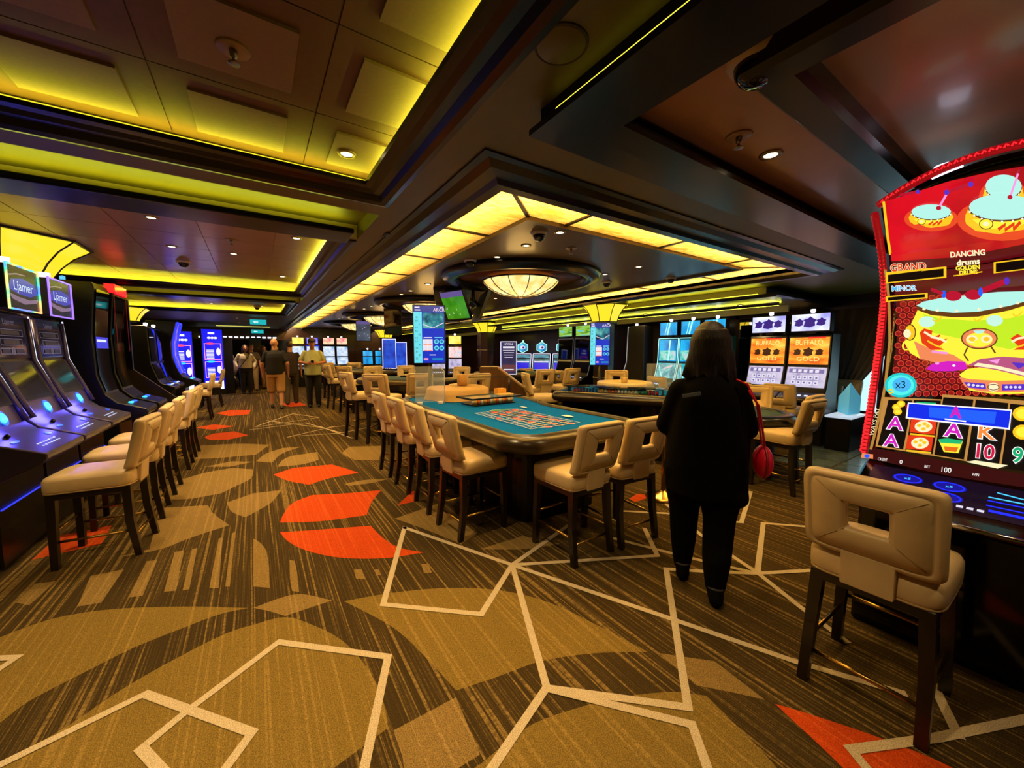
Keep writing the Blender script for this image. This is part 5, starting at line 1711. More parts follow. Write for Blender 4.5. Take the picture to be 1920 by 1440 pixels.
tv((2.62, 5.5, 2.22), H(-0.95, -0.30), R(24), 0, 0.52, 0.46, 'hanging television showing a green football pitch', GRASS)
tv((2.98, 5.35, 2.2), H(0.95, -0.3), R(20), 0, 0.62, 0.46, 'hanging television turned away, black back towards the roulette table', None)
tv((2.75, 9.2, 2.2), H(-0.3, -0.95), R(14), 0, 0.4, 0.62, 'hanging black television near the second bowl lamp', None)
tv((2.75, 12.2, 2.12), H(-0.2, -0.95), R(14), 0, 0.42, 0.62, 'hanging grey-blue television near the third bowl lamp', EN('tv grey', [(0.3, (50, 60, 80)), (0.7, (90, 104, 124))], 0.8, 3))
t = thing('television_cluster_housing', 'black hanging housing that carries the pit televisions', 'housing', (2.82, 6.05, 0))
MB().lathe([(0.12, 2.0), (0.2, 2.05), (0.3, 2.3), (0.34, RZ)], 8).build('shell', BLACKP, t)

# ------------------------------------------------------------------ folded blue sign on a pedestal, window, mirror
t = thing('pedestal', 'dark low pedestal with a lit white edge', 'pedestal', (7.55, 2.03, 0), 0.0)
MB().box(-0.3, 0.3, -0.15, 0.15, 0, 0.50).build('body', EBONY, t, bevel=0.01, seg=1)
MB().box(-0.32, 0.32, -0.16, 0.16, 0.50, 0.53).build('top', E('pedestal edge', (210, 225, 240), 0.8), t)
t = thing('folded_sign', 'pale blue folded sign brightened by added glow, with a pointed top on the pedestal', 'sign', (7.5, 1.98, 0.532), H(-0.97, -0.25))
CARD = M('sky card', (120, 214, 246), 0.5, emit=(70, 170, 215), es=0.45)  # plain card; emission added to its colour to brighten it, no lamp inside
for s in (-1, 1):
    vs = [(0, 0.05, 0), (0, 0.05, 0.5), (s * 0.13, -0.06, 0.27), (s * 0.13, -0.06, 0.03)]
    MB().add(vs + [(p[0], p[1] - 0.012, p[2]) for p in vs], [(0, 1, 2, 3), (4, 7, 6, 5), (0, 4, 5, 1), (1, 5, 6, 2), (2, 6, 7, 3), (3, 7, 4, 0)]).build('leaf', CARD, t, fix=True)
# window in the right wall with a drawn curtain
w = struct(thing('window_1', 'x', 'x', (X1 - 0.02, 1.7, 0)))
for k in ('label', 'category'): del w[k]
wf = MB().box(-0.02, 0.0, -0.75, 0.75, 0.45, 2.1).build('window_pane', E('window day', (170, 214, 226), 1.6), w)
fr = MB()
for (a0, a1, b0, b1) in ((-0.8, 0.8, 0.40, 0.46), (-0.8, 0.8, 2.08, 2.14), (-0.8, -0.74, 0.4, 2.14), (0.74, 0.8, 0.4, 2.14)): fr.box(-0.05, 0.02, a0, a1, b0, b1)
for q in (-0.25, 0.25): fr.box(-0.04, 0.0, q - 0.02, q + 0.02, 0.46, 2.08)
fr.build('window_frame', WOOD, w)
CURT = M('grey brown curtain', (120, 104, 88), 0.8)
for rows, lab in ((((2.32, 2.56), (2.26, 2.56), (1.85, 2.62), (1.5, 2.66)), 'grey brown curtain swept to one side of the window, nearer the machines'), (((0.86, 1.1), (0.86, 1.16), (0.8, 1.3), (0.74, 1.48)), 'grey brown curtain swept to the other side of the window')):
    mb = MB(); vs = []; n = 34
    for zi, z in enumerate((0.01, 0.8, 1.5, 2.25)):
        y0, y1 = rows[zi]
        for k in range(n): vs.append((0.03 * sin(k * 1.3) - 0.1, y0 + (y1 - y0) * k / (n - 1), z))
    fs = [(i * n + k, i * n + k + 1, (i + 1) * n + k + 1, (i + 1) * n + k) for i in range(3) for k in range(n - 1)]
    o = mb.add(vs, fs).build('curtain', CURT, None, True); o.location = (X1 - 0.06, 0, 0)
    so = o.modifiers.new('thick', 'SOLIDIFY'); so.thickness = 0.01
    tag(o, lab, 'curtain')
t = thing('wall_mirror', 'tall mirror in a bronze frame behind the animal-themed machines', 'mirror', (X1 - 0.03, 3.55, 0))
MB().box(-0.01, 0.0, -0.75, 0.75, 0.6, 2.2).build('glass', M('mirror', (200, 200, 200), 0.03, metal=1.0), t)
f = MB()
for (a0, a1, b0, b1) in ((-0.82, 0.82, 0.53, 0.6), (-0.82, 0.82, 2.2, 2.27), (-0.82, -0.75, 0.53, 2.27), (0.75, 0.82, 0.53, 2.27)): f.box(-0.03, 0.0, a0, a1, b0, b1)
f.build('frame', M('bronze frame', (92, 72, 50), 0.35, metal=0.6), t)
# ------------------------------------------------------------------ the red drum slot machine in the foreground
DY1, DY0 = 0.65, -0.12            # left edge (towards the pit) and right edge, world y
PROF = [(0.88, 2.80), (0.934, 2.815), (1.10, 2.862), (1.25, 2.895), (1.378, 2.92), (1.55, 2.952), (1.70, 2.968), (1.796, 2.966), (1.90, 2.93), (2.015, 2.862), (2.12, 2.77), (2.213, 2.672), (2.36, 2.50)]


def px(z):
    for (z0, x0), (z1, x1) in zip(PROF, PROF[1:]):
        if z <= z1: return x0 + (x1 - x0) * (z - z0) / (z1 - z0)
    return PROF[-1][1]


def dpt(u, v):
    """photo point -> (y, z) on the curved screen"""
    d = ray(u, v); lo, hi = 0.5 / d.x, 6.0 / d.x
    for _ in range(50):
        mid = (lo + hi) / 2; p = EYE + d * mid
        if p.x < px(p.z): lo = mid
        else: hi = mid
    return (p.y, p.z)


dm = thing('slot_machine', 'large red slot machine with a tall curved screen of golden drums', 'slot machine', (0, 0, 0))
zs = [0.90 + 0.04 * i for i in range(34)]
def topz(y):
    f = (y - (DY0 + DY1) / 2) / ((DY1 - DY0) / 2)
    return 2.215 + 0.085 * (1 - f * f)
# curved black body: screen shell with thickness, arched top
ny = 12
vs = []; fs = []
ys_ = [DY1 - 0.012 - (DY1 - DY0 - 0.024) * i / ny for i in range(ny + 1)]
nz = 28
for j in range(nz + 1):
    for y in ys_:
        z = 0.88 + (topz(y) - 0.88) * j / nz
        vs.append((px(z) + 0.008, y, z))
m = (ny + 1) * (nz + 1)
for j in range(nz + 1):
    for y in ys_:
        z = 0.88 + (topz(y) - 0.88) * j / nz
        vs.append((px(z) + 0.07, y, z + 0.01))
W_ = ny + 1
for j in range(nz):
    for i in range(ny):
        a = j * W_ + i
        fs.append((a, a + 1, a + W_ + 1, a + W_)); fs.append((m + a, m + a + W_, m + a + W_ + 1, m + a + 1))
for j in range(nz):
    for i in (0, ny):
        a = j * W_ + i
        fs.append((a, a + W_, m + a + W_, m + a))
for i in range(ny):
    for j in (0, nz):
        a = j * W_ + i
        fs.append((a, a + 1, m + a + 1, m + a))
MB().add(vs, fs).build('screen_shell', BLACKG, dm, True, fix=True)
# cabinet behind and below
MB().box(3.0, 3.45, DY0 + 0.04, DY1 - 0.04, 0.0, 2.1).build('cabinet', BLACKP, dm, bevel=0.02, seg=1)
pr = [(2.74, 0.0), (3.2, 0.0), (3.2, 0.9), (2.80, 0.9), (2.53, 0.775), (2.49, 0.75), (2.50, 0.72), (2.74, 0.66)]
n = len(pr); vs = [(p[0], DY0, p[1]) for p in pr] + [(p[0], DY1, p[1]) for p in pr]
MB().add(vs, [tuple(range(n)), tuple(reversed(range(n, 2 * n)))] + [(i, n + i, n + (i + 1) % n, (i + 1) % n) for i in range(n)]).build('base', BLACKG, dm, bevel=0.012, seg=1, fix=True)
MB().tube([(2.49, DY1 - 0.02, 0.752), (2.478, (DY0 + DY1) / 2, 0.752), (2.49, DY0 + 0.02, 0.752)], 0.011, 8).build('deck_trim', CHROME, dm, True)
# beaded red edge lights
REDL = E('bead red', (255, 34, 40), 1.6); REDD = E('bead deep red', (150, 8, 16), 1.0)
for yy0, s in ((DY1, 1), (DY0, -1)):
    mb = MB()
    pts = [(px(z) + 0.016, yy0 + 0.016 * s, z) for z in [0.93 + 0.02 * i for i in range(65)]]
    MB().tube(pts, 0.016, 6).build('edge_band', REDD, dm, True)
    for k in range(0, 64):
        x, y, z = pts[k]
        mb.obox((x - 0.014, y, z + 0.008), (0.004, 0, 0), (0, 0.009, 0), (0, 0, 0.006))
        mb.obox((x, y + 0.014 * s, z + 0.018), (0.008, 0, 0.003), (0, 0.004, 0), (0, 0, 0.006))
    mb.build('edge_beads', REDL, dm)['kind'] = 'stuff'
tp = []
for k in range(41):
    y = DY1 - (DY1 - DY0) * k / 40; z = topz(y); tp.append((px(z) + 0.016, y, z + 0.03))
MB().tube(tp, 0.018, 6).build('edge_band', REDD, dm, True)
mb = MB()
for k in range(1, 40):
    x, y, z = tp[k]; mb.tube([(x - 0.017, y + 0.006, z - 0.006), (x - 0.02, y, z + 0.006), (x - 0.017, y - 0.006, z - 0.002)], 0.0035, 5)
mb.build('edge_beads', REDL, dm)['kind'] = 'stuff'
MB().lathe([(0.04, 0.0), (0.05, 0.02), (0.045, 0.06), (0.0, 0.065)], 20, (px(2.25) + 0.05, 0.42, 2.29)).build('candle_light', E('candle cold', (236, 232, 255), 2.5), dm, True)

# artwork, drawn on the glass
A = Art(lambda y, z, l: Vector((px(z) - l * 3.0 - 0.001, y, z)), cut=[0.9 + 0.03 * i for i in range(48)])


def P(pts): return [dpt(*p) for p in pts]
def poly(pts, mat): A.poly(P(pts), mat)
def ell(u, v, ru, rv, mat, n=24, rot=0.0): poly([(u + ru * cos(2 * pi * k / n) * cos(rot) - rv * sin(2 * pi * k / n) * sin(rot), v + ru * cos(2 * pi * k / n) * sin(rot) + rv * sin(2 * pi * k / n) * cos(rot)) for k in range(n)], mat)


def strip(pts, w, mat):
    """a stroke given in photo points, w in photo pixels"""
    vs = []; n = len(pts)
    for i in range(n):
        a = Vector(pts[max(0, i - 1)]); b = Vector(pts[min(n - 1, i + 1)]); d = (b - a).normalized(); q = Vector((-d.y, d.x)) * w / 2
        vs.append((Vector(pts[i]) + q, Vector(pts[i]) - q))
    A.faces([dpt(*p) for pr_ in vs for p in pr_], [(2 * i, 2 * i + 1, 2 * i + 3, 2 * i + 2) for i in range(n - 1)], mat)


def word(body, u, v, h, mat, ws=1.0, slope=0.0, shear=0.0, bold=0.0):
    """lettering: baseline centre at photo point, cap height h in pixels"""
    tv_, tf = text_poly(body, shear, bold)
    c, d = cos(slope), sin(slope)
    A.faces([dpt(u + (x * c * ws + y * d) * h, v + (x * d * ws - y * c) * h) for x, y in tv_], tf, mat)


C = lambda n, rgb, s=1.0: E('drum ' + n, rgb, s)
RD1 = EN('drum ground red', [(0.3, (150, 6, 20)), (0.6, (226, 14, 34))], 1.0, 3); RD2 = C('maroon', (96, 8, 18), 0.9); RDOT = C('dot red', (150, 16, 22)); RNET = C('net red', (224, 70, 50)); BLK = C('black', (12, 4, 8), 0.8)
SKIN = C('skin aqua', (176, 238, 226), 1.1); GLD = C('gold', (250, 196, 34), 1.1); YEL = C('yellow', (252, 232, 60), 1.15); ORG = C('orange', (240, 110, 30)); LIME = C('lime', (196, 236, 40), 1.05); BRW = C('brown', (104, 60, 22)); CRM = C('cream', (250, 236, 190), 1.1)
WHT = C('white', (255, 250, 244), 1.2); PUR = C('purple', (90, 50, 200)); MAG = C('magenta', (210, 30, 190), 1.1); PNK = C('pink', (250, 150, 220), 1.1); BLU = C('blue', (10, 40, 220), 1.2); BLU2 = C('blue mid', (30, 90, 240), 1.2); SKY = C('sky', (70, 180, 240), 1.1); TEA = C('teal', (30, 200, 200), 1.1); STK = C('stick red', (190, 20, 50)); GRN = C('green', (30, 190, 120)); SAL = C('salmon', (246, 140, 90)); FLM = C('flame', (236, 60, 24))

# top glass
poly([(1658, 378), (1700, 366), (1780, 340), (1860, 322), (1920, 312), (2060, 295), (2060, 430), (1920, 458), (1800, 482), (1672, 490), (1664, 440)], RD1)
poly([(1672, 490), (1800, 482), (1920, 458), (2060, 430), (2060, 455), (1920, 480), (1800, 502), (1675, 508)], RD2)
strip([(1657, 378), (1664, 440), (1670, 478)], 5, GLD)


def drum(cu, cv, w, h, sk=0.0, tall=1.0):
    """golden drum: aqua head, studded band, rounded body with a crest and a flame-coloured scroll"""
    bw = w * 1.14; bh = h * 1.75 * tall
    ell(cu, cv + h * 0.95, bw * 1.2, bh * 0.95, C('halo', (250, 80, 40), 0.9))
    poly([(cu - w, cv), (cu - bw, cv + h * 0.8), (cu - bw * 0.95, cv + bh * 0.75), (cu - bw * 0.7, cv + bh * 1.05), (cu, cv + bh * 1.22), (cu + bw * 0.7, cv + bh * 1.05 + sk), (cu + bw * 0.95, cv + bh * 0.75 + sk), (cu + bw, cv + h * 0.8 + sk), (cu + w, cv + sk)], GLD)
    poly([(cu - bw * 0.8, cv + h * 0.9), (cu - bw * 0.5, cv + bh * 0.95), (cu + bw * 0.3, cv + bh * 1.0), (cu + bw * 0.75, cv + h * 1.0)], YEL)
    ell(cu, cv + h * 0.12, w * 1.02, h * 1.02, BRW)
    ell(cu, cv, w, h, SKIN)
    for k in range(9):
        a = pi * (0.08 + 0.84 * k / 8)
        ell(cu + w * 1.0 * cos(a), cv + h * 0.12 + h * 1.0 * sin(a), w * 0.035, w * 0.03, WHT, 8)
    ell(cu - bw * 0.42, cv + bh * 0.75, bw * 0.19, bw * 0.15, BRW, 16); ell(cu - bw * 0.42, cv + bh * 0.75, bw * 0.165, bw * 0.125, YEL, 16); ell(cu - bw * 0.42, cv + bh * 0.75, bw * 0.09, bw * 0.06, CRM, 10)
    u, v = cu + bw * 0.15, cv + bh * 0.8
    strip([(u - bw * 0.25, v + bw * 0.12), (u - bw * 0.05, v - bw * 0.02), (u - bw * 0.08, v + bw * 0.14), (u + bw * 0.18, v - bw * 0.04), (u + bw * 0.14, v + bw * 0.13), (u + bw * 0.34, v - bw * 0.08)], bw * 0.09, FLM)


drum(1882, 350, 34, 22)
drum(1747, 398, 37, 14)
drum(1880, 390, 62, 24)
for a, b in (((1762, 392), (1777, 366)), ((1895, 372), (1910, 328))):
    strip([a, b], 4, PNK); ell(a[0], a[1], 5, 4, STK, 10)
strip([(1777, 363), (1818, 348)], 6, STK); ell(1777, 363, 5, 5, PUR, 10); ell(1822, 348, 5, 5, PUR, 10)
strip([(1690, 368), (1722, 362)], 5, STK); ell(1724, 362, 4, 4, PUR, 8)

# middle glass
poly([(1676, 512), (1800, 505), (1920, 484), (2060, 460), (2060, 745), (1920, 742), (1800, 730), (1670, 742), (1684, 640), (1682, 560)], RD2)
for j in range(17):
    for i in range(17):
        u = 1690 + 15 * i + (7.5 if j % 2 else 0); v = 560 + 11.0 * j + (u - 1690) * -0.02
        if u > 1935: continue
        if 1735 < u < 1960 and 575 < v < 655: continue
        ell(u, v, 6.6, 5.4, RNET, 8); ell(u, v, 5.2, 4.2, RDOT, 8)
strip([(1676, 512), (1682, 560), (1684, 640), (1676, 720), (1664, 780), (1650, 835)], 5, C('gold edge', (190, 140, 60), 0.9))
word('GRAND', 1718, 514, 13.5, CRM, 1.0, -0.05, 0, 0.06); word('GRAND', 1718, 514, 13.5, FLM, 1.0, -0.05, 0, 0.02)
for (u0, v0, u1, v1, s) in ((1681, 513, 1782, 535, -10), (1681, 556, 1748, 568, -6), (1876, 496, 1960, 518, -10)):
    poly([(u0 - 4, v0 + 4), (u1 + 5, v0 + 4 + s), (u1 + 5, v1 + s + 2), (u0 - 4, v1 + 2)], GLD)
    poly([(u0, v0 + 6), (u1, v0 + 6 + s), (u1, v1 + s), (u0, v1)], BLK)
word('MINOR', 1710, 550, 9.5, WHT, 1.05, -0.04, 0, 0.06); word('MINOR', 1710, 550, 9.5, SKY, 1.05, -0.04, 0, 0.01)
word('DANCING', 1826, 489, 10, CRM, 1.0, -0.07, 0, 0.03); word('drums', 1827, 504, 10, CRM, 1.2, -0.09, 0, 0.04)
word('GOLDEN', 1826, 513, 7.5, YEL, 1.05, -0.06, 0, 0.04); word('DRUMS', 1827, 521, 7, YEL, 1.05, -0.06, 0, 0.04)
strip([(1800, 524), (1826, 521), (1852, 517)], 2, GLD)
# the big drum
poly([(1735, 585), (1728, 600), (1716, 625), (1712, 645), (1722, 662), (1740, 672), (1780, 682), (1830, 684), (1900, 678), (1960, 660), (2010, 620), (2000, 575), (1950, 570)], YEL)
poly([(1745, 592), (1775, 600), (1835, 604), (1900, 600), (1960, 586), (1960, 640), (1900, 655), (1830, 640), (1760, 625)], LIME)
poly([(1728, 640), (1760, 655), (1800, 665), (1830, 684), (1780, 682), (1740, 672)], SAL)
for u, v in ((1752, 606), (1874, 604)): ell(u, v, 15, 10, C('gleam', (196, 240, 220), 1.1), 14)
poly([(1733, 577), (1760, 586), (1800, 590), (1845, 588), (1900, 578), (1960, 562), (1960, 568), (1900, 586), (1845, 597), (1800, 598), (1760, 594), (1735, 585)], BRW)
poly([(1733, 577), (1745, 570), (1780, 563), (1830, 558), (1880, 553), (1930, 552), (1960, 556), (1960, 562), (1900, 578), (1845, 588), (1800, 590), (1760, 586)], SKIN)
for u, v in ((1747, 583), (1771, 586), (1806, 587), (1846, 584), (1885, 579), (1915, 573)): ell(u, v, 3.2, 2.6, CRM, 8)
for a, b in (((1800, 562), (1790, 555)), ((1836, 560), (1850, 553))): pass
ell(1800, 560, 15, 9, STK); ell(1836, 558, 15, 9, STK)
strip([(1786, 558), (1760, 548)], 6, STK); ell(1783, 557, 4, 7, BLU2, 10)
strip([(1850, 552), (1895, 534)], 10, STK); ell(1849, 553, 4, 8, BLU2, 10); ell(1896, 534, 5, 7, PUR, 10)
# side rings and crests (plain ornaments)
ell(1722, 625, 11, 15, BRW, 16); ell(1722, 625, 9, 13, GLD, 16); ell(1717, 627, 7, 8, CRM, 10)
A.ring(*dpt(1716, 648), 0.017, 0.026, 0.007, YEL)
ell(1847, 636, 33, 19, BRW, 26); ell(1847, 636, 30.5, 17, SAL, 26); ell(1847, 638, 24, 13, YEL, 20)
for u in (1834, 1860): ell(u, 637, 10, 7, CRM, 14); ell(u, 637, 6, 4, GLD, 10)
poly([(1836, 622), (1858, 621), (1852, 627), (1842, 627)], SKIN)
strip([(1826, 652), (1820, 665), (1828, 676)], 3, BRW); strip([(1868, 650), (1876, 662)], 3, BRW)
# flame scrolls on both sides of the crest
for s, cx0 in ((1, 1768), (-1, 1925)):
    poly([(cx0 - 28 * s, 625), (cx0 - 20 * s, 618), (cx0 - 22 * s, 632), (cx0 - 5 * s, 622), (cx0 - 8 * s, 636), (cx0 + 10 * s, 628), (cx0 + 4 * s, 640), (cx0 + 22 * s, 636), (cx0 + 8 * s, 650), (cx0 + 16 * s, 656), (cx0 - 8 * s, 656), (cx0 - 24 * s, 644)], FLM)
    strip([(cx0 - 20 * s, 624), (cx0 - 4 * s, 634), (cx0 + 8 * s, 636), (cx0 + 20 * s, 642)], 4, CRM); strip([(cx0 - 14 * s, 640), (cx0, 648), (cx0 + 12 * s, 652)], 3, GLD)
strip([(1762, 659), (1790, 662)], 4, PNK)
for u, v in ((1771, 601), (1845, 600), (1915, 592)):
    strip([(u - 8, v), (u - 3, v + 5), (u + 4, v + 2), (u + 9, v - 4)], 2, GLD)
# the bowl of coins and its lid
poly([(1752, 690), (1762, 681), (1790, 676), (1822, 677), (1826, 690), (1800, 694), (1765, 694)], MAG); ell(1772, 680, 4, 2.5, PNK, 8); ell(1802, 684, 3, 2, WHT, 8)
poly([(1812, 700), (1826, 690), (1870, 684), (1930, 684), (1990, 690), (2000, 715), (1960, 732), (1880, 735), (1830, 728)], YEL)
poly([(1811, 704), (1830, 708), (1880, 711), (1990, 708), (1990, 722), (1920, 731), (1850, 730), (1822, 722)], SAL)
poly([(1820, 713), (1858, 716), (1860, 726), (1828, 723)], PUR); poly([(1888, 717), (1960, 716), (1950, 726), (1888, 728)], PUR)
for k in range(4): ell(1829 + 8 * k, 718 + k * 0.8, 3.2, 2.4, LILW, 8); ell(1896 + 8 * k, 722, 3.2, 2.4, LILW, 8)
ell(1873, 722, 10, 8, CRM, 16); A.ring(*dpt(1873, 722), 0.017, 0.014, 0.003, BRW)
poly([(1828, 683), (1850, 672), (1890, 668), (1950, 672), (2000, 700), (1985, 712), (1930, 704), (1880, 692), (1842, 686)], C('lid rose', (190, 90, 130))); poly([(1838, 684), (1880, 690), (1930, 702), (1985, 710), (1985, 704), (1930, 696), (1880, 684), (1845, 679)], CRM)
poly([(1905, 678), (1935, 680), (1918, 690)], PUR); poly([(1865, 675), (1885, 672), (1880, 681)], PNK)
# x3 medallion
ell(1707, 719, 29, 22, TEA, 26); ell(1707, 719, 24, 18, C('aqua glow', (80, 236, 232), 1.1), 24); ell(1709, 718, 17, 13, SKY, 20)
word('x3', 1707, 724, 13, C('ink', (10, 20, 46), 0.8), 1.1, 0.0)
strip([(1684, 729), (1690, 726), (1694, 731), (1686, 734)], 3, GLD)

# reels
poly([(1676, 740), (1782, 744), (1782, 735), (1920, 745), (2060, 760), (2040, 880), (1920, 868), (1820, 852), (1662, 828)], C('reel frame', (196, 140, 70)))
cols = [((1685, 745), (1728, 746), (1712, 833), (1666, 826)), ((1731, 745), (1780, 746), (1765, 841), (1716, 834)), ((1784, 740), (1838, 744), (1821, 850), (1768, 842)), ((1842, 744), (1900, 750), (1883, 862), (1826, 852)), ((1903, 751), (1965, 756), (1950, 872), (1887, 864)), ((1969, 757), (2030, 762), (2016, 880), (1954, 873))]
for q in cols: poly(q, BLK)
DS = 0.10


def sym(t, u, v, h, c1, c2=WHT, ws=1.0):
    word(t, u, v, h, c2, ws, DS, 0, 0.055); word(t, u, v, h, c1, ws, DS, 0, 0.02)


for k, (u, v) in enumerate(((1700, 758), (1708, 752), (1702, 766))): ell(u, v, 8, 6, GLD, 12); ell(u, v, 5, 3.5, YEL, 10)
poly([(1716, 755), (1724, 750), (1726, 760), (1718, 766)], STK)
sym('A', 1697, 797, 23, MAG, WHT, 1.25); sym('A', 1690, 827, 22, MAG, WHT, 1.25)
poly([(1736, 748), (1772, 750), (1768, 756), (1738, 754)], GRN)
for (u, v) in ((1749, 793), (1743, 822)):
    poly([(u - 22, v - 15), (u + 24, v - 12), (u + 20, v + 13), (u - 25, v + 9)], FLM); ell(u, v - 1, 16, 10, CRM, 16)
    for du, dv in ((-8, -3), (0, 3), (8, -2), (2, -6)): ell(u + du, v + dv, 4, 3, GLD, 8)
    strip([(u - 24, v + 12), (u + 20, v + 16)], 3, GLD)
sym('A', 1802, 809, 25, MAG, WHT, 1.3)
poly([(1776, 814), (1820, 816), (1812, 838), (1786, 836)], YEL); poly([(1776, 814), (1792, 812), (1800, 816), (1820, 816), (1816, 822), (1780, 820)], GRN); poly([(1786, 826), (1812, 828), (1808, 836), (1788, 834)], ORG)
sym('K', 1860, 812, 24, C('letter orange', (244, 140, 60), 1.1), WHT, 1.45)
sym('10', 1856, 846, 25, C('letter crimson', (206, 20, 70), 1.1), WHT, 1.15)
sym('9', 1916, 853, 27, C('letter green', (20, 170, 110), 1.1), WHT, 1.1)
for v in (768, 800): ell(1926, v, 18, 13, GLD, 14); ell(1926, v, 12, 9, YEL, 12)
sym('Q', 1985, 830, 22, BLU2)
poly([(1842, 850), (1900, 858), (1882, 864), (1826, 853)], CRM)
# blue banner across the reels
poly([(1722, 749), (1907, 761), (1903, 796), (1718, 777)], WHT); poly([(1724, 751), (1905, 763), (1901, 793), (1721, 775)], BLU); poly([(1760, 757), (1880, 765), (1876, 786), (1760, 775)], BLU2)
word('A', 1807, 775, 20, MAG, 1.0, 0.07, 0, 0.04)
strip([(1788, 778), (1826, 782)], 2.2, WHT)
word('WAYS PAY', 1666, 784, 8, CRM, 0.95, -1.35)
# meter strip
poly([(1652, 836), (1662, 830), (1820, 856), (1920, 872), (2040, 886), (2030, 905), (1920, 895), (1800, 878), (1650, 848)], C('meter maroon', (60, 6, 14), 0.9))
poly([(1640, 839), (1660, 841), (1660, 849), (1638, 847)], SAL); ell(1649, 844, 5, 3.5, BLU2, 10)
word('CREDIT', 1677, 852, 5, WHT, 0.75, 0.1); word('0', 1710, 857, 7, WHT, 1.2, 0.1); word('BET', 1757, 864, 5, WHT, 0.9, 0.1); word('100', 1790, 871, 9, WHT, 1.1, 0.1); word('WIN', 1843, 877, 5, WHT, 0.9, 0.1)
sg = A.build('screen_art', dm)

# lit deck
def deck(u, v): p = on_z(u, v, 0.8); return p
dn = Vector((-0.42, 0, 0.9)).normalized()
dc = Vector((2.665, 0.265, 0.838)); du = Vector((0, -1, 0)); dv = Vector((0.9, 0, 0.42)).normalized()
a = Art(lambda u, v, l: dc + du * u + dv * v + dn * (l + 0.001))
DB = C('deck blue', (20, 40, 255), 1.6); DBL = C('deck cyan', (70, 190, 255), 1.5); DVI = C('deck violet', (60, 30, 150), 0.8)
a.rect(-0.34, 0.34, -0.11, 0.12, C('deck night', (10, 8, 40), 0.6))
for u, v in ((-0.06, 0.05), (-0.06, -0.03), (-0.2, 0.05), (-0.2, -0.03)):
    a.ell(u, v, 0.055, 0.036, C('deck glow', (14, 20, 150), 1.0)); a.ring(u, v, 0.05, 0.032, 0.006, DB); a.text('x5' if v > 0 else 'x3', u, v - 0.008, 0.018, DBL)
for v in (0.06, 0.03, 0.005, -0.03): a.line([(0.08, v + 0.012), (0.15, v), (0.22, v + 0.012)] if v > 0.04 else [(0.06, v), (0.24, v)], 0.007, DBL if v > 0.02 else DB)
a.rect(0.07, 0.23, -0.07, -0.055, DB)
a.ell(0.28, -0.06, 0.05, 0.03, C('deck play red', (230, 30, 60), 1.5))
for k in range(3): a.rect(-0.02 + 0.03 * k, 0.0 + 0.03 * k, -0.085, -0.07, LILW)
a.build('deck_lights', dm)
MB().tube([(2.72, DY0 + 0.12, 0.25), (2.72, DY0 + 0.02, 0.25)], 0.008, 6).build('foot_light', E('foot purple', (130, 20, 190), 1.2), dm)
# ------------------------------------------------------------------ people
def capsule(mb, p0, p1, r0, r1, n=12):
    p0 = Vector(p0); p1 = Vector(p1); d = (p1 - p0)
    L = d.length
    if L < 1e-5: d = Vector((0, 0, 1)); L = 1e-5
    d = d / L
    u = Vector((0, 0, 1)) if abs(d.z) < 0.9 else Vector((1, 0, 0))
    x = d.cross(u).normalized(); y = d.cross(x)
    rings = []
    for k in range(1, 4):
        t = -pi / 2 + pi / 2 * k / 4; rings.append((p0 + d * r0 * sin(t), r0 * cos(t)))
    rings += [(p0, r0), (p0 * 0.5 + p1 * 0.5, (r0 + r1) / 2), (p1, r1)]
    for k in range(1, 4):
        t = pi / 2 * k / 4; rings.append((p1 + d * r1 * sin(t), r1 * cos(t)))
    vs = []
    for c, r in rings: vs += [c + (x * cos(2 * pi * k / n) + y * sin(2 * pi * k / n)) * r for k in range(n)]
    a = len(vs); vs += [p0 - d * r0, p1 + d * r1]
    fs = []
    for i in range(len(rings) - 1):
        for k in range(n): fs.append((i * n + k, i * n + (k + 1) % n, (i + 1) * n + (k + 1) % n, (i + 1) * n + k))
    for k in range(n):
        fs.append((a, (k + 1) % n, k)); fs.append((a + 1, (len(rings) - 1) * n + k, (len(rings) - 1) * n + (k + 1) % n))
    mb.add(vs, fs)


def loft(mb, rings, n=20):
    """closed body from rings (x, y, z, rx, ry)"""
    vs = []
    for (x, y, z, rx, ry) in rings: vs += [(x + rx * cos(2 * pi * k / n), y + ry * sin(2 * pi * k / n), z) for k in range(n)]
    fs = [(i * n + k, i * n + (k + 1) % n, (i + 1) * n + (k + 1) % n, (i + 1) * n + k) for i in range(len(rings) - 1) for k in range(n)]
    fs.append(tuple(reversed(range(n)))); fs.append(tuple(range((len(rings) - 1) * n, len(rings) * n)))
    mb.add(vs, fs)


def melt(mb, name, mat, parent, vox=0.012, it=6):
    """weld overlapping volumes into one continuous smooth surface"""
    me = bpy.data.meshes.new(name); me.from_pydata(mb.v, [], mb.f)
    o = bpy.data.objects.new(name, me); COL.objects.link(o)
    r = o.modifiers.new('r', 'REMESH'); r.mode = 'VOXEL'; r.voxel_size = vox; r.use_smooth_shade = True
    s = o.modifiers.new('s', 'SMOOTH'); s.iterations = it; s.factor = 0.5
    dg = bpy.context.evaluated_depsgraph_get()
    m2 = bpy.data.meshes.new_from_object(o.evaluated_get(dg))
    bpy.data.objects.remove(o); bpy.data.meshes.remove(me)
    m2.name = name
    m2.materials.clear(); m2.materials.append(mat)
    for p in m2.polygons: p.use_smooth = True; p.material_index = 0
    o = bpy.data.objects.new(name, m2); COL.objects.link(o)
    if parent is not None: o.parent = parent
    return o


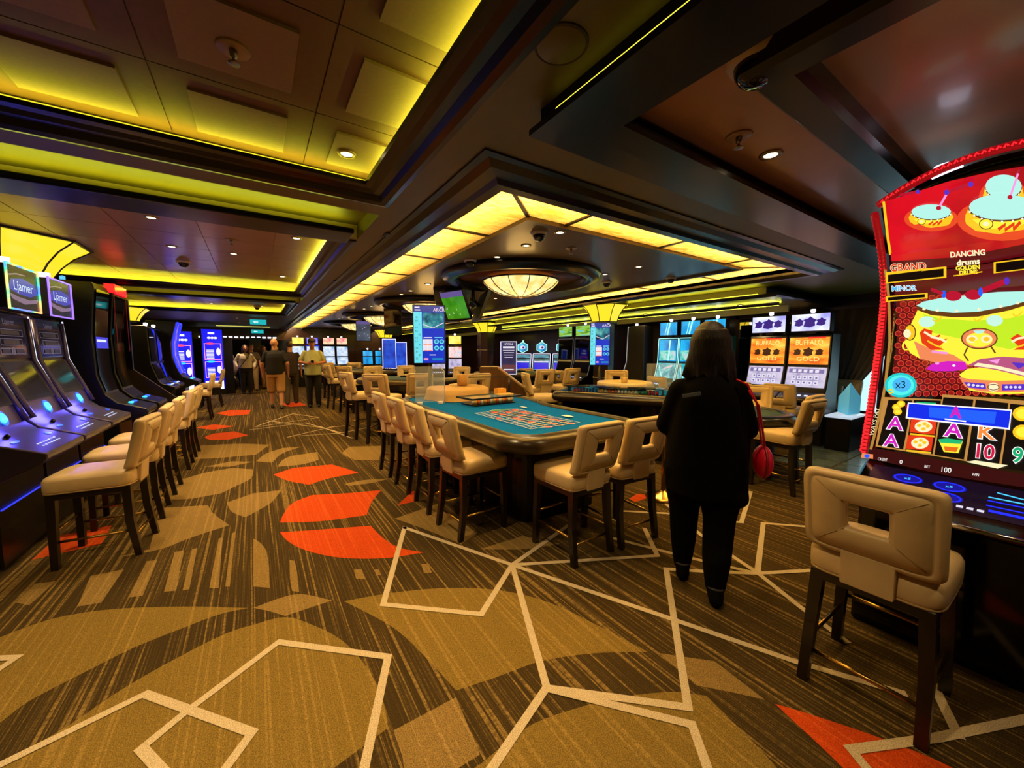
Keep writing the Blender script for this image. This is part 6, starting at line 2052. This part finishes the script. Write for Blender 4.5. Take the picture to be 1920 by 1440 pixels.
def hand(mb, w, d, side, k=1.0):
    """palm and five fingers from wrist w along direction d; side = sideways axis (towards the thumb)"""
    w = Vector(w); d = Vector(d).normalized(); s = Vector(side); s = (s - d * s.dot(d)).normalized(); nn = d.cross(s)
    for q in (-0.024, -0.008, 0.008, 0.024): capsule(mb, w + s * q * 0.8, w + d * 0.085 * k + s * q * 1.2, 0.017, 0.013)
    for q, L in ((0.033, 0.07), (0.011, 0.08), (-0.011, 0.075), (-0.033, 0.058)):
        a = w + d * 0.085 * k + s * q; b = a + (d * 0.9 + nn * 0.35).normalized() * L * 0.55 * k; c = b + (d * 0.5 + nn * 0.8).normalized() * L * 0.45 * k
        capsule(mb, a, b, 0.0095, 0.009, 8); capsule(mb, b, c, 0.009, 0.0075, 8)
    a = w + s * 0.03 + d * 0.02; b = a + (s * 0.7 + d * 0.7).normalized() * 0.045 * k; c = b + (d + s * 0.1).normalized() * 0.035 * k
    capsule(mb, a, b, 0.012, 0.011, 8); capsule(mb, b, c, 0.011, 0.009, 8)


def limb(mb, pts, rs):
    for (a, b, r0, r1) in zip(pts, pts[1:], rs, rs[1:]): capsule(mb, a, b, r0, r1)


def person(loc, hd, label, ht, skin, hairc, shirt, pants, pose, build=1.0, hair='short', sleeve='short', shorts=False, hat=None, bald=False, vox=0.013, shoe=(24, 20, 20)):
    """local front is +Y; proportions scale with height ht"""
    t = thing('person', label, 'person', (loc[0], loc[1], 0), hd)
    k = ht / 1.75; b = build
    SK = M('skin %s' % (skin,), skin, 0.55); SH = M('cloth %s' % (shirt,), shirt, 0.85, var=0.08, vscale=20); PA = M('cloth %s' % (pants,), pants, 0.85)
    V = lambda x, y, z: Vector((x * k, y * k, z * k))
    # joints
    st = pose.get('step', 0.0)
    hipL, hipR = V(-0.09 * b, 0, 0.92), V(0.09 * b, 0, 0.92)
    fl_, fr_ = V(-0.1, st, 0.07), V(0.1, -st, 0.07)
    kl = (hipL + fl_) / 2 + V(0, 0.03 + abs(st) * 0.1, 0.02); kr = (hipR + fr_) / 2 + V(0, 0.03, 0.02)
    sb_ = 0.165 * (1 + (b - 1) * 0.6); shL, shR = V(-sb_, 0, 1.395), V(sb_, 0, 1.395)
    arms = pose['arms'](V, b)           # [(elbow, wrist, handdir, thumbdir) left, right]
    body = MB()
    hz = pose.get('head', (0, 0))
    hc = V(hz[0], 0.02 + hz[1], 1.635)
    body.ellipsoid(hc, 0.076 * k, 0.094 * k, 0.118 * k, 16, 12)
    body.ellipsoid(hc + V(0, 0.03, -0.06), 0.056 * k, 0.062 * k, 0.055 * k)
    capsule(body, V(0, -0.005, 1.44), hc + V(0, -0.02, -0.06), 0.062 * k, 0.055 * k)
    capsule(body, hc + V(0, 0.09, 0.005), hc + V(0, 0.112, -0.022), 0.012 * k, 0.017 * k, 8)
    for s in (-1, 1): body.ellipsoid(hc + V(s * 0.078, -0.005, -0.005), 0.012 * k, 0.022 * k, 0.032 * k, 8, 6)
    loft(body, [tuple(V(0, 0, z)) + (rx * b * k, ry * b * k) for z, rx, ry in ((0.86, 0.14, 0.1), (0.95, 0.165, 0.115), (1.1, 0.15, 0.11), (1.28, 0.15, 0.105), (1.37, 0.12, 0.085), (1.42, 0.07, 0.06), (1.46, 0.05, 0.05))])
    for sh_, (el, wr, hdv, th) in ((shL, arms[0]), (shR, arms[1])):
        limb(body, [sh_, el, wr], [0.052 * b * k, 0.042 * b * k, 0.028 * k])
        hand(body, wr, hdv, th, k)
    for h_, kn, f in ((hipL, kl, fl_), (hipR, kr, fr_)):
        limb(body, [h_, kn, f], [0.085 * b * k, 0.056 * b * k, 0.038 * k])
    bo = melt(body, 'body', SK, t, vox)
    # face: eyes and mouth
    mb = MB()
    for s in (-1, 1): mb.ellipsoid(hc + V(s * 0.032, 0.084, 0.012), 0.013 * k, 0.009 * k, 0.009 * k, 8, 6)
    mb.build('eyes', M('eye', (30, 22, 20), 0.3), t, True)
    MB().ellipsoid(hc + V(0, 0.096, -0.058), 0.025 * k, 0.008 * k, 0.008 * k, 8, 6).build('mouth', M('lips', (150, 76, 66), 0.5), t, True)
    # shirt
    mb = MB()
    hem = pose.get('hem', 0.84)
    wb = pose.get('belly', 0.0)
    loft(mb, [tuple(V(0, wb * f, z)) + (rx * b * k, ry * b * k) for z, rx, ry, f in ((hem, 0.185, 0.135 + wb, 1), (hem + 0.1, 0.19, 0.14 + wb, 1), (1.12, 0.182, 0.135 + wb * 0.8, 0.8), (1.28, 0.182, 0.13, 0.3), (1.37, 0.165, 0.11, 0), (1.425, 0.115, 0.08, 0), (1.465, 0.065, 0.06, 0))])
    for sh_, (el, wr, hdv, th) in ((shL, arms[0]), (shR, arms[1])):
        if sleeve == 'long':
            limb(mb, [sh_, el, wr - (wr - el).normalized() * 0.02], [0.062 * k, 0.055 * k, 0.042 * k])
        else:
            e2 = sh_ + (el - sh_) * 0.72
            limb(mb, [sh_, e2], [0.063 * k, 0.064 * k])
    melt(mb, 'shirt', SH, t, vox)
    # trousers
    mb = MB()
    loft(mb, [tuple(V(0, 0, z)) + (rx * b * k, ry * b * k) for z, rx, ry in ((0.80, 0.175, 0.12), (0.9, 0.18, 0.125), (0.99, 0.165, 0.12))])
    for h_, kn, f in ((hipL, kl, fl_), (hipR, kr, fr_)):
        if shorts:
            e2 = kn + (f - kn) * 0.1
            limb(mb, [h_, kn, e2], [0.102 * b * k, 0.088 * b * k, 0.086 * b * k])
        else:
            limb(mb, [h_, kn, f + V(0, 0, 0.0)], [0.102 * b * k, 0.078 * b * k, 0.064 * k])
    melt(mb, 'trousers', PA, t, vox)
    for f in (fl_, fr_):
        mb = MB(); capsule(mb, f + V(0, -0.05, -0.028), f + V(0, 0.13, -0.036), 0.042 * k, 0.034 * k); capsule(mb, f + V(0, -0.03, 0.0), f + V(0, 0.02, 0.0), 0.042 * k, 0.036 * k)
        melt(mb, 'shoe', M('shoe %s' % (shoe,), shoe, 0.5), t, 0.012)
    HA = M('hair %s' % (hairc,), hairc, 0.5, var=0.3, vscale=60, bump=0.3)
    if not bald:
        mb = MB()
        mb.ellipsoid(hc + V(0, -0.018, 0.03), 0.086 * k, 0.098 * k, 0.105 * k, 16, 10)
        if hair == 'long':
            loft(mb, [tuple(hc + V(0, -0.05, z)) + (rx * k, ry * k) for z, rx, ry in ((-0.28, 0.085, 0.045), (-0.2, 0.105, 0.06), (-0.08, 0.108, 0.07), (0.05, 0.098, 0.075), (0.1, 0.06, 0.06))])
            for s in (-1, 1): capsule(mb, hc + V(s * 0.08, -0.01, 0.03), hc + V(s * 0.088, -0.01, -0.16), 0.03 * k, 0.034 * k)
        ho = melt(mb, 'hair', HA, t, 0.01, 3)
        # keep the face clear: drop hair vertices that fall over it
        if hair != 'long' or pose.get('face', True):
            bm = bmesh.new(); bm.from_mesh(ho.data)
            kill = [v for v in bm.verts if v.co.y - hc.y > 0.045 * k and v.co.z < hc.z + 0.055 * k]
            bmesh.ops.delete(bm, geom=kill, context='VERTS'); bm.to_mesh(ho.data); bm.free()
    if hat:
        mb = MB(); mb.ellipsoid(hc + V(0, -0.01, 0.06), 0.094 * k, 0.108 * k, 0.085 * k, 16, 10)
        loft(mb, [tuple(hc + V(0, 0.09, 0.045)) + (0.075 * k, 0.085 * k), tuple(hc + V(0, 0.09, 0.06)) + (0.07 * k, 0.08 * k)])
        melt(mb, 'cap', M('cap cloth', hat, 0.8), t, 0.012, 3)
    return t, V, hc, k


def hanging(V, b, swing=0.0, bend=0.08):
    return [(V(-0.235 * b, -0.03 + swing, 1.12), V(-0.245 * b, bend + swing, 0.87), (0, 0.1, -1), (0, 1, 0)), (V(0.235 * b, -0.03 - swing, 1.12), V(0.245 * b, bend - swing, 0.87), (0, 0.1, -1), (0, 1, 0))]


# walking man in black
person((0.42, 11.75), H(0.05, 1), 'bald man in black polo shirt and khaki shorts walking away', 1.84, (196, 140, 104), (90, 70, 50), (20, 17, 20), (176, 134, 78), dict(step=0.16, arms=lambda V, b: hanging(V, b, 0.05), hem=0.86), 1.12, shorts=True, bald=True)
# companion
t, V, hc, k = person((0.82, 12.6), H(0.1, 1), 'person in dark top and olive trousers walking beside the man in black', 1.78, (190, 136, 100), (60, 36, 22), (40, 24, 20), (70, 62, 40), dict(step=-0.16, arms=lambda V, b: hanging(V, b, -0.05), hem=0.84), 1.05)
# man in pale green with a phone
t, V, hc, k = person((1.28, 11.6), H(-0.12, -1), 'man in cap and pale green polo shirt looking down at a phone', 1.84, (178, 120, 88), (40, 28, 20), (164, 172, 128), (22, 18, 20),
                     dict(step=0.0, head=(0.0, 0.03), belly=0.05, hem=0.83, arms=lambda V, b: [(V(-0.27 * b, 0.02, 1.16), V(-0.10, 0.27, 1.13), (0.7, 0.6, 0), (0, 0, 1)), (V(0.27 * b, 0.02, 1.16), V(0.10, 0.27, 1.13), (-0.7, 0.6, 0), (0, 0, 1))]), 1.06, hat=(56, 36, 34))
p = t.matrix_basis
ph_ = tag(MB().box(-0.035, 0.035, -0.005, 0.005, -0.07, 0.07).build('phone', BLACKG, None, bevel=0.004), 'black phone held in both hands by the man in pale green', 'phone')
ph_.location = Vector((1.28, 11.6, 0)) + Matrix.Rotation(H(-0.12, -1), 3, 'Z') @ V(0.0, 0.36, 1.16); ph_.rotation_euler = (R(-50), 0, H(-0.12, -1))
# woman in white
t, V, hc, k = person((-0.30, 16.5), H(0.15, -1), 'woman in white blouse and wide black trousers with a shoulder strap', 1.72, (176, 120, 92), (50, 32, 26), (206, 196, 188), (26, 18, 22),
                     dict(step=0.04, hem=0.93, head=(-0.01, 0.02), arms=lambda V, b: [(V(-0.27 * b, -0.03, 1.16), V(-0.22 * b, 0.12, 0.96), (0.3, 0.3, -0.8), (0, 1, 0)), (V(0.27 * b, -0.03, 1.16), V(0.24 * b, 0.14, 0.98), (-0.2, 0.5, -0.8), (0, 1, 0))]), 1.12, hair='long', sleeve='long')
mb = MB(); mb.tube([V(-0.12, 0.02, 1.47), V(-0.06, 0.15, 1.32), V(0.06, 0.17, 1.15), V(0.18, 0.14, 0.98), V(0.24, 0.05, 0.88)], 0.012, 6); mb.build('shoulder_strap', BLACKP, t, True)
# further people
person((-0.12, 17.7), H(0.1, -1), 'man in grey shirt following the woman in white', 1.78, (184, 126, 96), (60, 48, 40), (96, 84, 76), (150, 126, 90), dict(step=0.08, arms=lambda V, b: hanging(V, b)), 1.08)
person((0.28, 18.5), H(0.4, -1), 'man in dark jacket and khaki trousers at the aisle end', 1.72, (184, 126, 96), (50, 38, 30), (40, 30, 28), (168, 128, 78), dict(step=-0.1, arms=lambda V, b: hanging(V, b)), 1.05, sleeve='long')
person((0.75, 19.2), H(-0.4, -1), 'person with pale hair in dark clothes at the far doorway', 1.70, (190, 140, 110), (196, 176, 150), (60, 30, 30), (30, 24, 26), dict(step=0.05, arms=lambda V, b: hanging(V, b)), 1.0)

# ------------------------------------------------------------------ the woman in black in the foreground
hdw = H(0.80, 0.60)
WL = (2.28, 1.27)
wt = thing('person', 'woman in black tunic and leggings with dark hair seen from behind', 'person', (WL[0], WL[1], 0), hdw)
k = 0.96; V = lambda x, y, z: Vector((x * k, y * k, z * k))
BLK1 = M('black jersey', (7, 7, 9), 0.95, spec=0.1); BLK2 = M('black leggings', (6, 6, 8), 0.95, spec=0.1)
SKW = M('skin w', (150, 104, 80), 0.55)
hc = V(0.0, 0.03, 1.60)
body = MB()
body.ellipsoid(hc, 0.074, 0.094, 0.116, 16, 12); body.ellipsoid(hc + V(0, 0.03, -0.06), 0.055, 0.06, 0.055)
capsule(body, V(0, 0.0, 1.40), hc + V(0, -0.02, -0.06), 0.06, 0.055)
capsule(body, hc + V(0, 0.09, 0.005), hc + V(0, 0.11, -0.022), 0.012, 0.016, 8)
for s in (-1, 1): body.ellipsoid(hc + V(s * 0.076, 0, -0.005), 0.012, 0.02, 0.03, 8, 6)
loft(body, [tuple(V(0, 0.0, z)) + (rx, ry) for z, rx, ry in ((0.80, 0.18, 0.14), (0.95, 0.19, 0.15), (1.12, 0.17, 0.13), (1.28, 0.15, 0.12), (1.35, 0.12, 0.09), (1.40, 0.06, 0.055))])
wr = {}
for s in (-1, 1):
    sh_ = V(s * 0.155, 0, 1.325); el = V(s * 0.225, 0.05, 1.08); wq = V(s * 0.10, 0.22, 1.14)
    limb(body, [sh_, el, wq], [0.05, 0.045, 0.03]); hand(body, wq, (-s * 0.6, 0.7, 0.2), (0, 0, 1)); wr[s] = (sh_, el, wq)
feet = {-1: V(-0.10, 0.10, 0.075), 1: V(0.10, -0.12, 0.075)}
feet = {-1: V(-0.10, 0.12, 0.075), 1: V(0.07, -0.12, 0.075)}
legs = {}
for s in (-1, 1):
    h_ = V(s * 0.11, 0, 0.86); f = feet[s]; kn = (h_ + f) / 2 + V(0, 0.03, 0.03)
    limb(body, [h_, kn, f], [0.1, 0.065, 0.04]); legs[s] = (h_, kn, f)
melt(body, 'body', SKW, wt, 0.012)
mb = MB()
for s in (-1, 1): mb.ellipsoid(hc + V(s * 0.032, 0.084, 0.012), 0.013, 0.009, 0.009, 8, 6)
mb.build('eyes', M('eye', (30, 22, 20), 0.3), wt, True)
# tunic: round shoulders, wide body, loose hem that hangs lower on one side
mb = MB()
loft(mb, [tuple(V(dx, 0.0, z)) + (rx, ry) for z, rx, ry, dx in ((0.66, 0.222, 0.19, 0.015), (0.74, 0.228, 0.195, 0.01), (0.85, 0.232, 0.195, 0), (1.0, 0.222, 0.185, 0), (1.15, 0.205, 0.17, 0), (1.27, 0.19, 0.15, 0), (1.34, 0.16, 0.125, 0), (1.39, 0.12, 0.1, 0), (1.44, 0.082, 0.08, 0), (1.475, 0.07, 0.07, 0))], 28)
mb.ellipsoid(V(0.17, -0.04, 0.67), 0.075, 0.12, 0.07)
for s in (-1, 1):
    sh_, el, wq = wr[s]
    limb(mb, [sh_ + V(0, 0, -0.01), el, wq + (el - wq) * 0.25], [0.075, 0.075, 0.055])
melt(mb, 'tunic', BLK1, wt, 0.013)
mb = MB()
for s in (-1, 1):
    h_, kn, f = legs[s]
    limb(mb, [h_ + V(0, 0, -0.05), kn + V(0, 0, 0.14), kn, f + V(0, 0, 0.2), f + V(0, 0, 0.03)], [0.138, 0.118, 0.092, 0.08, 0.058])
melt(mb, 'leggings', BLK2, wt, 0.012)
for s in (-1, 1):
    f = feet[s]
    mb = MB(); capsule(mb, f + V(0, -0.055, -0.03), f + V(0, 0.12, -0.038), 0.042, 0.034); capsule(mb, f + V(0, -0.04, 0.0), f + V(0, 0.01, 0.0), 0.045, 0.04)
    melt(mb, 'shoe', BLK2, wt, 0.011)
    MB().lathe([(0.046, 0.0), (0.05, 0.006), (0.046, 0.014)], 18, f + V(0, -0.015, 0.028)).build('sock_band', M('sock grey', (60, 56, 60), 0.8), wt, True)
mb = MB()
mb.ellipsoid(hc + V(0, -0.01, 0.04), 0.098, 0.108, 0.112, 18, 12)
loft(mb, [tuple(hc + V(0.0, -0.05, z)) + (rx, ry) for z, rx, ry in ((-0.22, 0.085, 0.05), (-0.15, 0.115, 0.07), (-0.06, 0.12, 0.085), (0.04, 0.112, 0.09), (0.1, 0.085, 0.08))], 24)
for i in range(26):
    a = pi * (1.0 + i / 25.0); r = random.uniform(0.085, 0.118)
    q = hc + V(r * cos(a), -0.03 + r * 0.75 * sin(a), -0.05)
    capsule(mb, q, q + V(random.uniform(-0.03, 0.03) + 0.03 * cos(a), random.uniform(-0.02, 0.02), -random.uniform(0.12, 0.22)), 0.024, 0.008, 8)
melt(mb, 'hair', M('dark brown hair', (16, 11, 10), 0.55, var=0.5, vscale=50, vstretch=(3, 3, 0.4), bump=0.4), wt, 0.009, 2)
MB().box(-0.05, 0.05, -0.004, 0.004, -0.012, 0.012).build('shoulder_badge', M('slate badge', (60, 70, 90), 0.5), wt, bevel=0.003)
o = [c for c in wt.children if c.name.startswith('shoulder_badge')][0]; o.location = V(-0.11, -0.152, 1.30); o.rotation_euler = (R(-20), R(-12), 0)
# crimson bag on a thin strap at her side
Rw = Matrix.Rotation(hdw, 3, 'Z')
bag = thing('shoulder_bag', 'round crimson shoulder bag hanging at the side of the woman in black', 'bag', Vector((WL[0], WL[1], 0)) + Rw @ V(0.305, -0.05, 0.90), hdw)
CRI = M('crimson leather', (226, 20, 62), 0.35)
mb = MB(); mb.ellipsoid((0, 0, 0), 0.05, 0.10, 0.095, 20, 14); mb.build('pouch', CRI, bag, True)
MB().tube([(0.0, 0.1 * cos(a), 0.095 * sin(a)) for a in [2 * pi * q / 24 for q in range(24)]], 0.008, 6, True).build('seam', M('crimson dark', (150, 10, 40), 0.4), bag, True)
MB().tube([(0, 0.03, 0.085), (-0.02, 0.02, 0.2), (-0.05, -0.03, 0.34), (-0.11, -0.06, 0.45), (-0.16, -0.03, 0.475)], 0.006, 6).build('strap', CRI, bag, True)
MB().tube([(0, -0.03, 0.085), (-0.02, -0.04, 0.2), (-0.05, -0.07, 0.33), (-0.11, -0.1, 0.42)], 0.006, 6).build('strap', CRI, bag, True)
# parked display behind the partition
t = thing('display_vehicle', 'grey and black rounded display machine with a wheel-like disc behind the partition', 'display', (-0.95, 17.6, 0), H(0.6, -0.8))
GRV = M('grey fairing', (120, 108, 120), 0.35)
mb = MB(); mb.ellipsoid((0, 0, 1.25), 0.22, 0.45, 0.26); mb.ellipsoid((0, 0.25, 0.85), 0.2, 0.3, 0.3); capsule(mb, (0, 0.3, 1.4), (0.0, 0.45, 1.8), 0.06, 0.03)
melt(mb, 'fairing', GRV, t, 0.025)
o = MB().lathe([(0.0, -0.06), (0.2, -0.06), (0.3, -0.08), (0.34, 0.0), (0.3, 0.08), (0.2, 0.06), (0.0, 0.06)], 28).build('wheel', BLACKP, t, True); o.rotation_euler = (0, pi / 2, 0); o.location = (0, 0.3, 0.36)
o = MB().lathe([(0.0, -0.07), (0.16, -0.07), (0.16, 0.07), (0.0, 0.07)], 20).build('disc', GRV, t, True); o.rotation_euler = (0, pi / 2, 0); o.location = (0, 0.3, 0.36)
MB().box(-0.15, 0.15, -0.5, 0.2, 0.0, 0.6).build('plinth', BLACKP, t)
